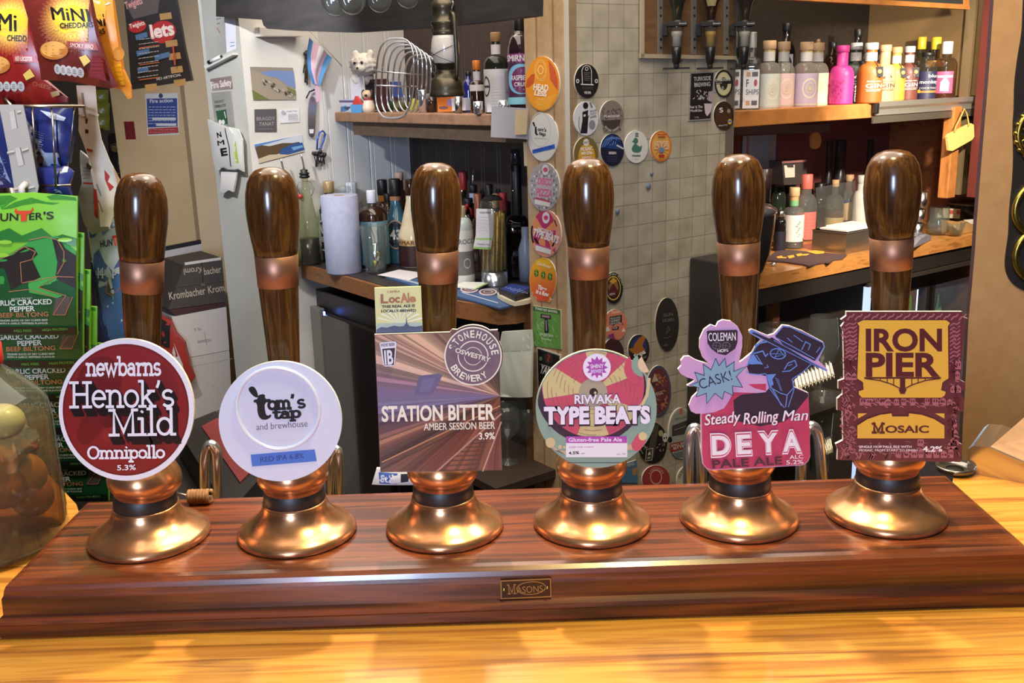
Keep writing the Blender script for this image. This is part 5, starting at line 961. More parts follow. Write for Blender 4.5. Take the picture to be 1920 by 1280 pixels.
# ================================================================ bottles
def shoulder(R, r, zs, zn, n=6, kind='round'):
    if kind == 'slope': return [(R + (r - R) * (k / n) ** .8, zs + (zn - zs) * k / n) for k in range(n + 1)]
    return [(r + (R - r) * math.cos(PI / 2 * k / n) ** .9, zs + (zn - zs) * math.sin(PI / 2 * k / n) ** 1.15) for k in range(n + 1)]
def bottle(label, p, H, R, glassm, cap=None, capz=.9, sh=(.55, .78), neck=.36, lab=None, necklab=None, liq=None, kind='round', sq=None, cap_r=1.12, stop=None, group=None, yaw=0, name='bottle', cat='bottle', art=None, mouth=None):
    """p = base centre; H height, R body radius; sh = where the shoulder starts and ends; lab = (z0, z1, colour, half-angle)"""
    t = thing(name, label, cat, Matrix.Translation(p) @ Matrix.Rotation(face_cam(p) + yaw, 4, 'Z'), group); r = R * neck
    pr = [(0, 0), (R * .9, 0), (R * .985, H * .012), (R, H * .03)] + shoulder(R, r, sh[0] * H, sh[1] * H, kind=kind) + [(r, H * .95), (r * 1.02, H * (.985 if cap else 1))]
    b = MB(); b.lathe(pr, glassm, 24, sq=sq); b.build('glass_body', t)
    if liq:
        lz, lm = liq; zz = H * lz; k = .94; body = [(0, H * .015), (R * .9 * k, H * .015), (R * k, H * .03)]
        body += [(q[0] * k, q[1]) for q in pr[4:] if q[1] < zz] if zz > sh[0] * H else []
        last = body[-1][0]; body += [(last, zz), (0, zz)]; b = MB(); b.lathe(body, lm, 24, sq=sq); b.build('liquid', t)
    if cap:
        z0 = H * capz; b = MB(); cr = r * cap_r; b.lathe([(cr * .97, z0), (cr, z0 + H * .004), (cr, H * .99), (cr * .9, H), (0, H)], cap, 20); b.build('cap', t)
    if stop:
        z0, z1, c_ = stop; b = MB(); b.lathe([(r * 1.04, H * z0), (r * 1.05, H * z1)], c_, 20); b.build('neck_band', t)
    if necklab:
        z0, z1, c_ = necklab; b = MB(); b.lathe([(r * 1.06, H * z0), (r * 1.06, H * z1)], c_, 20); b.build('neck_label', t)
    if lab:
        z0, z1, c_, ha = lab; Rl = R * 1.012; L = R_(ha) * Rl
        if sq: w_ = lambda v: (v[0], -(R * (1.004 if sq > 5 else .98)) - v[2], v[1])
        else: w_ = lambda v: ((Rl + v[2]) * math.sin(v[0] / Rl), -(Rl + v[2]) * math.cos(v[0] / Rl), v[1])
        if sq: L = R * .86
        q = Print(None, MB(), gloss=.5, local=lambda x, y: (x * L, H * (z0 + (z1 - z0) * y)), warp=w_, maxe=R * .35, step=.00025); q.up = -1
        q.rect(-1, 0, 1, 1, c_, n=10)
        if art: art(q)
        q.mb.build('label', t)
    return t
def word(s, x0, x1, y, h, c, bold=.02): return lambda q: q.text(s, (x0, y), (x1, y), h, c, bold)
def many(*fs):
    def f(q):
        for g in fs: g(q)
    return f
PLACED = []
def settle(p, R, zone):
    """slide a round thing along the sight line until it stands clear of those already placed"""
    d = p - CAM; d.z = 0; d.normalize()
    def ok(q):
        u, v = uv_of(q)
        if zone == 'L' and (v + R > SV - .003 or u + R > .252): return False
        if zone == 'R' and v + R > RV - .004: return False
        return all((q.xy - c[0]).length > R + c[1] + .0006 or abs(q.z - c[2]) > .05 for c in PLACED)
    for k in range(90):
        for s in (1, -1):
            q = p + d * (.003 * k * s)
            if ok(q): PLACED.append((q.xy.copy(), R, q.z)); return q
    PLACED.append((p.xy.copy(), R, p.z)); return p
def on_counter(px, base, top, R=.0):
    p = at_z(px, base, BC + .002); d = CAM - p; d.z = 0; d.normalize(); H = (base - top) * sc(p) * 1.03
    for _ in range(400):                       # keep clear of the side wall and the back boards
        u, v = uv_of(p)
        if v + R < SV - .004 and u + R < .25: break
        p += d * .004
    return settle(p, R, 'L'), H
G_CLEAR = M_GLASS; G_DARK = paint((26, 22, 20), .08, coat=.5); G_BROWN = paint((52, 30, 20), .1, coat=.6); G_GREEN = paint((34, 44, 34), .1, coat=.6); G_TEAL = paint((56, 96, 112), .15, coat=.5)
L_DARK = paint((30, 20, 18), .25); L_AMBER = paint((120, 66, 26), .15); WHT = (224, 222, 218)
def T_(px, base, top, w): q = at_z(px, base, BC); R = w * sc(q) / 2; p, H = on_counter(px, base, top, R); return p, H, w * sc(p) / 2

# --- left back counter, from the white wall to the pillar
p, H, R = T_(583, 484, 332, 38)
def pourer(t, H, r):
    b = MB(); b.lathe([(r * 1.0, H - .004), (r * 1.5, H - .002), (r * 1.5, H + .003), (r * 1.15, H + .006), (r * 1.5, H + .008), (r * 1.5, H + .012), (r * .9, H + .014), (r * 1.2, H + .020), (r * .4, H + .023), (0, H + .023)], M_BLACK, 18); b.build('pourer_stopper', t)
    b = MB(); b.tube([(0, 0, H + .02), (0, 0, H + .032), (-.004, 0, H + .058), (-.006, 0, H + .066)], .003, M_CHROME, 8); b.build('pourer_spout', t)
t = bottle('clear swing-top bottle half full of dark syrup with a metal pourer, by the white wall', p, H, R, M_GREENGLASS, sh=(.48, .93), neck=.33, kind='slope', liq=(.30, L_DARK)); pourer(t, H, R * .33)
b = MB(); b.tube([(-R * .5, -R * .3, H * .80), (-R * .8, -R * .5, H * .88), (-R * .6, -R * .3, H * .95), (R * .5, R * .1, H * .95), (R * .85, R * .2, H * .86), (R * .5, 0, H * .78)], .0012, M_STEEL, 6); b.build('wire_bail', t)
b = MB(); b.lathe([(0, -.006), (.007, -.006), (.008, 0), (.006, .006), (0, .006)], paint((184, 62, 60), .4), 16, T=T3(-R * .55, -R * .75, H * .79, rx=PI / 2)); b.build('red_seal', t)
p, H, R = T_(545, 476, 334, 34); t = bottle('clear pourer bottle mostly hidden behind the second hand pump', p, H, R, M_GREENGLASS, sh=(.5, .92), neck=.33, kind='slope', liq=(.18, paint((170, 170, 60), .2))); pourer(t, H, R * .33)
p, H, R = T_(626, 488, 384, 40); t = bottle('black-labelled bottle with a gold stopper behind the grey paper roll', p, H * 1.38, R, G_DARK, cap=paint((176, 150, 104), .35, .3), capz=.86, neck=.42, cap_r=1.25, sh=(.62, .76), lab=(.12, .66, (30, 26, 30), 80), art=many(word('LU', -.95, -.35, .72, .2, WHT, .03), word('NA', -.95, -.35, .46, .2, WHT, .03), word('NERO', -.95, -.3, .26, .12, WHT), lambda q: q.rect(-.95, .05, -.3, .09, WHT)))
p, H, R = T_(652, 480, 372, 72); t = thing('glass_jar', 'clear glass jar with a knobbed lid behind the grey paper roll', 'jar', p)
b = MB(); b.lathe([(0, 0), (R * .95, 0), (R, .005), (R, H * .92), (R * .9, H), (R * .92, H)], M_GLASS, 28); b.build('glass_body', t)
b = MB(); b.lathe([(R * 1.02, H), (R * 1.04, H + .006), (R * .9, H + .012), (R * .35, H + .016), (R * .22, H + .022), (R * .4, H + .034), (R * .36, H + .046), (0, H + .05)], M_GLASS, 28); b.build('lid', t)
p, H, R = T_(645, 500, 365, 66); t = thing('paper_roll', 'pale grey-blue paper towel roll standing on the left back counter', 'paper roll', p); M_R = mottled('blue_grey_paper', [(156, 160, 184), (170, 174, 196)], noise=60, rough=.8)
b = MB(); b.lathe([(R * .3, .0), (R * .97, 0), (R * 1.0, .003), (R * 1.03, H), (R * .99, H + .001), (R * .3, H)], M_R, 40); b.build('paper_sheets', t); b = MB(); b.lathe([(R * .29, 0), (R * .3, H), (R * .25, H), (R * .25, 0)], paint((150, 128, 100), .7), 24); b.build('cardboard_core', t)
p, H, R = T_(667, 476, 343, 30); bottle('black bottle with a striped white cap, just behind the grey paper roll', p, H, R, G_DARK, cap=mottled('striped_cap', [(120, 126, 150), (226, 228, 236)], (90, 90, 2), 3, 2, .5), capz=.74, neck=.62, sh=(.5, .66))
p, H, R = T_(704, 494, 357, 56); t = bottle('dark rum bottle with a white cap and teal label, behind the pint glass', p, H, R, G_BROWN, cap=paint((214, 214, 226), .3), capz=.84, neck=.28, sh=(.68, .80), lab=(.06, .62, (96, 138, 152), 80), stop=(.80, .845, M_GLASS))
p, H, R = T_(733, 484, 362, 40); bottle('short black-capped dark bottle behind the pint glass', p, H * .96, R * .7, G_BROWN, cap=M_BLACK, capz=.88, neck=.42, sh=(.55, .75))
p, H, R = T_(724, 478, 342, 40); bottle('tall bottle with a flared black cap and amber neck band', p, H, R, G_BROWN, cap=M_BLACK, capz=.80, neck=.42, sh=(.5, .72), stop=(.72, .80, paint((150, 100, 40), .3)))
p, H, R = T_(748, 492, 341, 46); bottle('blue-green liqueur bottle with a round black number badge', p, H, R, G_TEAL, cap=M_BLACK, capz=.80, neck=.42, sh=(.48, .70), kind='slope', necklab=(.75, .80, paint((160, 110, 80), .4)), lab=(.2, .52, (58, 100, 116), 70), art=many(lambda q: q.poly(ell(-.12, .5, .55, .48, 30), (30, 26, 28)), lambda q: q.ring(ell(-.12, .5, .62, .54, 30), ell(-.12, .5, .56, .49, 30), (190, 150, 110)), word('43', -.5, .25, .33, .36, WHT, .03)))
p, H, R = T_(756, 474, 329, 34); bottle('tan-capped bottle against the boards, behind the tall black caps', p, H, R, G_BROWN, cap=paint((196, 160, 140), .4), capz=.9, neck=.42)
p, H, R = T_(776, 499, 342, 52); bottle('pot-bellied cream liqueur bottle with a dark foot, left of the third hand pump', p, H, R, mottled('cream_liqueur', [(206, 186, 150), (222, 206, 174)], noise=30, rough=.2, coat=.5), cap=G_BROWN, capz=.82, neck=.32, sh=(.38, .76), kind='slope', lab=(.02, .26, (60, 34, 30), 85), art=many(lambda q: q.rect(-.8, 1.0, .9, 1.3, (206, 170, 110)), word('AMARULA', -.8, .7, 1.06, .2, (110, 60, 30))))
p, H, R = T_(806, 470, 330, 40); bottle('dark bottle just behind the third hand pump', p, H, R, G_DARK, cap=M_BLACK, neck=.4)
p, H, R = T_(705, 508, 421, 50); t = thing('pint_glass', 'pint glass holding small metal measures on the left back counter', 'glass', p); b = MB(); b.lathe([(0, .003), (R * .70, .003), (R * .76, .008), (R * 1.03, H), (R * 1.0, H), (R * .72, .012), (0, .012)], M_GLASS, 28); b.build('glass_body', t)
for k, (dx, dy, tx, c_) in enumerate(((-.004, 0, .5, M_BRASS), (.008, .004, -.3, M_STEEL), (0, -.008, .15, M_CHROME))):
    b = MB(); b.lathe([(.004, .0), (.010, .022), (.004, .024), (.010, .05), (.009, .05)], c_, 16, T=T3(p.x + dx, p.y + dy, p.z + .014 + .012 * k, ry=tx * .5)); tag(b.build('spirit_measure'), ('brass measure tilted in the pint glass', 'dull steel measure in the pint glass', 'bright chrome measure in the pint glass')[k], 'spirit measure', 'measures in the pint glass')
def metal_thing(px, base, top, w, prof, mat, name, label, cat, group=None, parts=None):
    p, H, R = T_(px, base, top, w); b = MB(); b.lathe([(r * R, z * H) for r, z in prof], mat, 24); return tag(b.build(name, mw=Matrix.Translation(p)), label, cat, group)
for k in range(3):
    a_, c_ = at_z(655 + k * 9, 501 + k * 1.5, BC + .006), at_z(682 + k * 4, 498 + k * 4, BC + .006); b = MB(); b.tube([a_, a_.lerp(c_, .6), c_], .002, M_CHROME, 6, rs=[.0015, .0018, .0055]); tag(b.build('teaspoon'), ('teaspoon at the foot of the paper roll, rear of three', 'teaspoon at the foot of the paper roll, middle of three', 'teaspoon at the foot of the pint glass, front of three')[k], 'spoon', 'teaspoons on the left back counter')
# right of the third pump
p, H, R = T_(868, 530, 397, 46); bottle('slim prosecco-like bottle with a grey label and white foot, right of the third hand pump', p, H * 1.05, R, paint((196, 206, 200), .2, coat=.4), cap=paint((206, 186, 140), .4), capz=.86, neck=.4, sh=(.72, .86), lab=(.0, .70, (226, 222, 212), 80), art=many(lambda q: q.rect(-1, .18, 1, .62, (120, 114, 112)), word('FROCC', -.3, .8, .76, .09, (110, 120, 130)), lambda q: q.ring(ell(.3, .40, .22, .10, 20), ell(.3, .40, .17, .07, 20), (190, 186, 180)), lambda q: q.poly(ell(-.45, .79, .16, .06, 16), (50, 50, 60))))
for px, base, top, w, lb, gm, cp, cz, extra in (
 (873, 470, 317, 30, 'red-capped tall dark bottle behind the prosecco-like bottle', G_DARK, paint((156, 46, 46), .35), .80, None),
 (891, 468, 336, 30, 'dark bottle with a white neck label and a metal pourer', G_DARK, M_BLACK, .9, 'pour'),
 (920, 466, 331, 30, 'black-capped bottle with a yellow mark behind the straws jar', G_DARK, M_BLACK, .70, None),
 (932, 470, 346, 26, 'gold-capped bottle behind the straws jar', G_GREEN, paint((206, 176, 110), .35), .82, None),
 (946, 462, 337, 30, 'red-capped bottle right of the gold cap behind the straws jar', G_DARK, paint((172, 42, 50), .35), .78, None),
 (900, 486, 355, 30, 'bottle with a long copper-coloured neck behind the receipt', G_BROWN, paint((170, 104, 76), .35, .4), .62, None)):
    p, H, R = T_(px, base, top, w); t = bottle(lb, p, H, R, gm, cap=cp, capz=cz, neck=.45, sh=(.5, .7))
    if extra: b = MB(); b.tube([(0, 0, H), (0, 0, H + .012), (.004, 0, H + .045)], .0028, M_CHROME, 8); b.build('pourer_spout', t); b = MB(); b.lathe([(R * .48, H * .78), (R * .48, H * .9)], paint((176, 186, 214), .4), 16); b.build('neck_label', t)
p, H, R = T_(882, 496, 372, 32); t = bottle('stout black bottle with a red ribbon, between the prosecco-like bottle and the receipt', p, H, R, G_DARK, cap=M_BLACK, capz=.88, neck=.5, sh=(.6, .8)); b = MB(); b.tube([(-R * .4, -R * .6, H * .78), (-R * .1, -R * .7, H * .9), (R * .3, -R * .7, H * .85), (R * .5, -R * .6, H * .74)], .004, paint((176, 40, 44), .4), 8); b.ball((-R * .1, -R * .7, H * .9), .007, paint((176, 40, 44), .3), seg=12); b.build('ribbon', t)
# straws jar
p, H, R = T_(928, 533, 372, 50); t = thing('straw_dispenser', 'tall glass straw jar with a metal base and domed lid on the left back counter', 'straw jar', p)
b = MB(); b.lathe([(R * .98, H * .15), (R, H * .155), (R, H * .86), (R * .9, H * .93), (R * .6, H * .985), (0, H)], glass((226, 226, 220)), 32); b.build('glass_body', t)
b = MB(); b.lathe([(0, 0), (R * 1.04, 0), (R * 1.04, H * .02), (R * 1.0, H * .03), (R * 1.0, H * .155), (0, H * .155)], M_CHROME, 32); b.build('metal_base', t)
b = MB(); b.lathe([(R * .82, H * .955), (R * .55, H * .99), (R * .2, H * 1.01), (0, H * 1.012)], paint((40, 38, 38), .2), 32); b.build('lid', t)
M_STRAW = mottled('bamboo_straws', [(196, 152, 60), (236, 200, 110)], (30, 30, 6), 8, 3, .5)
for k in range(26):
    a = 2.4 * k; q = R * .86 * math.sqrt((k + .5) / 26); x0, y0 = q * math.cos(a), q * math.sin(a); b = MB(); z0, z1 = H * .17, H * rnd.uniform(.78, .83); dx = R * .2; x1 = max(-R * .8, min(R * .8, x0 + dx)); lim = math.sqrt(max(0, (R * .88) ** 2 - x1 * x1)); y1 = max(-lim, min(lim, y0))
    b.tube([(x0, y0, z0), (x1, y1, z1)], .0031, M_STRAW, 7)
    for j in range(1, 4): f = j / 4 + rnd.uniform(-.06, .06); b.tube([(x0 + (x1 - x0) * f, y0 + (y1 - y0) * f, z0 + (z1 - z0) * f), (x0 + (x1 - x0) * (f + .006), y0 + (y1 - y0) * (f + .006), z0 + (z1 - z0) * (f + .006))], .0036, paint((96, 70, 30), .6), 7)
    tag(b.build('bamboo_straw', mw=Matrix.Translation(p)), 'bamboo-patterned paper straw inside the glass straw jar', 'straw', 'bamboo straws in the jar')
fr = Frame(at_pl(906, 430, p + Vector((-.02, -.032, 0)), Vector((0, -1, 0))), (1, 0, 0), ZZ)
mb, q = soft_mb(fr, [(893, 391), (926, 392), (925, 440), (920, 468), (887, 466), (892, 440)], .002, paint((226, 220, 218), .6), th=.0006, e=.01); q.poly([(892, 446), (923, 446), (922, 450), (891, 449)], (160, 206, 110)); q.poly([(888, 462), (921, 464), (920, 468), (887, 466)], (160, 206, 110)); q.text('YOUR ORDER', (899, 400), (920, 400), 3.6, (60, 56, 60), .02); q.scribble(896, 404, 920, 434, 6, (196, 190, 196), 1); q.text('THANK YOU', (894, 458), (918, 459), 2.6, (60, 56, 60), .02)
put(mb, fr, 'order_slip', 'white order slip with green bands stuck on the straw jar', 'receipt')
# decanter by the pillar
p, H, R = T_(972, 520, 316, 50); t = bottle('square faceted whiskey bottle with a long black neck beside the pillar', p, H, R, glass((120, 104, 92), haze=.02, name='smoked_glass'), cap=M_BLACK, capz=.56, neck=.34, sh=(.42, .56), sq=6, liq=(.30, paint((52, 28, 20), .1)), cap_r=1.2, stop=(.54, .575, M_BLACK))
b = MB(); b.lathe([(R * .3, H), (R * .42, H * 1.02), (R * .30, H * 1.08), (R * .36, H * 1.12), (0, H * 1.13)], paint((90, 92, 100), .15, .8), 12); b.build('figured_stopper', t)
p, H, R = T_(986, 516, 420, 26); b = MB(); b.lathe([(0, 0), (R, 0), (R, H * .6), (R * .5, H * .8), (R * .5, H), (0, H)], paint((176, 186, 206), .3), 20); tag(b.build('spirit_bottle', mw=Matrix.Translation(p)), 'pale grey-blue bottle squeezed against the pillar', 'bottle')
# papers, mats, reader
def sheet_z(name, label, cat, pts_, z, th, col, art=None, group=None, gloss=.5):
    fr = Frame(at_z(*pts_[0], z), (1, 0, 0), (0, 1, 0)); mb = plate(fr, pts_, th, paint(col, gloss)); q = Print(fr, mb, gloss=gloss, step=.0003)
    if art: art(q)
    return put(mb, fr, name, label, cat, group)
sheet_z('bar_mat', 'blue rubber bar mat along the front edge of the left back counter', 'bar mat', [(722, 518), (800, 508), (880, 536), (975, 556), (968, 570), (937, 577), (858, 555), (790, 540)], BC + .006, .004, (62, 92, 132), lambda q: (q.line([(866, 548), (934, 568)], 1.2, (206, 210, 220)), q.line([(740, 520), (790, 533)], 3, (170, 180, 196))), gloss=.6)
sheet_z('menu_sheet', 'white sheet of paper on the bar mat, left of the third hand pump', 'paper', [(708, 515), (748, 505), (800, 512), (768, 525)], BC + .008, .001, (226, 220, 220))
sheet_z('menu_sheet', 'white folded slip with a green edge at the foot of the straw jar', 'paper', [(846, 536), (870, 528), (918, 529), (893, 541)], BC + .012, .003, (226, 226, 214), lambda q: q.poly([(890, 541), (893, 541.5), (918, 529.5), (914, 529)], (150, 196, 90)))
for k, (cx, cy, lb) in enumerate(((880, 542, 'round patterned beer mat left of the card reader, behind the other'), (915, 547, 'round patterned beer mat touching the card reader'))):
    sheet_z('beer_mat', lb, 'beer mat', ell(cx, cy, 17, 6, 26), BC + .009, .002, (206, 190, 196), lambda q, cx=cx, cy=cy: (q.poly(ell(cx, cy, 14, 4.6, 24), (96, 74, 76)), q.ring(ell(cx, cy, 9, 3, 20), ell(cx, cy, 7.5, 2.4, 20), (206, 196, 190))), 'patterned beer mats on the bar mat')
sheet_z('phone', 'cream-coloured phone lying under the card reader', 'phone', smooth_poly([(928, 550), (940, 545), (994, 552), (1000, 560), (970, 566), (960, 566)], 2), BC + .018, .010, (214, 202, 172), lambda q: [q.poly(ell(x_, 551.5, 3, 1.3, 12), (40, 40, 44)) for x_ in (939, 947)])
o = sheet_z('card_reader', 'black card reader with a blue keypad beside the pillar', 'card reader', [(935, 541), (958, 530), (1002, 537), (1002, 545), (966, 556)], BC + .030, .012, (36, 36, 40))
frk = Frame(at_z(960, 540, BC + .0305), (1, 0, 0), (0, 1, 0)); mb = plate(frk, [(939, 541), (959, 532), (998, 538), (966, 551)], .0008, paint((44, 62, 130), .4)); q = Print(frk, mb, gloss=.4)
for a in range(4):
    for c_ in range(4): q.poly(ell(949 + a * 8.5 - c_ * 0 + c_ * 4.5, 541 + a * 1.6 + c_ * 2.3 - 3, 2, .9, 10), (120, 136, 190))
kp = mb.build('keypad', o); kp.matrix_basis = o.matrix_basis.inverted() @ frk.mat()
# below the left counter: bag, glasses
frb = fr_u(966, 680, -.055); mb, q = soft_mb(frb, [(944, 621), (996, 618), (998, 650), (996, 744), (937, 744), (940, 658)], .012, paint((212, 214, 196), .6), e=.02); q.line([(940, 658), (997, 656)], 1.4, (176, 178, 160)); q.poly([(944, 622), (995, 619), (996, 655), (942, 656)], (190, 194, 178)); put(mb, frb, 'paper_bag', 'white folded paper bag hanging under the left back counter', 'paper bag')
def wineglass(label, px, top, base, w, dist_u, group):
    pc = on_u(px, base, dist_u); k = sc(pc); H = (base - top) * k; R = w * k / 2
    b = MB(); b.lathe([(0, 0), (R * .8, 0), (R * .78, H * .01), (R * .1, H * .04), (R * .07, H * .1), (R * .07, H * .38), (R * .3, H * .43), (R * .8, H * .52), (R, H * .66), (R * .96, H * .84), (R * .84, H), (R * .82, H), (R * .92, H * .8)], M_GLASS, 28); return tag(b.build('wine_glass', mw=Matrix.Translation(pc)), label, 'wine glass', group)
WG = 'wine glasses under the left back counter'
lowz = on_u(960, 866, -.06).z
wineglass('wine glass under the paper bag, left of two', 952, 752, 866, 54, -.06, WG); wineglass('wine glass under the paper bag, nearer the pillar', 990, 756, 868, 46, -.0, WG)
b = MB(); b.box((.25, .08, -.012), (.50, .22, .02), paint((60, 48, 40), .5)); tag(b.build('low_shelf', mw=Frame(B(-.15, .55, lowz - .004), -VV, UU).mat()), 'low dark shelf under the left back counter carrying wine glasses', 'shelf')

# --- left shelf
def on_shelf(px, top, u, base=207): pp = on_u(px, base, u); p = Vector((pp.x, pp.y, LZ)); return p, (on_u(px, top, u).z - LZ), sc(p)
t = thing('wire_plate_rack', 'chrome wire rack of nested hoops on the left shelf', 'rack', on_u(750, 200, .03)); iw = Matrix.Translation(-on_u(750, 200, .03))
for k in range(7):
    u = .0 + .022 * k; cx, hw = 740 + 9.5 * k, 35 - 1.2 * k; yt, yb = 72 + 6.2 * k, 221 - 2.4 * k; path = []
    for i in range(40):
        a = 2 * PI * i / 40; ca, sa = math.cos(a), math.sin(a); m_ = (abs(ca) ** 3.2 + abs(sa) ** 3.2) ** (-1 / 3.2); yy = (yt + yb) / 2 - (yb - yt) / 2 * sa * m_; path.append(on_u(cx + hw * ca * m_ + (150 - yy) * .05, yy, u))
    b = MB(); b.tube(path, .0029, M_CHROME, 8, closed=True); b.build('wire_hoop', t, iw)
for a_, c_, r in (((702, 160), (790, 163), .002), ((706, 134), (806, 141), .002), ((772, 162), (800, 164), .002)):
    b = MB(); b.tube([on_u(*a_, -.004), on_u(*c_, .135)], r, M_CHROME, 8); b.build('cross_rod', t, iw)
# toy and oddments at the back
pp, H, k = on_shelf(678, 140, .20); pb = Vector((pp.x, pp.y, LZ))
t = thing('soft_toy', 'fluffy white toy dog with black eyes, sitting high at the back of the left shelf', 'soft toy', Matrix.Translation(on_u(682, 122, .035)) @ Matrix.Rotation(-.5, 4, 'Z'))
M_FUR = mottled('white_fur', [(206, 198, 186), (228, 222, 212)], noise=120, rough=.9, bump=.8)
bm = bmesh.new(); bmesh.ops.create_icosphere(bm, subdivisions=4, radius=1)
for v in bm.verts:
    n_ = 1 + .10 * math.sin(17 * v.co.x + 3 * v.co.z) * math.sin(19 * v.co.y) + .06 * math.sin(31 * v.co.z + 7 * v.co.x); v.co *= n_; v.co = Vector((v.co.x * .042, v.co.y * .034, v.co.z * .034))
b = MB(); b.bm(bm, M_FUR, smooth=True)
for sx in (-1, 1): b.ball((sx * .026, .0, .030), (.011, .007, .013), M_FUR, seg=12)
b.ball((.010, -.030, -.010), (.017, .014, .012), M_FUR, seg=12); b.build('head', t)
for nm, c_, r in (('eye', (-.006, -.036, .006), .0042), ('eye', (.018, -.034, .006), .0046), ('nose', (.009, -.0445, -.009), .0034)): b = MB(); b.ball(c_, r, paint((20, 18, 18), .15), seg=10); b.build(nm, t)
b = MB(); b.ball((-.016, .012, -.034), (.036, .028, .026), M_FUR); b.build('body', t)
def card_on(u, pts_, col, name, label, cat, art=None, th=.02, group=None):
    fr = fr_u(*pts_[0], u); mb = plate(fr, pts_, th, paint(col, .5)); q = Print(fr, mb, gloss=.4, step=.0002)
    if art: art(q)
    return put(mb, fr, name, label, cat, group)
card_on(.020, [(656, 146), (680, 142), (686, 206), (660, 208)], (206, 206, 214), 'greeting_card', 'plain white card standing under the toy dog', 'card', th=.004)
card_on(.045, [(678, 151), (706, 148), (710, 206), (684, 207)], (74, 40, 40), 'tin', 'dark maroon tin under the toy dog, behind the figurine', 'tin', lambda q: q.poly([(682, 158), (706, 155), (707, 170), (684, 172)], (44, 34, 38)), th=.04)
card_on(.009, [(640, 186), (672, 186), (676, 210), (642, 212)], (186, 190, 206), 'gift_box', 'pale gift box with a blue boat picture at the left end of the shelf', 'box', lambda q: (q.poly([(636, 188), (664, 188), (664, 192), (636, 192)], (84, 70, 110)), q.poly([(639, 200), (648, 198), (658, 202), (650, 208), (639, 210)], (64, 110, 160)), q.poly([(644, 202), (658, 199), (652, 207)], (36, 44, 70))), th=.006)
t = card_on(-.0, [(657, 196), (679, 196), (678, 211), (659, 212)], (80, 150, 206), 'toy_boat', 'small blue and red toy boat on the shelf left of the figurine', 'toy', th=.007)
frs = fr_u(657, 196, -.0); b = MB(); q1, q2 = frs.loc(660, 196), frs.loc(678, 196); q3 = frs.loc(666, 180); b.prism([(q1.x, q1.y), (q2.x, q2.y), (q3.x + .006, q3.y), (q3.x, q3.y)], -.007, 0, paint((196, 56, 48), .5)); b.build('red_sail', t)
p, H, k = on_shelf(692, 166, .018); t = thing('figurine', 'small dog figurine in a red scarf on the left shelf', 'figurine', Matrix.Translation(p) @ Matrix.Rotation(-.4, 4, 'Z'))
b = MB(); b.lathe([(0, 0), (.018, 0), (.019, H * .2), (.014, H * .5), (.010, H * .62), (0, H * .64)], paint((220, 200, 176), .35), 16); b.build('body', t); b = MB(); b.ball((0, -.004, H * .74), (.016, .016, .014), paint((190, 160, 130), .35)); b.ball((-.014, -.002, H * .76), (.006, .008, .014), paint((40, 32, 32), .4)); b.ball((.014, -.002, H * .76), (.006, .008, .014), paint((40, 32, 32), .4)); b.build('head', t)
b = MB(); b.lathe([(.0125, H * .5), (.0155, H * .54), (.0125, H * .6)], paint((150, 40, 44), .5), 16); b.build('scarf', t); b = MB(); b.ball((.004, -.02, H * .72), .004, M_BLACK); b.build('nose', t)
card_on(.20, [(708, 155), (736, 153), (740, 182), (712, 184)], (66, 92, 170), 'blue_box', 'blue box seen through the chrome rack', 'box', lambda q: (q.scribble(714, 164, 734, 178, 3, (200, 206, 226), 1.4), q.poly([(708, 149), (735, 147), (736, 153), (708, 155)], (210, 206, 196))), th=.03)
for k_, (px, top, c_, lb) in enumerate(((728, 186, (58, 108, 66), 'green ornament behind the chrome rack'), (716, 190, (150, 100, 60), 'brown nut-like ornament behind the chrome rack'), (750, 190, (110, 104, 44), 'olive ornament behind the chrome rack'), (778, 184, (206, 200, 70), 'yellow ornament behind the chrome rack, by the steel tube'))):
    p, H, k = on_shelf(px, top, .10); b = MB(); b.lathe([(0, 0), (.014, 0), (.019, H * .35), (.016, H * .7), (.006, H * .95), (0, H)], mottled('ornament_%d' % k_, [tuple(int(v * .8) for v in c_), c_], noise=60, rough=.4), 18); tag(b.build('ornament', mw=Matrix.Translation(p)), lb, 'ornament', 'ornaments behind the chrome rack')
p, H, k = on_shelf(794, 168, .03); b = MB(); b.lathe([(0, 0), (.0125, 0), (.0125, H * .96), (.010, H), (0, H)], M_CHROME, 24); tag(b.build('steel_tube', mw=Matrix.Translation(p)), 'polished steel cylinder standing right of the chrome rack', 'cylinder')
p, H, k = on_shelf(810, 175, .05); b = MB(); b.lathe([(0, 0), (.014, 0), (.014, H), (0, H)], G_BROWN, 18); tag(b.build('small_bottle', mw=Matrix.Translation(p)), 'small brown bottle under the lantern, left of the orange box', 'bottle')
card_on(.05, [(819, 178), (848, 178), (850, 209), (821, 210)], (214, 118, 44), 'orange_box', 'orange box on the left shelf under the lantern', 'box', lambda q: (q.text('DISH', (820, 183), (844, 182), 5, (80, 50, 30), .02), q.poly(ell(832, 202, 9, 3, 16), (110, 84, 90)), q.poly(ell(844, 192, 6, 7, 16), (150, 130, 180))), th=.04)
card_on(.045, [(846, 184), (872, 184), (873, 207), (848, 208)], (206, 206, 214), 'white_box', 'white box with a steel tube before it, under the lantern', 'box', th=.04)
p, H, k = on_shelf(860, 180, .015); b = MB(); b.lathe([(0, 0), (.009, 0), (.010, H), (.009, H), (.008, .004), (0, .004)], M_STEEL, 20); tag(b.build('spirit_measure', mw=Matrix.Translation(p)), 'steel measure standing before the white box under the lantern', 'spirit measure', 'measures on the left shelf')
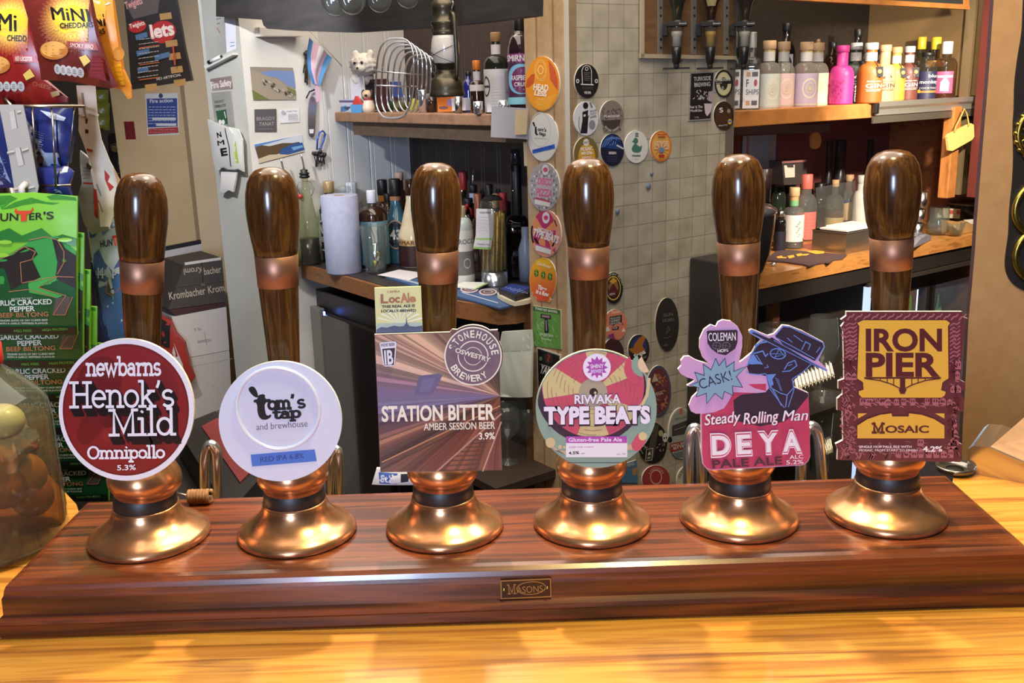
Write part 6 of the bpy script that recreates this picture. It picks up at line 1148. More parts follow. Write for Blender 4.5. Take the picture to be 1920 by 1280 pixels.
p, H, k = on_shelf(880, 134, .08); bottle('cobalt blue bottle behind the lantern', p, H, .017, paint((30, 40, 110), .1, coat=.6), cap=M_BLACK, capz=.9, neck=.4, sh=(.5, .8), lab=(.0, .36, (110, 100, 140), 80), art=many(word('BETTER', -.7, .8, .62, .22, (226, 206, 150)), word('BITTER', -.7, .8, .3, .22, (226, 206, 150))))
p, H, k = on_shelf(896, 113, .06); bottle('small bottle with an orange cap and white shoulders, right of the lantern', p, H, .019, G_BROWN, cap=paint((206, 116, 40), .35), capz=.82, neck=.46, sh=(.46, .62), lab=(.42, .54, (214, 210, 206), 80), necklab=(.62, .79, paint((196, 190, 196), .5)))
p, H, k = on_shelf(897, 190, .0, 207); b = MB(); b.lathe([(0, 0), (.011, 0), (.012, H), (.011, H), (.010, .004), (0, .004)], M_CHROME, 20); tag(b.build('spirit_measure', mw=Matrix.Translation(p)), 'chrome measure before the orange-capped bottle', 'spirit measure', 'measures on the left shelf')
p, H, k = on_shelf(933, 60, .045); t = bottle('large clear gin bottle with a cork and a white textured label on the left shelf', p, H, .0305, glass((150, 156, 150), name='grey_glass'), cap=paint((150, 116, 80), .7), capz=.885, neck=.36, sh=(.60, .72), lab=(.02, .55, (214, 214, 220), 88), necklab=(.73, .85, paint((216, 216, 220), .5)), art=many(lambda q: q.ring(ell(-.62, .6, .26, .24, 28), ell(-.62, .6, .2, .19, 28), (60, 60, 66)), lambda q: q.line([(-.85, .6), (-.38, .6)], .05, (60, 60, 66)), lambda q: q.rect(.42, .1, .9, .95, (176, 172, 178)), word('N12', .5, .85, .42, .07, (90, 86, 90)), lambda q: [q.line([(-.3, .2 + .07 * j), (.35, .2 + .07 * j)], .012, (196, 196, 204)) for j in range(10)]))
p, H, k = on_shelf(978, 30, .05); t = bottle('raspberry spirit bottle with a purple and blue label, tucked against the pillar', p, H, .030, paint((40, 24, 30), .1, coat=.6), cap=M_BLACK, capz=.86, neck=.42, sh=(.62, .82), lab=(.10, .62, (72, 36, 66), 75), art=many(lambda q: q.rect(-1, .82, 1, 1.0, (150, 70, 130)), lambda q: q.poly(ell(.0, .5, .9, .30, 28), (120, 180, 206)), lambda q: q.poly(ell(.1, .48, .7, .26, 28), (110, 34, 80)), word('RASPBERRY', -.6, .75, .48, .10, WHT), word('CRUSH', -.4, .5, .36, .08, WHT), lambda q: q.rect(-1, 0, 1, .14, (140, 200, 214)), word('SMIRNOFF', -.9, .95, .85, .13, WHT, .03)))
p, H, k = on_shelf(944, 188, .0); b = MB(); b.lathe([(0, 0), (.011, 0), (.012, H), (.011, H), (.010, .004), (0, .004)], M_CHROME, 20); tag(b.build('spirit_measure', mw=Matrix.Translation(p)), 'chrome measure before the large clear gin bottle', 'spirit measure', 'measures on the left shelf')
fru = fr_u(950, 230, -.012); mb, q = flat(fru, [(922, 199), (991, 203), (989, 261), (920, 257)], (168, 164, 166), .0008, .6); put(mb, fru, 'paper_sheet', 'grey sheet of paper stuck to the front of the left shelf', 'paper', 'papers on the left shelf')
fru = fr_u(950, 230, -.016); mb, q = flat(fru, [(966, 206), (989, 207), (987, 252), (965, 253)], (206, 182, 140), .0008, .6); put(mb, fru, 'paper_sheet', 'cream note stuck over the grey sheet', 'paper', 'papers on the left shelf')
fru = fr_u(985, 290, .01); mb, q = flat(fru, [(981, 266), (995, 267), (996, 312), (983, 311)], (206, 184, 150), .0008, .6); put(mb, fru, 'paper_sheet', 'narrow cream note on the pillar edge below the left shelf', 'paper', 'papers on the left shelf')

# --- hanging lantern
LU = -.40; pc = on_u(838, 165, LU); k = sc(pc); base = on_u(838, 181, LU).z; zt = lambda y: on_u(838, y, LU).z - base
t = thing('hurricane_lantern', 'old dull-metal hurricane lantern with a milky globe hanging before the left shelf', 'lantern', Matrix.Translation((pc.x, pc.y, base)) @ Matrix.Rotation(-.85, 4, 'Z')); M_LAN = mottled('dull_lantern_metal', [(66, 61, 48), (98, 91, 74)], noise=20, rough=.35, metal=.7)
b = MB(); b.lathe([(0, .0), (32 * k, 0), (34 * k, zt(178)), (32 * k, zt(172)), (31 * k, zt(165)), (29.5 * k, zt(150)), (25 * k, zt(146)), (20 * k, zt(140)), (17 * k, zt(136)), (17 * k, zt(130)), (0, zt(130))], M_LAN, 36); b.build('tank', t)
b = MB(); b.lathe([(16 * k, zt(130)), (19 * k, zt(127)), (19 * k, zt(123)), (22 * k, zt(121)), (24 * k, zt(118)), (14 * k, zt(118))], M_LAN, 36); b.build('burner', t)
b = MB(); b.lathe([(18 * k, zt(124)), (23.5 * k, zt(112)), (26 * k, zt(98)), (26 * k, zt(86)), (24 * k, zt(72)), (21.5 * k, zt(64)), (19 * k, zt(64))], mottled('milk_glass', [(206, 200, 188), (222, 216, 204)], noise=6, rough=.25, coat=.4), 36); b.build('globe', t)
b = MB(); b.lathe([(22 * k, zt(66)), (24 * k, zt(62)), (22 * k, zt(58)), (21 * k, zt(52)), (25 * k, zt(44)), (25 * k, zt(40)), (21 * k, zt(37)), (21 * k, zt(18)), (22 * k, zt(16)), (22 * k, zt(4)), (17 * k, zt(0)), (15 * k, zt(-20)), (0, zt(-24))], M_LAN, 36); b.build('chimney', t)
for s_ in (-1, 1): b = MB(); b.tube([(s_ * 27 * k, 0, zt(150)), (s_ * 31 * k, 0, zt(140)), (s_ * 33 * k, 0, zt(110)), (s_ * 31 * k, 0, zt(60)), (s_ * 28 * k, 0, zt(30)), (s_ * 22 * k, 0, zt(22))], 4.2 * k, M_LAN, 12); b.build('side_tube', t)
b = MB()
for a0, a1 in ((-80, 80), (80, -80)): b.tube([(27 * k * math.sin(R_(a0 + (a1 - a0) * i / 16)), -27 * k * math.cos(R_(a0 + (a1 - a0) * i / 16)), zt(118 - 32 * i / 16)) for i in range(17)], .6 * k, M_LAN, 6)
b.build('wire_guard', t)
b = MB(); b.lathe([(0, 0), (6 * k, 0), (6.5 * k, 1.5 * k), (6 * k, 3 * k), (0, 3 * k)], M_LAN, 16, T=T3(-24 * k, -10 * k, zt(140), rx=PI / 2)); b.tube([(-24 * k, -10 * k, zt(140)), (-17 * k, 0, zt(138))], 1.5 * k, M_LAN, 8); b.build('wick_knob', t)
b = MB(); b.tube([(26 * k, 0, zt(20)), (27 * k, 0, zt(0)), (14 * k, 0, zt(-60)), (0, 0, zt(-90)), (-14 * k, 0, zt(-60)), (-26 * k, 0, zt(0)), (-26 * k, 0, zt(20))], .9 * k, M_LAN, 6); b.build('bail', t)
b = MB(); b.tube([(27 * k, 0, zt(24)), (26 * k, -2 * k, zt(16)), (28 * k, 1 * k, zt(8)), (26 * k, 0, zt(0))], 1.2 * k, M_STEEL, 6); b.build('chain_link', t)
b = MB(); b.tube([(0, 0, zt(-90)), (0, 0, zt(-130))], 1 * k, M_BLACK, 6); b.build('hook', t)
# jars on the black shelf
for k_, (cx, cy, r, lb) in enumerate(((628, 0, 26, 'clear jar lying on the black shelf, leftmost of four'), (660, -2, 26, 'clear jar lying on the black shelf, second from the left'), (712, -4, 24, 'clear jar lying on the black shelf, third from the left'), (765, -12, 24, 'clear jar lying on the black shelf, nearest the lantern'))):
    pc = on_u(cx, cy, -.444); k = sc(pc); b = MB(); rr = r * k; b.lathe([(0, 0), (rr * .5, .002), (rr * .9, 0), (rr, .006), (rr, .08), (rr * .8, .095), (rr * .8, .11), (rr * .74, .11), (rr * .74, .095), (rr * .92, .08), (rr * .92, .010), (rr * .5, .006), (0, .006)], glass((236, 240, 238), .03, name='jar_glass'), 28)
    jd = (pc - CAM); jd.z = 0; jd.normalize(); zz = Matrix.Translation(pc) @ Matrix((Vector((jd.y, -jd.x, 0)), ZZ, jd)).transposed().to_4x4(); tag(b.build('glass_jar', mw=zz), lb, 'jar', 'clear jars on the black shelf')
# ================================================================ pump clips on the pillar and the tiles
def disc(fr, cx, cy, rx, ry, col, name, label, art=None, outline=None, edge=(226, 222, 210), group='old pump clips on the pillar and tiles', rot=0, th=.003):
    ol = outline or ell(cx, cy, rx, ry, 40, rot=rot); mb = plate(fr, ol, th, paint(col, .35), side=paint(edge, .4)); p = Print(fr, mb, gloss=.35, step=.00006)
    if art: art(p)
    return put(mb, fr, name, label, 'pump clip', group)
FU = Frame(on_u(1020, 400, -.003), -VV, ZZ); FV = Frame(on_v(1150, 300, -.003), UU, ZZ)
def a1(p):
    p.poly(ell(1017, 157, 31, 50, 40), (240, 156, 50)); p.poly([(988, 150), (996, 140), (1003, 138), (1001, 156), (992, 164), (986, 164)], (206, 92, 44)); p.poly([(1028, 112), (1040, 128), (1046, 150), (1046, 170), (1032, 150)], (212, 96, 58)); p.poly([(1030, 186), (1040, 184), (1034, 198), (1026, 194)], (210, 90, 50)); p.poly([(1000, 190), (1020, 182), (1044, 176), (1030, 204), (1010, 206)], (244, 170, 60))
    for r in (13, 11): p.ring(ell(1014, 132, r * .86, r * 1.55, 28), ell(1014, 132, r * .86 - .7, r * 1.55 - 1, 28), (250, 210, 130))
    p.poly(ell(1014, 131, 6, 9, 20), (250, 200, 110)); p.poly(ell(1014, 131, 3.6, 6, 16), (236, 150, 60)); p.text('HEAD', (1000, 168), (1028, 171), 12, (250, 240, 220), .04); p.text('LESS', (1002, 178), (1025, 181), 9.5, (250, 240, 220), .04); p.text('PALE ALE', (1008, 187), (1021, 188), 3, (250, 220, 160), 0); p.text('3.9%', (1009, 197), (1017, 198), 3, (250, 220, 160), 0)
disc(FU, 1017, 157, 32, 51, (236, 148, 48), 'pump_clip', 'round orange pump clip, topmost on the pillar', a1)
def a2(p):
    p.ring(ell(1013, 243, 20, 33, 36), ell(1013, 243, 18.6, 31, 36), (206, 204, 196)); BK = (36, 34, 36)
    p.poly([(998, 230), (1001, 228), (1004, 236), (1002, 238)], BK); p.poly([(1003, 238), (1006, 237), (1007, 250), (1010, 252), (1006, 254), (1003, 250)], BK); p.text("om's", (1008, 245), (1024, 247), 7, BK, .03); p.text('tap', (1010, 252), (1023, 255), 6.5, BK, .03); p.text('and brewhouse', (1003, 260), (1026, 261), 3, (150, 146, 140), 0)
    p.poly([(998, 281), (1040, 270), (1041, 278), (999, 288)], (58, 100, 190)); p.text('PALE 4.2%', (1003, 284), (1036, 276), 3, (30, 50, 120), 0)
disc(FU, 1018, 257, 28, 45, (224, 222, 212), 'pump_clip', 'white round pump clip with a blue tape strip on the pillar', a2)
def a3(p):
    for r in range(10):
        y = 312 + r * 8.4
        for c_ in range(12):
            x = 996 + c_ * 4.6
            if ((x - 1020) / 27) ** 2 + ((y - 350) / 42) ** 2 < .95: p.z = .0001; p.rect(x, y - .25 * c_ * .5, x + 2.6, y + 3.4, ((110, 104, 104), (150, 146, 146), (226, 222, 220))[(r * 5 + c_ * 7) % 3])
    p.z = .0003; p.poly([(1008, 330), (1036, 334), (1037, 372), (1004, 370)], (196, 186, 190)); p.text('DISCO', (1008, 345), (1035, 348), 13, (214, 116, 150), .05); p.text('PIZZA', (1005, 366), (1036, 370), 14, (214, 116, 150), .05); p.poly(ell(1023, 318, 6.5, 10, 24), (232, 224, 224)); p.poly(star(1023, 318, 5.5, 3.8, 9), (206, 90, 120)); p.poly([(1004, 369), (1032, 376), (1032, 380), (1004, 373)], (186, 80, 96)); p.poly([(1003, 373), (1032, 380), (1031, 388), (1003, 382)], (230, 226, 220))
disc(FU, 1020, 350, 29, 45, (176, 172, 172), 'pump_clip', 'round silver mirror-ball pump clip with pink lettering on the pillar', a3)
def a4(p):
    p.poly(ell(1020, 432, 22, 37, 30), (190, 60, 110)); PE = (232, 150, 100)
    for a0, a1_ in ((170, 225), (20, 55), (80, 130), (-30, 0)): p.poly([(1020, 432)] + ell(1020, 432, 22, 37, 8, a0=a0, a1=a1_), PE)
    p.line(ell(1021, 436, 24, 38, 10, a0=150, a1=200), 3, (40, 30, 40)); p.line([(1003, 446), (1011, 460)], 4, (40, 30, 40)); p.line([(1036, 462), (1042, 448)], 3, (40, 30, 40)); p.line([(1040, 412), (1044, 424)], 2, (40, 30, 40)); p.poly(ell(1024, 408, 7, 11, 24), (234, 224, 226)); p.poly(star(1024, 408, 5.5, 3.6, 9), (206, 70, 110)); p.text('NECTARON', (1008, 432), (1036, 440), 7, (236, 232, 236), .03); p.text('TYPE BEATS', (998, 440), (1046, 456), 13, (236, 232, 236), .05)
    p.poly([(1006, 456), (1034, 465), (1034, 468), (1006, 460)], (196, 90, 140)); p.poly([(1005, 459), (1034, 468), (1033, 477), (1005, 469)], (232, 226, 222)); p.poly([(1036, 468), (1042, 464), (1041, 474)], (190, 60, 110))
disc(FU, 1024, 438, 28, 44, (228, 156, 130), 'pump_clip', 'round pink and peach record pump clip on the pillar', a4)
def a5(p):
    OL = (236, 188, 50)
    for k in range(9): f = k / 8; y0 = 487 + f * 68; w_ = 24 * math.sqrt(max(.02, 1 - ((y0 + 4 - 524) / 40) ** 2)); p.rect(1018 - w_, y0, 1018 + w_, y0 + 8.6, mixc((240, 190, 50), (222, 78, 56), f))
    for x_ in (1006, 1019, 1032): p.poly(ell(x_, 512 + (x_ - 1006) * .25, 4.2, 7, 18), (60, 110, 54)); p.line([(x_ - 3, 510 + (x_ - 1006) * .25), (x_ + 3, 513 + (x_ - 1006) * .25)], 1, (190, 200, 90)); p.line([(x_, 506 + (x_ - 1006) * .25), (x_, 518 + (x_ - 1006) * .25)], 1, (190, 200, 90))
    p.text('Cloudwater', (1007, 495), (1033, 503), 6, (250, 236, 200), .02, slant=.2); p.text('Three', (1008, 541), (1025, 546), 8, (250, 240, 230), .05); p.text('in a Row', (1005, 549), (1029, 556), 8, (250, 240, 230), .05)
disc(FU, 1018, 525, 25, 41, (236, 170, 60), 'pump_clip', 'lemon-shaped yellow to red pump clip on the pillar', a5, outline=ell(1018, 524, 25.5, 41, 34, a0=-290, a1=60)[::1] + [(1033, 562), (1030, 567), (1024, 563)])
def a6(p):
    for k in range(40): x0, y0 = rnd.uniform(1002, 1044), rnd.uniform(592, 642); p.z = .0001; p.line([(x0, y0), (x0 + rnd.uniform(-5, 6), y0 + 5), (x0 + 3, y0 + rnd.uniform(5, 11))], 1, rnd.choice([(150, 190, 120), (76, 130, 60), (180, 210, 150)]))
    p.z = .0002; p.poly([(1000, 574), (1050, 581), (1050, 589), (1000, 582)], (70, 110, 60)); p.text('TWISTED BARREL', (1003, 580), (1046, 587), 4.5, (226, 230, 216), .02); p.poly([(1014, 588), (1033, 591), (1033, 599), (1027, 598), (1029, 624), (1021, 623), (1021, 597), (1014, 596)], (50, 46, 50)); p.poly([(1016, 590), (1031, 592), (1031, 596), (1016, 594)], (170, 130, 150)); p.line([(1024, 600), (1025, 620)], 2, (170, 150, 170)); p.text('SIMON SAYS', (1012, 628), (1037, 632), 5, (232, 236, 224), .02); p.text('CITRA PALE', (1016, 636), (1034, 639), 3, (232, 236, 224), 0)
disc(FU, 0, 0, 0, 0, (110, 164, 84), 'pump_clip', 'leafy green rectangular pump clip on the pillar', a6, outline=[(999, 573), (1051, 581), (1052, 655), (1001, 648)], edge=(206, 206, 180))
def a7(p):
    p.ring([(1006, 650), (1051, 665), (1051, 742), (1008, 730)], [(1008, 653), (1049, 667), (1049, 739), (1010, 727)], (206, 200, 190)); p.poly(ell(1028, 671, 8, 11, 22), (60, 56, 56)); p.line([(1027, 664), (1031, 669), (1027, 673), (1028, 678)], 2.4, (190, 60, 50)); p.poly(ell(1014, 672, 3, 4, 14), (110, 170, 90)); p.text('YANKEE', (1011, 698), (1047, 709), 17, (236, 232, 224), .03); p.line([(1012, 682), (1044, 692)], 1, (190, 184, 176)); p.line([(1012, 716), (1044, 726)], 1, (150, 146, 140))
disc(FU, 0, 0, 0, 0, (38, 35, 36), 'pump_clip', 'black rectangular pump clip with white capitals, lowest on the pillar', a7, outline=[(1006, 650), (1051, 665), (1051, 742), (1008, 730)])
KW = (214, 210, 200); KD = (38, 34, 34)
def b1(p):
    p.line([(1092, 158), (1091, 132), (1094, 125), (1100, 122), (1106, 125), (1109, 132), (1109, 158)], 1.2, KW); p.ring(ell(1100, 129, 3, 3.6, 14), ell(1100, 129, 2, 2.5, 14), KW); p.scribble(1095, 135, 1106, 152, 5, (150, 146, 138), .8); p.line([(1088, 158), (1112, 159)], 2, KW)
    for x_ in (1082, 1117): p.poly(ell(x_, 152, 3, 4, 14), KW); p.poly(ell(x_, 152, 1.5, 2, 12), KD)
    p.text('WE IPA', (1094, 176), (1107, 176), 5, KW, .03); p.scribble(1090, 162, 1112, 168, 2, (110, 106, 100), .8)
disc(FV, 1100, 152, 22.5, 32, KD, 'pump_clip', 'black oval-looking pump clip with a headstone, topmost on the tiles', b1)
def b2(p):
    p.poly(ell(1098, 198, 5, 6.5, 18), KD); p.poly([(1092, 210), (1103, 206), (1102, 218), (1105, 214), (1103, 222), (1101, 250), (1088, 250), (1092, 226)], KD); p.poly([(1094, 215), (1098, 214), (1098, 218), (1094, 219)], KW)
    for k, s_ in enumerate(('BECAUSE', "THAT'S A", 'BARREL')): p.text(s_, (1107, 211 + 5.5 * k), (1119, 208 + 5.5 * k), 4, (90, 88, 92), .02)
    p.poly(ell(1110, 234, 6, 9, 18), (130, 128, 140)); p.line([(1086, 218), (1085, 236), (1088, 248)], 1, (90, 88, 92)); p.line([(1106, 192), (1110, 202)], 3, (110, 108, 120))
disc(FV, 1099, 222, 23, 32, (206, 206, 206), 'pump_clip', 'white pump clip with a black standing animal on the tiles', b2)
def b3(p):
    for k in range(60): x0, y0 = rnd.uniform(1128, 1164), rnd.uniform(202, 245); p.z = .0001; p.line([(x0, y0), (x0 + rnd.uniform(-3, 4), y0 + 4)], 1.4, rnd.choice([(74, 64, 58), (56, 50, 46), (130, 116, 104)]))
    p.z = .0002; p.poly([(1129, 226), (1164, 224), (1160, 240), (1147, 246), (1134, 240)], (70, 62, 56)); p.text('FLAGSHIP', (1133, 220), (1162, 219), 4, KW, .02); p.arctext('BREWING COMPANY', (1147, 222), 18, 24, 140, 40, 3.4, KW, .01)
disc(FV, 1147, 218, 22, 30, (130, 118, 108), 'pump_clip', 'sepia landscape pump clip on the tiles, above the blue one', b3)
def b4(p):
    p.poly(smooth_poly([(1084, 286), (1092, 270), (1108, 270), (1116, 284), (1116, 310), (1084, 310)], 1), (206, 156, 50)); p.poly(ell(1099, 267, 5.5, 7, 20), KW); p.text('SALT', (1095, 269), (1104, 268.5), 4, KD, .02); p.text('MOSAIC', (1089, 283), (1111, 281), 7, (236, 230, 214), .04); p.text('AND CITRA', (1089, 290), (1111, 288.5), 5.5, (236, 230, 214), .04); p.text('VERMONT', (1091, 298), (1109, 297), 5, (236, 230, 214), .03); p.text('SESSION', (1092, 304), (1108, 303), 4, (236, 230, 214), .02)
disc(FV, 1099, 288, 23, 32, (116, 100, 56), 'pump_clip', 'mustard and green pump clip just above the fourth hand pump', b4)
def b5(p):
    p.poly([(1127, 276), (1134, 258), (1148, 252), (1162, 262), (1169, 280), (1150, 279)], (44, 66, 120))
    for k in range(6): p.line([(1128 + k * 5, 276 - k), (1136 + k * 4, 262 - k), (1148 + k * 3, 256 + k)], 1.6, (90, 124, 180))
    p.line([(1136, 276), (1150, 262), (1166, 270)], 2, (30, 40, 80)); p.line([(1156, 272), (1169, 279)], 2.6, KW); p.text('SIREN', (1141, 289), (1155, 289), 5, KW, .03); p.scribble(1138, 292, 1158, 304, 3, (80, 90, 130), .8)
disc(FV, 1148, 281, 22, 30.5, (34, 36, 52), 'pump_clip', 'navy pump clip with blue ribbons on the tiles', b5)
def b6(p):
    G = (76, 120, 100); p.poly(ell(1192, 264, 4.5, 6, 18), G); p.poly(smooth_poly([(1185, 276), (1190, 268), (1196, 272), (1200, 276), (1204, 270), (1203, 282), (1198, 287), (1188, 286), (1184, 281)], 2), G); p.poly([(1188, 264), (1184, 265), (1188, 268)], G)
    for k in range(3): p.line([(1191, 250 + 2.8 * k), (1197, 250 + 2.8 * k)], 1.6, KD)
    p.text('rivelet', (1185, 294), (1201, 293.5), 5, KD, .02); p.text('5.2', (1191, 300), (1196, 300), 2.5, KD, 0)
disc(FV, 1193, 275, 22, 30.5, (218, 216, 204), 'pump_clip', 'white pump clip with a green duck on the tiles', b6)
def b7(p):
    p.poly(ell(1239, 274, 17, 25, 32), (222, 164, 84)); p.scribble(1226, 264, 1254, 280, 5, (236, 214, 180), 1.6)
    for k in range(10): a = R_(36 * k); p.line([(1239, 281), (1239 + 14 * math.cos(a), 281 + 14 * math.sin(a))], .8, (150, 70, 40))
    p.poly(ell(1239, 281, 4, 5, 16), (90, 140, 180)); p.poly([(1231, 251), (1248, 251), (1246, 257), (1233, 257)], (170, 60, 36)); p.poly([(1233, 290), (1245, 290), (1244, 295), (1234, 295)], (170, 60, 36)); p.text('VOCATION', (1232, 255.5), (1247, 255.5), 3, (226, 180, 120), .02)
disc(FV, 1239, 274, 20, 29, (206, 118, 52), 'pump_clip', 'orange egg-shaped pump clip on the tiles, right of the duck', b7)
def b8(p):
    p.ring([(1294, 136), (1340, 134), (1334, 224), (1291, 227)], [(1296, 138), (1338, 136), (1332, 222), (1293, 225)], (150, 146, 140)); p.text('TURKSIDE', (1301, 152), (1333, 150), 8, KW, .02); p.text('BREWING', (1302, 163), (1332, 161), 8, KW, .02); p.poly([(1320, 194), (1336, 194), (1332, 210), (1326, 218), (1322, 212)], (206, 190, 190)); p.poly([(1328, 172), (1338, 170), (1335, 192), (1327, 188)], (176, 156, 164))
    for k in range(26): x0, y0 = rnd.uniform(1298, 1326), rnd.uniform(168, 184); p.z = .0003; p.line([(x0, y0), (x0 + rnd.uniform(-4, 5), y0 + 3)], 1.2, (206, 200, 196))
    p.text('Fear Is The', (1293, 203), (1317, 202), 5, KW, .02); p.text('MindKiller', (1294, 210), (1317, 209), 5, KW, .02); p.text('5.2%', (1302, 221), (1310, 221), 2.6, KW, 0)
disc(FV, 0, 0, 0, 0, (44, 38, 38), 'pump_clip', 'dark rectangular pump clip under the spirit optics', b8, outline=[(1294, 136), (1340, 134), (1334, 224), (1291, 227)], edge=(150, 144, 132))
def b9(p):
    p.ring(ell(1357, 157, 14, 22, 30), ell(1357, 157, 7.5, 12, 30), (206, 200, 150)); p.poly([(1340, 150), (1371, 148), (1371, 157), (1340, 158)], (44, 42, 36)); p.text('OVERTONE', (1341, 153), (1370, 151), 5, KW, .03); p.line([(1342, 156), (1354, 155.5)], 1, KW); p.ring(ell(1355, 165, 2, 3, 12), ell(1355, 165, 1.2, 2, 12), KW)
disc(FV, 1357, 157, 17.5, 26.5, (52, 50, 42), 'pump_clip', 'dark round pump clip with a cream ring, beside the right shelf', b9)
def b10(p):
    for k in range(9): x0 = 1344 + k * 3.2; p.line([(x0, 200 + (k % 3) * 4), (x0 - .5, 236 - (k % 2) * 8)], .9, (110, 72, 44))
    p.text('S', (1349, 211), (1356, 210), 9, KW, .03); p.poly(ell(1366, 208, 3, 4, 14), (150, 140, 130)); p.poly(ell(1368, 228, 4, 5, 16), (206, 176, 60)); p.poly([(1364, 226), (1372, 226), (1371, 229), (1365, 229)], (70, 110, 190)); p.text('IMPERIAL STOUT', (1347, 237), (1364, 235), 2.6, KW, 0)
disc(FV, 1357, 217, 19, 27, (62, 44, 34), 'pump_clip', 'dark brown pump clip with a white initial, beside the right shelf', b10)
def b11(p):
    p.ring(ell(1150, 540, 14, 23, 32), ell(1150, 540, 12.4, 20.5, 32), (214, 176, 70)); p.poly([(1140, 536), (1147, 525), (1156, 524), (1160, 538), (1158, 550), (1142, 550)], (150, 110, 60)); p.poly([(1141, 545), (1150, 530), (1160, 547), (1152, 558), (1144, 555)], (100, 44, 44)); p.poly([(1142, 528), (1150, 520), (1157, 526), (1150, 532)], (214, 166, 60)); p.text('1874', (1143, 554), (1153, 552), 4, KW, .02); p.arctext('THE FAIRFIELD BREWERY', (1150, 540), 15.2, 25, 190, 350, 3, KW, .01)
disc(FV, 1150, 540, 18, 29.5, (38, 36, 34), 'pump_clip', 'black pump clip with a yellow ring and crest, right of the fourth pump handle', b11)
def b12(p):
    p.text('Tomlin', (1145, 588), (1163, 586), 6, (240, 214, 196), .02, slant=.2); p.poly([(1143, 594), (1166, 590), (1166, 604), (1152, 609), (1148, 613), (1149, 609), (1143, 609)], KD)
    for k, s_ in enumerate(('PEACH AND', 'RASPBERRY', 'PAVLOVA')): p.text(s_, (1145, 599.5 + 4.8 * k), (1164, 596 + 4.8 * k), 4, KW, .02)
    p.poly([(1147, 613), (1160, 611), (1160, 617), (1148, 619)], KD); p.text('FOUR', (1149, 617), (1158, 615.5), 4, KW, .02); p.poly([(1134, 616), (1140, 612), (1144, 620), (1137, 622)], (236, 226, 210)); p.poly([(1165, 622), (1169, 614), (1173, 621)], (236, 226, 210)); p.poly([(1140, 628), (1150, 624), (1153, 636), (1142, 634)], (150, 60, 110)); p.poly(ell(1167, 607, 1.4, 2.4, 10), (150, 60, 110))
disc(FV, 1154, 609, 22, 29, (226, 138, 104), 'pump_clip', 'peach-orange pump clip with black speech boxes on the tiles', b12)
disc(FV, 1150, 665, 20, 31, (74, 46, 46), 'pump_clip', 'plain dark maroon pump clip below the peach-orange one')
def b14(p):
    p.poly(ell(1198, 650, 15, 19, 28), (50, 66, 110)); p.poly([(1184, 660), (1190, 644), (1198, 634), (1206, 628), (1210, 634), (1204, 648), (1210, 656), (1204, 664), (1196, 668)], (176, 112, 50)); p.poly([(1188, 652), (1178, 654), (1186, 662)], (176, 112, 50)); p.poly([(1180, 668), (1216, 658), (1212, 676), (1196, 684), (1184, 678)], (48, 40, 38)); p.text('Sepa', (1191, 672), (1211, 661), 8, (236, 228, 220), .05); p.text('INDIA PALE ALE', (1192, 679), (1212, 669), 3, (200, 190, 180), .01)
disc(FV, 1198, 655, 20, 28, (60, 48, 44), 'pump_clip', 'dark blue and gold bird pump clip, upper right of the record pump clip', b14)
def b15(p):
    D = (110, 104, 96); p.text('GUN', (1244, 594), (1262, 591), 6, D, .02); p.text('HORN', (1243, 604), (1264, 601), 6, D, .02); p.line([(1250, 622), (1253, 612), (1256, 618), (1248, 626)], 1, D); p.line([(1243, 632), (1250, 634), (1257, 630)], 1, D); p.text('4.0', (1245, 649), (1252, 648), 4, D, .02)
disc(FV, 1251, 608, 22, 50, (52, 46, 42), 'pump_clip', 'large plain near-black oval pump clip beside the cut-out man clip', b15, edge=(206, 196, 176))
def b16(p):
    p.poly(ell(1235, 733, 20, 43, 32), (110, 62, 66))
    for k in range(90):
        x0, y0 = rnd.uniform(1222, 1252), rnd.uniform(700, 766); p.z = .0001 + .00001 * (k % 3)
        if ((x0 - 1235) / 19) ** 2 + ((y0 - 733) / 40) ** 2 < .85: p.line([(x0, y0), (x0 + rnd.uniform(-3, 4), y0 + rnd.uniform(-4, 4)), (x0 + 3, y0 + 3)], 1.5, rnd.choice([(196, 130, 84), (150, 80, 70), (90, 44, 60), (176, 110, 96)]))
    p.z = .0003; p.poly([(1222, 716), (1227, 700), (1235, 714)], (196, 186, 150)); p.text('MAGIC', (1230, 742), (1244, 738), 7, (196, 186, 150), .03)
disc(FV, 1235, 733, 23.5, 48, (84, 84, 104), 'pump_clip', 'red-brown patterned pump clip with a grey rim behind the record clip', b16)
def b17(p):
    p.poly([(1226, 796), (1236, 795), (1226, 856), (1212, 864), (1218, 830)], (84, 80, 64)); p.poly(ell(1247, 820, 5, 9, 18), KW); p.poly(ell(1239, 812, 4.5, 6, 16), (176, 172, 120))
    for k in range(34): x0, y0 = rnd.choice([rnd.uniform(1200, 1213), rnd.uniform(1229, 1246)]), rnd.uniform(830, 848); p.z = .0002; p.line([(x0, y0), (x0 + rnd.uniform(-3, 3), y0 + rnd.uniform(-3, 3))], 1.2, (190, 186, 174))
    p.z = .0003; p.line([(1212, 842), (1224, 840), (1222, 862), (1210, 864)], 1, KW, closed=True); p.poly([(1216, 848), (1219, 846), (1220, 852), (1214, 853)], KW); p.text('DARK', (1213, 860), (1220, 859), 3.5, KW, .02); p.poly(ell(1245, 821, 1.4, 2, 10), KD); p.poly(ell(1249, 820, 1.2, 2, 10), KD)
disc(FV, 1223, 830, 28, 39, (42, 38, 34), 'pump_clip', 'black pump clip with skulls and bones, right of the record pump clip', b17)
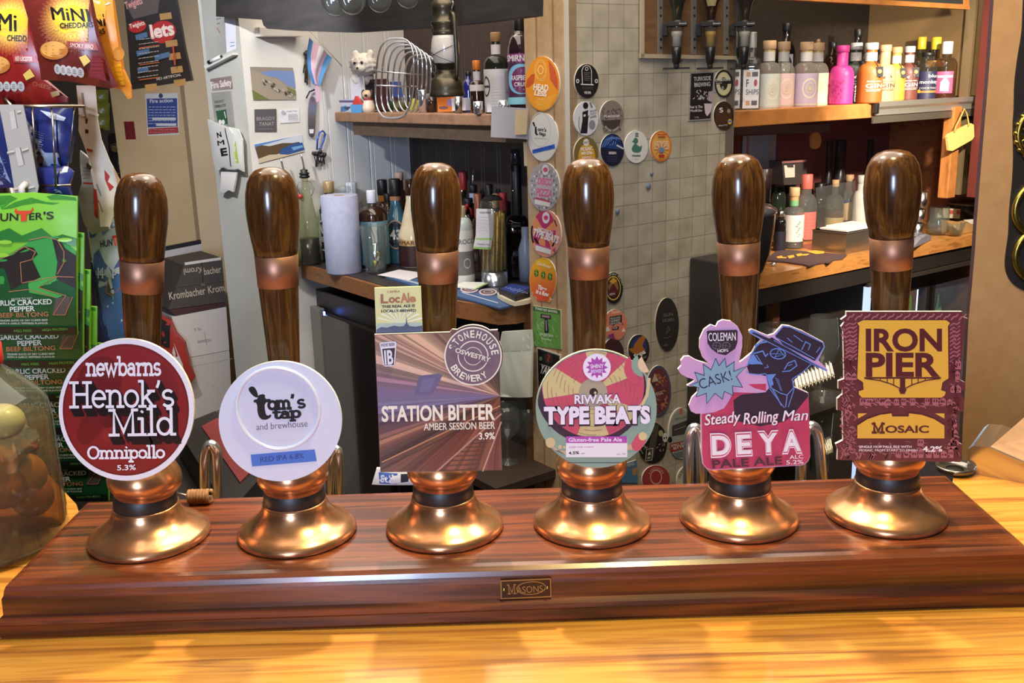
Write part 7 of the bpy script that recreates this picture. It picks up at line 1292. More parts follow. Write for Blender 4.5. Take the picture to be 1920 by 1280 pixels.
def b18(p):
    p.ring(ell(1277, 812, 24, 48, 40), ell(1277, 812, 22, 45, 40), (206, 204, 190)); p.poly([(1274, 766), (1280, 764), (1280, 776), (1274, 777)], (196, 110, 100)); p.text('INNIS & GUNN', (1266, 788), (1287, 783), 4, (90, 90, 88), .02); p.poly([(1260, 798), (1292, 786), (1291, 812), (1260, 818)], (76, 70, 66)); p.poly([(1255, 832), (1298, 822), (1296, 838), (1258, 848)], (150, 60, 52)); p.text('SMALL BATCH', (1259, 838), (1294, 829), 5, KW, .02); p.text('BITTER', (1263, 843), (1288, 836), 4.5, KW, .03); p.poly([(1259, 850), (1296, 840), (1286, 856), (1268, 859)], (110, 118, 120)); p.poly(ell(1256, 824, 4, 6, 16), (44, 42, 42)); p.line([(1264, 806), (1286, 798)], 1.4, (150, 146, 140))
disc(FV, 1277, 812, 24, 48, (160, 164, 150), 'pump_clip', 'grey-green pump clip with a red band behind the chrome spout', b18)
def b19(p): p.ring(ell(1230, 894, 11, 14, 24), ell(1230, 894, 9.5, 12, 24), (226, 190, 180)); p.arctext('LANCASTER', (1230, 894), 12.5, 15, 200, 340, 3.5, (230, 200, 190), .01)
disc(FV, 1230, 898, 26, 26, (170, 64, 64), 'pump_clip', 'red round pump clip just above the plinth, right of the fourth pump', b19)
def b20(p): p.arctext('HAND BREWED', (1293, 900), 17, 20, 190, 330, 6, (80, 72, 62), .02)
disc(FV, 1293, 900, 24, 28, (206, 196, 170), 'pump_clip', 'cream pump clip low behind the chrome spout', b20)
def b21(p): p.text('SPRING', (1172, 876), (1190, 871), 6, KW, .02); p.poly([(1186, 878), (1194, 876), (1193, 890), (1186, 890)], (190, 140, 80))
disc(FV, 0, 0, 0, 0, (86, 130, 160), 'pump_clip', 'blue rectangular pump clip peeping over the plinth beside the fourth pump', b21, outline=[(1164, 872), (1193, 862), (1196, 905), (1164, 905)])
for k, (x_, y_, r_) in enumerate(((1222, 325, 4), (1216, 349, 6), (1158, 396, 5))):
    q = at_pl(x_, y_, FV.o, FV.n); b_ = MB(); b_.ball((0, 0, 0), (r_ * sc(q), .003, r_ * sc(q)), paint((110, 122, 146), .6), seg=12); tag(b_.build('putty_blob', mw=Matrix.Translation(q) @ Matrix.Rotation(PI / 2 - A0, 4, 'Z')), ('small blue putty blob on the tiles, highest of three', 'larger blue putty blob on the tiles, middle of three', 'blue putty blob on the tiles beside the fourth pump handle')[k], 'putty', 'putty blobs on the tiles')

M_OPT = paint((24, 22, 22), .75)
# ================================================================ spirit optics in their recess
FO = Frame(on_v(1300, 60, -.004), UU, ZZ)
t = thing('optic_board', 'wooden board in a pale frame with metal rails behind the spirit optics', 'board', FO.mat())
b = plate(FO, [(1204, -40), (1378, -40), (1376, 108), (1203, 103)], .004, mottled('optic_board_wood', [(100, 72, 44), (126, 94, 60)], (3, 14, 3), rough=.5)); b.build('back_board', t)
for nm, q in (('frame_rail', [(1198, 101), (1378, 105), (1378, 112), (1198, 109)]), ('frame_post', [(1199, -40), (1205, -40), (1205, 109), (1199, 109)])): b = plate(FO, q, .006, paint((176, 160, 132), .5)); b.build(nm, t, Matrix.Translation((0, 0, .006)))
for x0 in (1232, 1295, 1356):
    b = plate(FO, [(x0, -40), (x0 + 9, -40), (x0 + 8, 102), (x0, 102)], .003, paint((172, 166, 150), .3, .6)); pr = Print(FO, b, gloss=.4, step=.0002)
    for y_ in (-10, 15, 30, 74, 90): pr.poly(ell(x0 + 4.5, y_, 2, 2.6, 12), (40, 36, 34))
    b.build('metal_rail', t, Matrix.Translation((0, 0, .004)))
for k, (cx, vm, lb, col) in enumerate(((1268, (200, 194, 186), 'spirit optic with a white chamber, leftmost of three', (34, 40, 30)), (1331, (196, 156, 60), 'spirit optic with a yellow chamber, middle of three', (40, 26, 22)), (1394, (190, 186, 176), 'spirit optic with a grey chamber, rightmost of three', (44, 38, 34)))):
    base = on_v(cx, 128, -.045); s_ = sc(base); t = thing('spirit_optic', lb, 'optic', Matrix.Translation(base) @ Matrix.Rotation(face_cam(base), 4, 'Z'), 'spirit optics'); Z = lambda y: (128 - y) * s_ * 1.0
    b = MB(); b.box((0, 0, Z(128)), (50 * s_, 5 * s_, 3.5 * s_), M_OPT, bev=.0006); b.lathe([(0, Z(129)), (5 * s_, Z(128)), (5 * s_, Z(119)), (0, Z(119))], M_OPT, 16); b.build('push_bar', t)
    b = MB(); b.lathe([(0, Z(122)), (5 * s_, Z(121)), (7.5 * s_, Z(117)), (9 * s_, Z(100)), (9.5 * s_, Z(90)), (0, Z(89))], paint((30, 28, 28), .3), 20); b.build('valve_body', t)
    b = MB(); b.lathe([(9.5 * s_, Z(90)), (11.5 * s_, Z(70)), (13.5 * s_, Z(55)), (13.5 * s_, Z(53))], glass((226, 226, 222)), 20); b.build('glass_chamber', t)
    b = MB(); b.lathe([(0, Z(89)), (7.5 * s_, Z(88)), (8 * s_, Z(72)), (10.5 * s_, Z(68)), (10.5 * s_, Z(62)), (0, Z(62))], paint(vm, .4), 20); b.build('inner_measure', t)
    b = MB(); b.box((0, 0, Z(49)), (38 * s_, 30 * s_, 8 * s_), M_OPT, bev=.001); b.box((-22 * s_, 9 * s_, Z(58)), (10 * s_, 20 * s_, 22 * s_), M_OPT, bev=.001); b.lathe([(14 * s_, Z(54)), (12 * s_, Z(44)), (9 * s_, Z(42))], M_BLACK, 16); b.build('clamp', t)
    pr = Print(None, MB(), gloss=.5, local=lambda x, y: (x, y), warp=lambda v: (v[0], -15.1 * s_ - v[2], v[1])); pr.up = -1; pr.text('Bowsend', (4 * s_, Z(50)), (17 * s_, Z(50)), 3 * s_, (176, 172, 166), .01); pr.mb.build('lettering', t)
    tb = thing('spirit_bottle', ('dark green upturned bottle in the left optic', 'dark brown upturned bottle in the middle optic', 'dark upturned bottle in the right optic')[k], 'bottle', Matrix.Translation(base + ZZ * Z(42)) @ Matrix.Rotation(face_cam(base), 4, 'Z'), 'bottles on the spirit optics')
    b = MB(); b.lathe([(8 * s_, 0), (9 * s_, 10 * s_), (12 * s_, 26 * s_), (20 * s_, 46 * s_), (22 * s_, 60 * s_), (22 * s_, 150 * s_), (0, 152 * s_)], paint(col, .1, coat=.7), 24); b.build('glass_body', tb)
    if k == 1: b = MB(); b.lathe([(11.5 * s_, 24 * s_), (13 * s_, 28 * s_), (20.5 * s_, 44 * s_)], paint((176, 160, 110), .4), 24, a0=-2.2, a1=-.9); b.build('neck_label', tb)

# ================================================================ right shelf
def on_r(px, top, v, base=197): pp = on_v(px, base, v); p = Vector((pp.x, pp.y, RZ)); return p, on_v(px, top, v).z - RZ, sc(p)
def rb(label, px, top, w, v, glassm, group=None, **kw): p, H, k = on_r(px, top, v); p = settle(p, w * k / 2, 'R'); return bottle(label, p, H, w * k / 2, glassm, group=group, **kw)
CORK = paint((206, 168, 124), .6); DOTS = mottled('dotted_paper', [(150, 148, 144), (222, 220, 214)], noise=260, rough=.6)
seal = lambda cx=.0: many(lambda q: q.ring(ell(cx, .55, .40, .30, 32), ell(cx, .55, .34, .255, 32), (226, 214, 180)), lambda q: q.ring(ell(cx, .55, .22, .165, 28), ell(cx, .55, .18, .135, 28), (214, 200, 160)), lambda q: q.poly(ell(cx, .55, .10, .08, 16), (206, 190, 150)), lambda q: q.rect(-1, .03, 1, .08, (196, 184, 160)))
SG = 'stoppered gins with round seals on the right shelf'
gc = glass((222, 220, 208), haze=.16, name='clear_gin_glass')
for px, top, w, v, c_, lb in ((1439, 76, 44, .055, (206, 206, 190), 'cork-stoppered gin with a pale grey-green label on the right shelf'), (1466, 78, 42, .10, (222, 190, 184), 'cork-stoppered gin with a pink label on the right shelf'), (1508, 78, 46, .055, (190, 172, 190), 'cork-stoppered gin with a lilac label on the right shelf'), (1529, 80, 42, .10, (236, 214, 176), 'cork-stoppered gin with a cream label on the right shelf')):
    rb(lb, px, top, w, v, gc, SG, cap=CORK, capz=.875, neck=.46, sh=(.51, .68), lab=(.0, .515, c_, 89), necklab=(.70, .84, paint((206, 200, 190), .5)), stop=(.84, .88, paint((196, 166, 100), .3)), art=seal(.25), cap_r=1.2)
p = Vector((PLACED[-1][0].x, PLACED[-1][0].y, RZ)); H = on_r(1529, 80, .10)[1]; b = MB(); b.lathe([(0, 0), (.006, 0), (.0055, .006), (.004, .009), (0, .010)], CORK, 14); tag(b.build('cork_knob', mw=Matrix.Translation(p + ZZ * (H + .0003))), 'small round wooden knob on the stopper of the cream-labelled gin', 'stopper')
def shi(q): q.rect(-.95, .03, .95, .97, (226, 222, 214)); q.rect(-.6, .82, -.1, .94, (196, 150, 100)); q.rect(.1, .82, .8, .94, (90, 84, 80)); q.rect(-.6, .08, -.1, .2, (196, 150, 100)); q.rect(.1, .08, .8, .2, (90, 84, 80)); q.text('F', (-.6, .56), (-.3, .56), .2, (70, 66, 62), .02); q.poly(ell(.55, .66, .2, .09, 18), (176, 60, 56)); q.text('SHIPS', (-.6, .36), (.95, .36), .14, (60, 56, 52), .0)
for px, v, lb in ((1372, .10, 'square gin bottle partly hidden by the dark round clip beside the shelf'), (1407, .05, 'square clear gin bottle with red and brown bars on its label')):
    rb(lb, px, 60, 34, v, glass((220, 226, 222)), 'square gin bottles', cap=paint((200, 196, 186), .3), capz=.8, neck=.4, sh=(.56, .68), sq=7, lab=(.02, .52, (214, 210, 202), 70), art=shi)
gold = (226, 222, 212)
def gin(txt_col, birds=True): return many(word('SHED NO.1', -.15, .75, .70, .045, txt_col), word('GIN', -.2, .8, .50, .15, txt_col, .02), lambda q: q.line([(-.2, .45), (.8, .45)], .01, txt_col), word('DISTILLERY', -.15, .7, .38, .04, txt_col), *( [lambda q: q.poly([(-.1, .86), (.1, .92), (.05, .80)], txt_col), lambda q: q.poly([(.35, .98), (.5, .86), (.42, .84)], txt_col)] if birds else []))
NG = 'coloured gin bottles on the right shelf'
def pinkart(q):
    for r in range(6):
        for c_ in range(4): q.poly(star(-.75 + c_ * .24 + (r % 2) * .1, .12 + r * .13, .07, .045, 6), (150, 40, 100))
    a = Vector((.0, 0))
    q.up = 1; q.text('GIN', (.82, .04), (.82, .62), .22, (240, 224, 232), .03); q.up = -1
for px, top, w, v, col, lb, capc, bd, art in (
 (1575, 85, 44, .05, (186, 48, 124), 'bright magenta gin bottle with darker dots', (186, 48, 124), None, pinkart),
 (1600, 80, 40, .085, (48, 54, 44), 'dark green gin bottle right of the magenta one', None, DOTS, gin(WHT)),
 (1628, 81, 44, .05, (170, 94, 36), 'burnt orange gin bottle with a black tag', None, DOTS, gin(WHT, False)),
 (1654, 84, 40, .045, (206, 156, 116), 'peach-coloured gin bottle with dark lettering', (206, 160, 118), None, gin((90, 66, 56))),
 (1675, 88, 36, .075, (196, 156, 62), 'golden yellow gin bottle with a dark tag', (206, 160, 110), DOTS, word('G', .0, .7, .35, .3, (206, 176, 80))),
 (1699, 86, 36, .05, (110, 62, 54), 'red-brown gin bottle right of the golden one', None, DOTS, gin(WHT))):
    m_ = paint(col, .45, coat=.1); t = rb(lb, px, top, w, v, m_, NG, cap=(paint(capc, .5) if capc else DOTS), capz=.885, neck=.46, sh=(.50, .66), lab=(.02, .5, col, 85), art=art, necklab=((.70, .84, bd) if bd else None), cap_r=1.15)
    if px in (1628, 1675, 1699):
        R = w * sc(on_r(px, top, v)[0]) / 2; H = on_r(px, top, v)[1]; b = MB(); b.box((R * .72, -R * .85, H * .52), (.018, .002, .028), paint((40, 38, 38), .5)); b.ball((R * .72, -R * .89, H * .525), (.006, .001, .006), paint((206, 150, 84), .5), seg=12); b.tube([(R * .3, -R * .38, H * .70), (R * .55, -R * .7, H * .62), (R * .72, -R * .86, H * .57)], .0009, M_BLACK, 6); b.build('neck_tag', t)
gy = paint((214, 186, 50), .35)
rb('yellow-capped whisky bottle at the back, left of the two yellow caps', 1720, 69, 34, .16, glass((200, 190, 160)), cap=gy, capz=.80, neck=.42, sh=(.5, .66), liq=(.4, L_AMBER)); rb('yellow-capped whisky bottle with a pale blue top, right of the two yellow caps', 1747, 70, 36, .12, glass((200, 190, 160)), cap=gy, capz=.80, neck=.42, sh=(.48, .64), liq=(.42, paint((96, 48, 20), .15)), lab=(.52, .62, (214, 160, 60), 60))
rb('squat dark blue labelled bottle before the yellow caps', 1734, 98, 34, .05, glass((196, 190, 176)), cap=M_BLACK, capz=.92, neck=.6, sh=(.66, .8), lab=(.02, .60, (44, 44, 74), 85), art=many(word('blue', .1, .95, .78, .12, (190, 190, 206)), word('monkey', -.5, .95, .56, .13, (210, 206, 206)), word('COCKTAILS', -.5, .9, .36, .07, (180, 176, 176)), lambda q: q.rect(-.8, .22, .9, .30, (176, 120, 60)), lambda q: q.poly(ell(-.5, .28, .12, .07, 14), (220, 196, 70))))
rb('whisky bottle with a white cap and a pink arched label, last on the right shelf', 1768, 78, 40, .06, glass((196, 176, 140)), cap=paint((206, 204, 196), .4), capz=.78, neck=.42, sh=(.56, .72), liq=(.36, paint((110, 52, 20), .15)), lab=(.10, .48, (206, 90, 130), 42), art=many(lambda q: q.poly([(-.5, .1), (.5, .1), (.5, .5), (0, .75), (-.5, .5)], (240, 220, 220)), lambda q: q.rect(-.9, .72, .9, .82, (240, 220, 220))))
for px, top, w, v, lb, gm, extra in ((1390, 26, 30, .22, 'clear bottle behind the square gins', glass((160, 166, 160)), None), (1470, 43, 38, .24, 'tall dark port bottle with a round white badge at the back', G_DARK, 'badge'), (1556, 78, 34, .2, 'amber whisky bottle behind the magenta gin', glass((176, 130, 80)), None), (1602, 54, 34, .24, 'tall dark bottle behind the green gin', G_DARK, None), (1616, 90, 30, .2, 'clear bottle with a red round label behind the orange gin', glass((180, 170, 160)), 'red'), (1644, 92, 30, .2, 'cream-labelled bottle behind the peach gin', glass((190, 180, 160)), 'cream')):
    t = rb(lb, px, top, w, v, gm, 'bottles at the back of the right shelf', cap=M_BLACK, capz=.9, neck=.4, sh=(.55, .78), liq=(.4, L_AMBER) if gm != G_DARK else None, lab={'badge': (.30, .62, (220, 220, 214), 40), 'red': (.3, .58, (170, 66, 60), 40), 'cream': (.2, .55, (222, 196, 140), 60)}.get(extra), art=(lambda q: q.ring(ell(0, .5, .9, .48, 26), ell(0, .5, .6, .32, 26), (40, 50, 80))) if extra == 'badge' else None)
# wooden tag on string
q = on_v(1800, 245, -.03); FT = Frame(q, (math.cos(.5), math.sin(.5), 0), ZZ)
t = thing('wooden_tag', 'pale wooden tag hanging on a string from the right end of the shelf', 'tag', FT.mat()); b = MB(); ol = [(1776, 256), (1780, 251), (1821, 231), (1826, 234), (1827, 256), (1823, 262), (1786, 283), (1779, 282)]; b.prism([(FT.loc(*a).x, FT.loc(*a).y) for a in ol], -.008, 0, paint((226, 190, 110), .6)); b.build('board', t)
b = MB(); b.tube([(FT.loc(*a).x, FT.loc(*a).y, z_) for a, z_ in (((1788, 248), .002), ((1791, 236), .003), ((1797, 224), .004), ((1806, 204), .004), ((1811, 214), .004), ((1815, 232), .003), ((1814, 236), .002))], .0022, paint((206, 160, 84), .7), 8); b.build('string', t)
# hatch behind the counter: pale blue door, pink box, dark things
FH = Frame(on_v(1500, 300, RV - .006), UU, ZZ)
def onh(name, label, cat, out, col, th=.004, art=None, v=None, group=None):
    fr = FH if v is None else Frame(on_v(1500, 300, v), UU, ZZ); mb = plate(fr, out, th, paint(col, .5)); p = Print(fr, mb, gloss=.5, step=.0003)
    if art: art(p)
    return put(mb, fr, name, label, cat, group)
onh('wall_panel', 'grey-blue painted panel on the maroon wall above the right counter', 'panel', [(1394, 255), (1456, 252), (1452, 340), (1390, 345)], (130, 142, 146), .003, lambda p: (p.poly([(1400, 256), (1405, 256), (1402, 340), (1397, 341)], (120, 96, 84)), p.poly([(1446, 252), (1453, 252), (1448, 340), (1443, 340)], (150, 134, 116))))
onh('batten', 'grey batten on the wall just under the right shelf', 'batten', [(1376, 238), (1556, 232), (1556, 249), (1376, 253)], (96, 84, 80), .012)
onh('pink_box', 'pink-edged box on the back counter, behind the bottles', 'box', [(1466, 302), (1512, 299), (1513, 345), (1470, 347)], (60, 54, 52), .05, lambda p: (p.poly([(1466, 302), (1512, 299), (1512, 303), (1466, 306)], (200, 136, 136)), p.poly([(1470, 310), (1490, 309), (1490, 332), (1472, 333)], (206, 196, 180)), p.poly([(1474, 308), (1486, 306), (1488, 314), (1476, 314)], (60, 56, 56))), v=.3)
onh('wooden_spoon', 'pale wooden paddle standing at the back of the right counter', 'paddle', smooth_poly([(1522, 278), (1521, 254), (1528, 247), (1536, 248), (1541, 260), (1538, 276), (1528, 280)], 2) , (176, 130, 70), .008, v=.33)
for k, (x0, x1, y0, y1, lb) in enumerate(((1546, 1558, 262, 345, 'dark tall canister behind the counter bottles, left'), (1562, 1584, 262, 345, 'ribbed dark grater-like canister behind the counter bottles'), (1622, 1634, 262, 345, 'narrow dark canister behind the last hand pump'))):
    pc = on_v((x0 + x1) / 2, 345, .37); s_ = sc(pc); pc.z = BC; b = MB(); H = on_v((x0 + x1) / 2, y0, .37).z - BC; b.lathe([(0, 0), ((x1 - x0) / 2 * s_, 0), ((x1 - x0) / 2.3 * s_, H), (0, H)], paint((44, 40, 40), .3), 20); tag(b.build('canister', mw=Matrix.Translation(pc)), lb, 'canister', 'dark canisters at the back of the right counter')

# ================================================================ right back counter
def on_rc(px, base, top, w): p = at_z(px, base, BC); H = (base - top) * sc(p) * 1.03; return p, H, w * sc(p) / 2
def cb(label, px, base, top, w, glassm, **kw): p, H, R = on_rc(px, base, top, w); p = settle(p, R, 'R'); return bottle(label, p, H, R, glassm, **kw)
clr = glass((224, 226, 220), haze=.10, name='clear_spirit_glass')
cb('short clear corked bottle with a green neck band and white label', 1485, 464, 355, 39, clr, cap=CORK, capz=.86, neck=.40, sh=(.58, .68), lab=(.12, .56, (226, 220, 214), 85), necklab=(.70, .79, paint((120, 176, 120), .5)), stop=(.79, .86, paint((200, 160, 100), .6)), liq=(.10, paint((40, 34, 30), .2)), art=lambda q: [q.poly(ell(.35 + .1 * math.sin(k * 2.1), .2 + .08 * k, .08, .03, 10), (150, 176, 150)) for k in range(8)], cap_r=1.25)
cb('clear gin bottle with a coral label and coral cap', 1507, 449, 331, 40, clr, cap=paint((206, 110, 96), .5), capz=.78, neck=.5, sh=(.52, .70), lab=(.02, .44, (216, 116, 104), 85), art=lambda q: [q.line([(-.8, .2 + .12 * k), (.9, .2 + .12 * k)], .012, (226, 150, 140)) for k in range(6)])
cb('clear bottle with a tangerine sunset label', 1545, 426, 366, 24, clr, cap=paint((196, 180, 150), .5), capz=.88, neck=.38, sh=(.66, .84), lab=(.06, .60, (206, 70, 46), 85), art=many(lambda q: q.poly(ell(.2, .4, .5, .18, 18), (240, 150, 60)), lambda q: q.rect(-1, 0, 1, .2, (70, 34, 30))))
cb('amber rum bottle with a cream slanted label', 1562, 426, 334, 34, clr, cap=CORK, capz=.87, neck=.34, sh=(.50, .72), liq=(.42, paint((120, 76, 36), .15)), lab=(.0, .30, (226, 196, 140), 80), art=word('NOLA', -.6, .6, .2, .3, (110, 80, 60)))
cb('clear bottle with a blue, cream and plum slanted label', 1588, 426, 331, 32, clr, cap=CORK, capz=.88, neck=.42, sh=(.52, .70), lab=(.02, .54, (226, 190, 140), 85), art=many(lambda q: q.poly([(-1, .8), (1, 1), (-1, 1)], (66, 74, 120)), lambda q: q.poly([(-1, 0), (1, 0), (1, .32), (-1, .22)], (84, 40, 66)), word('SLOE', .0, .9, .08, .16, WHT), lambda q: q.scribble(-.4, .45, .9, .62, 1, (190, 90, 70), .06)))
cb('white bottle with a blue band beside the last hand pump', 1612, 430, 332, 34, paint((226, 220, 208), .3, coat=.4), cap=paint((226, 222, 214), .4), capz=.86, neck=.5, sh=(.5, .72), lab=(.02, .42, (226, 222, 212), 85), art=lambda q: q.rect(-1, .1, 1, .28, (90, 120, 176)))
for px, base, top, w, lb in ((1455, 444, 327, 30, 'dark green bottle behind the white-label bottle, nearest the pot'), (1478, 440, 334, 30, 'dark bottle right of the dark green one at the back of the counter'), (1534, 420, 334, 26, 'black-capped jar-like bottle behind the coral bottle'), (1555, 418, 317, 26, 'tall black-topped bottle behind the amber rum')):
    cb(lb, px, base, top, w, (G_GREEN if px == 1455 else G_DARK), cap=M_BLACK, capz=.8, neck=.62, sh=(.6, .74), group='dark bottles at the back of the right counter')
cb('dark bottle with violet writing at the foot of the pot', 1461, 470, 397, 22, G_DARK, cap=M_STEEL, capz=.86, neck=.6, sh=(.7, .8), lab=(.02, .5, (34, 30, 44), 85), art=lambda q: q.scribble(-.7, .1, .8, .9, 3, (150, 146, 200), .08))
# acrylic screen, steel napkin box, napkins, bar towel
FA = Frame(at_z(1530, 447, BC), UU, ZZ); mb = plate(FA, [(1530, 352), (1604, 338), (1606, 432), (1532, 446.5)], .002, glass((244, 246, 244), name='acrylic')); put(mb, FA, 'acrylic_screen', 'clear acrylic screen standing before the counter bottles', 'screen')
cA, cB_, cC = at_z(1585, 477, BC), at_z(1522, 469, BC), at_z(1640, 466, BC); ex = (cB_ - cA).normalized(); ey = (cC - cA).normalized()
hb = 44 * sc(cA) * 1.02; L1_, L2_ = (cB_ - cA).length, (cC - cA).length * 1.25
def bx(o_, a, l1, c_, l2, z0, z1): q = [o_, o_ + a * l1, o_ + a * l1 + c_ * l2, o_ + c_ * l2]; return [(v.x, v.y) for v in q]
t = thing('napkin_box', 'brushed steel box of napkins on the right back counter', 'box', (0, 0, 0)); b = MB(); ol = bx(cA, ex, L1_, ey, L2_, 0, 0); b.prism(ol, BC, BC + hb * .9, paint((176, 166, 150), .28, .9)); c0 = sum((Vector(v) for v in ol), Vector((0, 0))) / 4
b.prism([tuple(Vector(v) + (Vector(v) - c0).normalized() * .002) for v in ol], BC + hb * .86, BC + hb * .9, paint((190, 180, 166), .25, .9)); b.build('steel_body', t)
for k in range(2): b = MB(); b.prism([tuple(c0 + (Vector(v) - c0) * (.80 - .1 * k) + Vector((.01 * k, .008 * k))) for v in ol], BC + hb * (.9 + .07 * k), BC + hb * (.97 + .07 * k), paint((236, 228, 212), .7)); tag(b.build('napkin_stack'), ('lower stack of white napkins in the steel box', 'upper folded white napkins on the steel box')[k], 'napkins', 'napkins in the steel box')
sheet_z('bar_towel', 'dark brown bar towel with yellow lettering at the front of the right counter', 'bar towel', [(1432, 487), (1456, 470), (1480, 468), (1500, 470), (1588, 477), (1580, 484), (1564, 486), (1556, 491), (1546, 491), (1530, 494), (1516, 498), (1506, 495), (1470, 490)], BC + .005, .004, (74, 52, 50), lambda q: [q.poly(a, (226, 160, 50)) for a in ([(1456, 481), (1466, 479), (1468, 482), (1475, 482), (1474, 484), (1458, 484)], [(1476, 480), (1488, 478), (1490, 482), (1480, 485)], [(1492, 477), (1502, 475), (1506, 479), (1496, 481)], [(1504, 477), (1518, 476), (1514, 479), (1506, 480)], [(1512, 472), (1528, 470), (1546, 472), (1544, 476), (1530, 477), (1518, 474)])], gloss=.8)
a_, c_ = at_z(1434, 496, BC + .004), at_z(1450, 495, BC + .006); b = MB(); b.tube([a_, a_.lerp(c_, .6), c_, c_ + (c_ - a_) * .4], .002, M_CHROME, 8, rs=[.0014, .002, .006, .003]); tag(b.build('teaspoon'), 'teaspoon with a bright bowl before the bar towel', 'spoon')
# big dark pot behind the fifth pump
pc = at_z(1402, 520, BC); pc.z = BC; s_ = sc(pc); t = thing('ice_bucket', 'tall dark steel bucket with a bright rim behind the fifth pump handle', 'bucket', pc); Z = lambda y: (512 - y) * s_ * 1.02
b = MB(); b.lathe([(0, 0), (20 * s_, 0), (28 * s_, Z(498)), (38 * s_, Z(470)), (44 * s_, Z(430)), (46.5 * s_, Z(395)), (47.5 * s_, Z(388))], paint((110, 106, 100), .22, .9), 40); b.build('bucket_body', t)
b = MB(); b.lathe([(46.5 * s_, Z(395)), (49 * s_, Z(391)), (48 * s_, Z(386)), (36 * s_, Z(378)), (20 * s_, Z(374)), (0, Z(372))], M_CHROME, 40); b.build('lid', t)
pc2 = pc + ZZ * Z(372); b = MB(); b.lathe([(0, 0), (12 * s_, 0), (14 * s_, 60 * s_), (0, 60 * s_)], paint((54, 40, 36), .3), 20); b.build('dark_cup', t, Matrix.Translation((24 * s_, .0, Z(374)))); b = MB(); b.box((0, 0, 25 * s_), (24 * s_, 20 * s_, 50 * s_), paint((206, 196, 180), .6), bev=.002); b.build('white_box', t, Matrix.Translation((2 * s_, .03, Z(374))))
# coffee machine-like black box below
FM = fr_v(1310, 520, -.10)
t = thing('glass_washer', 'black metal machine standing against the tiles under the right counter end', 'machine', Frame(B(uv_of(on_v(1292, 600, -.01))[0] + .012, -.006, 0), UU, ZZ).mat()); ztop = on_v(1300, 490, -.05).z
b = MB(); b.box((.065, ztop / 2, .05), (.15, ztop, .10), paint((46, 42, 40), .4), bev=.004); b.build('body', t); b = MB(); b.box((.075, ztop - .02, .104), (.10, .012, .008), M_STEEL, bev=.002); b.build('handle', t); b = MB(); b.tube([(.10, ztop - .03, .10), (.10, ztop - .035, .125)], .004, paint((200, 190, 160), .4), 8); b.build('tap', t)
# right end of the counter
pc, H, R = on_rc(1719, 446, 366, 20)
for k, (y0, y1) in enumerate(((452, 424), (425, 398), (400, 366))):
    pc = at_z(1719 + k * 2, 446, BC); s_ = sc(pc); b = MB(); z0 = (446 - min(446, y0)) * s_; H = (y0 - y1) * s_; b.lathe([(0, 0), (8.5 * s_, 0), (10.5 * s_, H), (9.8 * s_, H), (8 * s_, .003), (0, .003)], M_STEEL, 22); tag(b.build('steel_cup', mw=Matrix.Translation(pc + ZZ * (452 - y0) * s_)), ('steel measuring cup right of the last pump, lowest of the stack', 'steel measuring cup right of the last pump, middle of the stack', 'steel measuring cup right of the last pump, topmost of the stack')[k], 'cup', 'stacked steel cups')
pc, H, R = on_rc(1758, 440, 390, 42); b = MB(); pr = [(0, .004), (R * .7, .004), (R * .95, H * .12), (R * 1.02, H * .45), (R * .86, H * .62), (R * .84, H), (R * .80, H), (R * .8, H * .62), (R * .96, H * .45), (R * .88, H * .15), (0, .010)]; b.lathe(pr, M_GLASS, 28); tag(b.build('tumbler', mw=Matrix.Translation(pc)), 'ribbed glass tumbler near the right end of the counter', 'glass')
pc, H, R = on_rc(1790, 442, 418, 34); b = MB(); b.lathe([(0, .003), (R * .7, .003), (R, H), (R * .94, H), (R * .66, .008), (0, .008)], M_GLASS, 26); tag(b.build('glass_bowl', mw=Matrix.Translation(pc)), 'small tilted glass beside the ribbed tumbler', 'glass')
FQ = Frame(at_z(1800, 440, BC), UU, ZZ); mb = plate(FQ, [(1786, 414), (1812, 418), (1860, 410), (1862, 427.5), (1787, 441.5)], .04, paint((176, 136, 84), .7)); pr = Print(FQ, mb, gloss=.6, step=.0004); pr.poly([(1806, 412), (1862, 408), (1862, 414), (1822, 420)], (232, 224, 206)); put(mb, FQ, 'cardboard_box', 'open cardboard box at the right end of the counter', 'box')
FQ2 = Frame(at_z(1800, 428, BC), UU, ZZ); mb = plate(FQ2, [(1764, 390), (1806, 392), (1806, 410), (1764, 408)], .02, paint((226, 208, 176), .6)); pr = Print(FQ2, mb, gloss=.5, step=.0004); pr.rect(1780, 394, 1788, 401, (206, 96, 80)); pr.rect(1793, 394, 1803, 401, (206, 110, 90)); put(mb, FQ2, 'white_packet', 'white packet with two red squares behind the cardboard box', 'packet')
pc = at_z(1812, 424, BC); s_ = sc(pc); b = MB(); b.lathe([(0, 10 * s_), (36 * s_, 10 * s_), (37 * s_, 40 * s_), (36 * s_, 44 * s_), (20 * s_, 47 * s_), (0, 48 * s_)], paint((40, 38, 36), .3, .4), 36); b.lathe([(36.5 * s_, 42 * s_), (37.5 * s_, 44 * s_), (36 * s_, 47 * s_), (20 * s_, 49 * s_), (0, 50 * s_)], paint((120, 116, 108), .25, .8), 36); b.lathe([(0, 0), (30 * s_, 0), (36 * s_, 10 * s_)], paint((40, 38, 36), .3), 36); tag(b.build('round_tin', mw=Matrix.Translation(pc)), 'black round tin with a silver lid behind the cardboard box', 'tin')
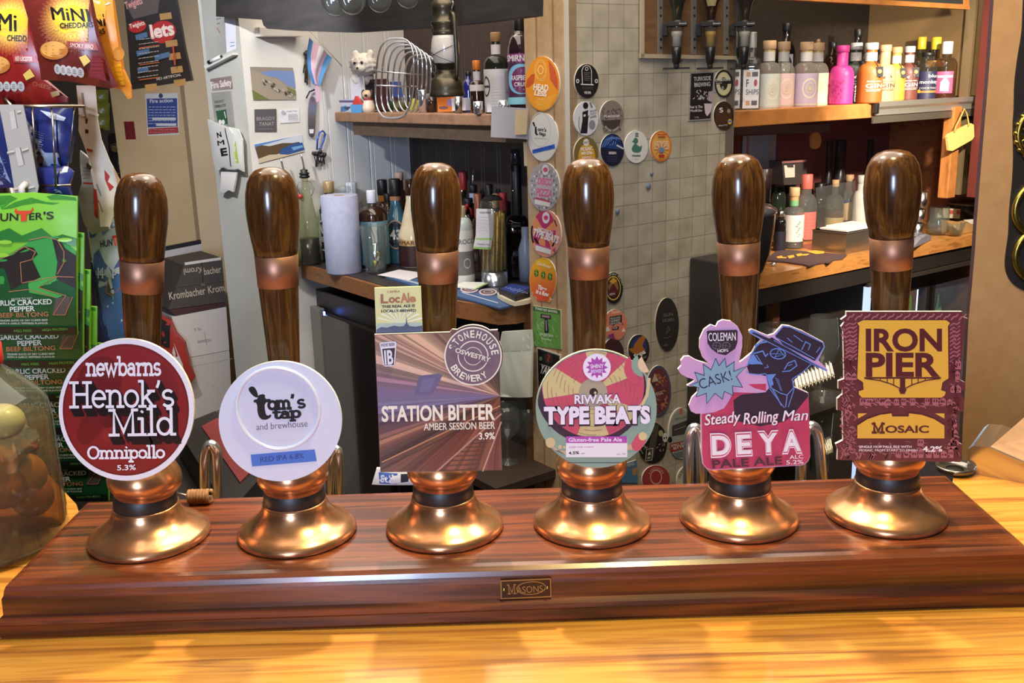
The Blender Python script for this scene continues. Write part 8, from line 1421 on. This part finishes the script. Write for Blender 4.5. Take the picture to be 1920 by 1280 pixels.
fz = Frame(at_z(1710, 452, BC + .004), (1, 0, 0), (0, 1, 0)); mb, q = soft_mb(fz, [(1700, 452), (1716, 440), (1730, 440), (1746, 448), (1730, 456), (1712, 464), (1702, 462)], .02, paint((120, 118, 130), .8), e=.01, th=.002); q.line([(1706, 452), (1722, 444)], 2, (190, 190, 200)); q.line([(1714, 456), (1732, 447)], 2, (60, 60, 76)); put(mb, fz, 'dish_cloth', 'crumpled striped cloth on the right counter beside the last pump', 'cloth')
# glasses below the right counter
for k, (px, top, base, w, lb) in enumerate(((1448, 604, 760, 72, 'large upturned glass below the counter, behind the hat of the man clip'), (1536, 588, 760, 60, 'wine glass in the dark below the counter, left of the town clip'), (1536, 730, 880, 44, 'pint glass low behind the man clip, in front of the dark cupboard'))):
    pc = on_v(px, base, -.02 if k < 2 else -.06); s_ = sc(pc); H = (base - top) * s_; R = w * s_ / 2; b = MB()
    b.lathe([(R * .9, 0), (R, H * .5), (R * .85, H), (R * .5, H), (R * .8, H * .9)] if k == 0 else [(0, 0), (R * .7, 0), (R * .1, H * .05), (R * .08, H * .4), (R * .7, H * .5), (R, H * .7), (R * .8, H)] if k == 1 else [(0, 0), (R * .8, 0), (R, H), (R * .95, H), (R * .75, .004)], M_GLASS, 28); tag(b.build('bar_glass', mw=Matrix.Translation(pc)), lb, 'glass', 'glasses below the right counter')
sv = on_v(1480, 762, -.04); b = MB(); b.prism([tuple((P0 + UU * u + VV * v)[:2]) for u, v in ((.60, -.12), (1.0, -.12), (1.0, .04), (.60, .04))], sv.z - .02, sv.z - .002, paint((50, 42, 36), .5)); tag(b.build('glass_shelf'), 'dark shelf of glasses below the right counter', 'shelf')

# ================================================================ behind the plinth: spouts, towel, strips
def spout(label, pts_, y, r):
    path = [at_y(*q, y) for q in pts_]; sm = [Vector(v) for v in path]
    for _ in range(2):
        o = [sm[0]]
        for i in range(len(sm) - 1): o += [sm[i].lerp(sm[i + 1], .25), sm[i].lerp(sm[i + 1], .75)]
        sm = o + [sm[-1]]
    b = MB(); b.tube(sm, r, M_CHROME, 14); return tag(b.build('beer_spout'), label, 'beer spout', 'chrome swan-neck spouts behind the plinth')
spout('chrome swan-neck spout between the two leftmost pumps', [(385, 1010), (384, 880), (386, 846), (394, 831), (404, 840), (408, 862), (412, 1010)], .19, .0062)
spout('chrome spout just right of the plain white round clip', [(618, 1000), (620, 872), (624, 850), (632, 838), (636, 860), (638, 1000)], .19, .0055)
spout('chrome swan-neck spout left of the man clip', [(1290, 990), (1291, 840), (1294, 810), (1302, 800), (1311, 808), (1314, 840), (1318, 990)], .19, .0062)
spout('chrome swan-neck spout right of the man clip', [(1500, 990), (1502, 840), (1512, 806), (1522, 796), (1532, 806), (1538, 840), (1548, 990)], .19, .0062)
def crimp(label, a, c_, y, w):
    A_, B_ = at_y(*a, y), at_y(*c_, y); mb = MB(); n = 22
    def f(u, v): q = A_.lerp(B_, u); z_ = .0025 * math.sin(u * n * PI); return (q.x, q.y + (v - .5) * w + .002 * math.sin(u * n * PI + 1), q.z + z_ + (v - .5) * w * .9)
    mb.sheet(f, 88, 5, paint((206, 200, 190), .22, .9)); mb.sheet(lambda u, v: (Vector(f(u, v)) - Vector((0, .002, .003))), 88, 5, paint((150, 144, 134), .3, .9)); return tag(mb.build('foil_strip'), label, 'foil strip', 'crimped foil strips')
crimp('crimped silver strip to the right of the hatted man clip', (1488, 716), (1562, 690), .30, .014); crimp('small crimped silver piece at the right foot of the man clip', (1530, 846), (1560, 832), .197, .012)
FTW = Frame(at_z(770, 895, CT + .003), (1, 0, 0), (0, 1, 0))
fr = fr_y(760, 890, .125); mb, q = soft_mb(fr, [(697, 908), (706, 878), (750, 880), (850, 880), (860, 908)], .004, paint((226, 218, 208), .8), e=.015); q.poly([(710, 884), (746, 885), (744, 906), (712, 905)], (70, 104, 170)); q.text('St', (714, 902), (728, 902), 14, (232, 230, 232), .03); q.text('lo', (730, 902), (742, 902), 14, (232, 230, 232), .03); q.poly([(752, 886), (768, 885), (766, 900), (752, 902)], (36, 38, 56)); q.poly([(816, 884), (832, 886), (836, 898), (820, 902)], (80, 84, 150)); put(mb, fr, 'bar_towel', 'white bar towel with blue lettering behind the third pump', 'bar towel')

# ================================================================ on the bar: egg jar, twine, napkin holder, ring, horse brasses
cx = at_y(-38, 900, .10); rj = at_y(100, 880, .10).x - cx.x; t = thing('pickled_egg_jar', 'large glass jar of pickled eggs with a red lid at the left edge', 'jar', (cx.x, .10, CT)); zz = lambda y: at_y(60, y, .10).z - CT
b = MB(); b.lathe([(0, .003), (rj * .94, .003), (rj, .012), (rj, zz(790)), (rj * .97, zz(762)), (rj * .88, zz(742)), (rj * .7, zz(716)), (rj * .52, zz(694)), (rj * .46, zz(684)), (rj * .46, zz(676))], glass((206, 212, 186), haze=.05, name='jar_green_glass'), 48); b.build('glass_body', t)
b = MB(); b.lathe([(0, .009), (rj * .95, .009), (rj * .962, .02), (rj * .962, zz(796)), (0, zz(796))], glass((238, 202, 146), .05, haze=.04, name='amber_vinegar'), 48); b.build('vinegar', t)
b = MB(); b.lathe([(rj * .50, zz(684)), (rj * .52, zz(680)), (rj * .52, zz(648)), (rj * .47, zz(640)), (0, zz(639))], paint((196, 50, 44), .35), 40); b.build('lid', t)
EG = 'pickled eggs in the jar'
for k, (px, y_, d, c_, lb) in enumerate(((32, 796, -.035, (214, 190, 140), 'pale egg floating at the top of the jar'), (8, 800, .02, (180, 150, 96), 'pale egg at the top of the jar, behind the other'), (4, 866, -.045, (206, 150, 66), 'yellow egg in the middle of the jar at the left edge'), (30, 925, -.05, (176, 110, 50), 'brown egg at the bottom front of the jar'), (84, 890, -.01, (196, 140, 62), 'amber egg against the right side of the jar'), (60, 930, .03, (170, 100, 44), 'dark brown egg at the back of the jar'))):
    q = at_y(px, y_, .10 + d); e_ = Vector((q.x - cx.x, q.y - .10)); e_ = e_ * min(1, (rj * .962 - .0238) / e_.length); q = Vector((cx.x + e_.x, .10 + e_.y, q.z)); b = MB(); b.ball((0, 0, 0), (.0225, .0215, .018 if k < 2 else .0225), paint(c_, .3, coat=.3), seg=24); tag(b.build('pickled_egg', mw=Matrix.Translation(q)), lb, 'egg', EG)
q = at_y(34, 838, .082); bm = bmesh.new(); bmesh.ops.create_icosphere(bm, subdivisions=3, radius=1)
for v in bm.verts: v.co = Vector((v.co.x * .020, v.co.y * .014, v.co.z * .008)) * (1 + .16 * math.sin(9 * v.co.x + 5 * v.co.y) * math.cos(7 * v.co.z))
b = MB(); b.bm(bm, mottled('chilli', [(84, 34, 18), (120, 58, 30)], noise=80, rough=.4), smooth=True); tag(b.build('chilli', mw=Matrix.Translation(q)), 'reddish dried chilli floating between the eggs', 'chilli')
q = at_z(374, 943, PL); t = thing('twine_knot', 'small knot of brown twine on a wire behind the leftmost pump', 'twine', q + ZZ * .007); b = MB(); pth = [(-.010 + .022 * i / 60, .0062 * math.cos(i * .75), .0062 * math.sin(i * .75)) for i in range(61)]; b.tube(pth, .0022, mottled('twine', [(120, 82, 44), (166, 122, 72)], noise=200, rough=.8), 8); b.build('twine', t); b = MB(); b.tube([(-.028, 0, .006), (-.012, 0, .002), (.014, 0, 0)], .0013, M_STEEL, 8); b.build('wire', t)
# steel wedge napkin holder
FWg = lambda x_, y_, z_: at_z(x_, y_, z_)
a_ = at_z(1812, 886, CT); b_2 = at_z(1907, 904, CT); d_ = (b_2 - a_).normalized(); FW_ = Frame(a_, d_, ZZ)
t = thing('steel_holder', 'wedge-shaped steel holder with a wooden face at the right end of the bar', 'holder', FW_.mat())
b = plate(FW_, [(1813, 886), (1815, 842), (1824, 836), (1852, 838), (1906, 862), (1980, 890), (1980, 918), (1907, 904)], .09, paint((196, 190, 178), .14, .95)); b.build('steel_body', t)
e1, e2 = FW_.loc(1856, 839), FW_.loc(1960, 884); e3, e4 = FW_.loc(2000, 840), FW_.loc(1922, 798); b = MB(); b.add([(e1.x, e1.y, -.004), (e2.x, e2.y, -.004), (e3.x, e3.y, -.085), (e4.x, e4.y, -.085), (e1.x, e1.y - .006, -.004), (e2.x, e2.y - .006, -.004), (e3.x, e3.y - .006, -.085), (e4.x, e4.y - .006, -.085)], [[0, 1, 2, 3], [7, 6, 5, 4], [0, 4, 5, 1], [1, 5, 6, 2], [2, 6, 7, 3], [3, 7, 4, 0]], mottled('holder_wood', [(150, 116, 84), (176, 140, 104)], (3, 14, 14), rough=.3, coat=.4)); b.build('wooden_face', t)
q = at_z(1796, 884, CT); s_ = sc(q); b = MB(); b.lathe([(16 * s_, .001), (30 * s_, .001), (34 * s_, .004), (35 * s_, .007), (33 * s_, .009), (28 * s_, .006), (20 * s_, .004), (16 * s_, .004)], paint((120, 116, 110), .2, .9), 40); b.lathe([(0, .0005), (17 * s_, .0005), (17 * s_, .003), (0, .003)], paint((40, 38, 36), .3), 30); tag(b.build('drip_ring', mw=Matrix.Translation(q + Vector((-.004, .0, 0)))), 'dark metal ring set in the bar behind the right end of the plinth', 'ring')
# horse brasses
FB2 = Frame(FR.o + FR.n * .003, FR.x, ZZ); t = thing('horse_brass_strap', 'wavy black leather strap of brass horse medallions on the tan wall', 'horse brasses', FB2.mat())
ol = smooth_poly([(1922, -60), (1918, 20), (1917, 60), (1908, 110), (1902, 160), (1902, 200), (1899, 240), (1901, 290), (1899, 340), (1893, 390), (1892, 430), (1890, 450), (1886, 475), (1884, 500), (1890, 520), (1902, 535), (1920, 545), (1960, 560), (2000, 545), (2030, 500), (2020, 440), (2012, 380), (2018, 300), (2010, 200), (2014, 60), (2012, -60)], 2); b = plate(FB2, ol, .003, paint((38, 34, 32), .5)); b.build('leather_strap', t)
for k, (yc, n_) in enumerate(((248, 0), (390, 1), (476, 2))):
    c_ = FB2.loc(1955 if k == 0 else 1952, yc); s_ = sc(FB2.o); b = MB(); R = (50 if k == 0 else 54) * s_
    b.tube([(c_.x + R * .92 * math.cos(a * PI / 24), c_.y + R * .92 * math.sin(a * PI / 24), .004) for a in range(48)], R * .12, M_BRASS, 8, closed=True)
    if k == 0:
        for a in range(12): b.tube([(c_.x + R * .72 * math.cos(a * PI / 6) + R * .14 * math.cos(q_ * PI / 6), c_.y + R * .72 * math.sin(a * PI / 6) + R * .14 * math.sin(q_ * PI / 6), .004) for q_ in range(12)], R * .05, M_BRASS, 6, closed=True)
        for a in range(20): b.ball((c_.x + R * 1.0 * math.cos(a * PI / 10), c_.y + R * 1.0 * math.sin(a * PI / 10), .004), R * .10, M_BRASS, seg=8)
    for j in range(7): b.ball((c_.x + R * .3 * math.sin(j * 2.2), c_.y + R * .35 * math.cos(j * 1.9), .006), (R * .2, R * .16, .006), M_BRASS, seg=10)
    b.build('brass_medallion', t)
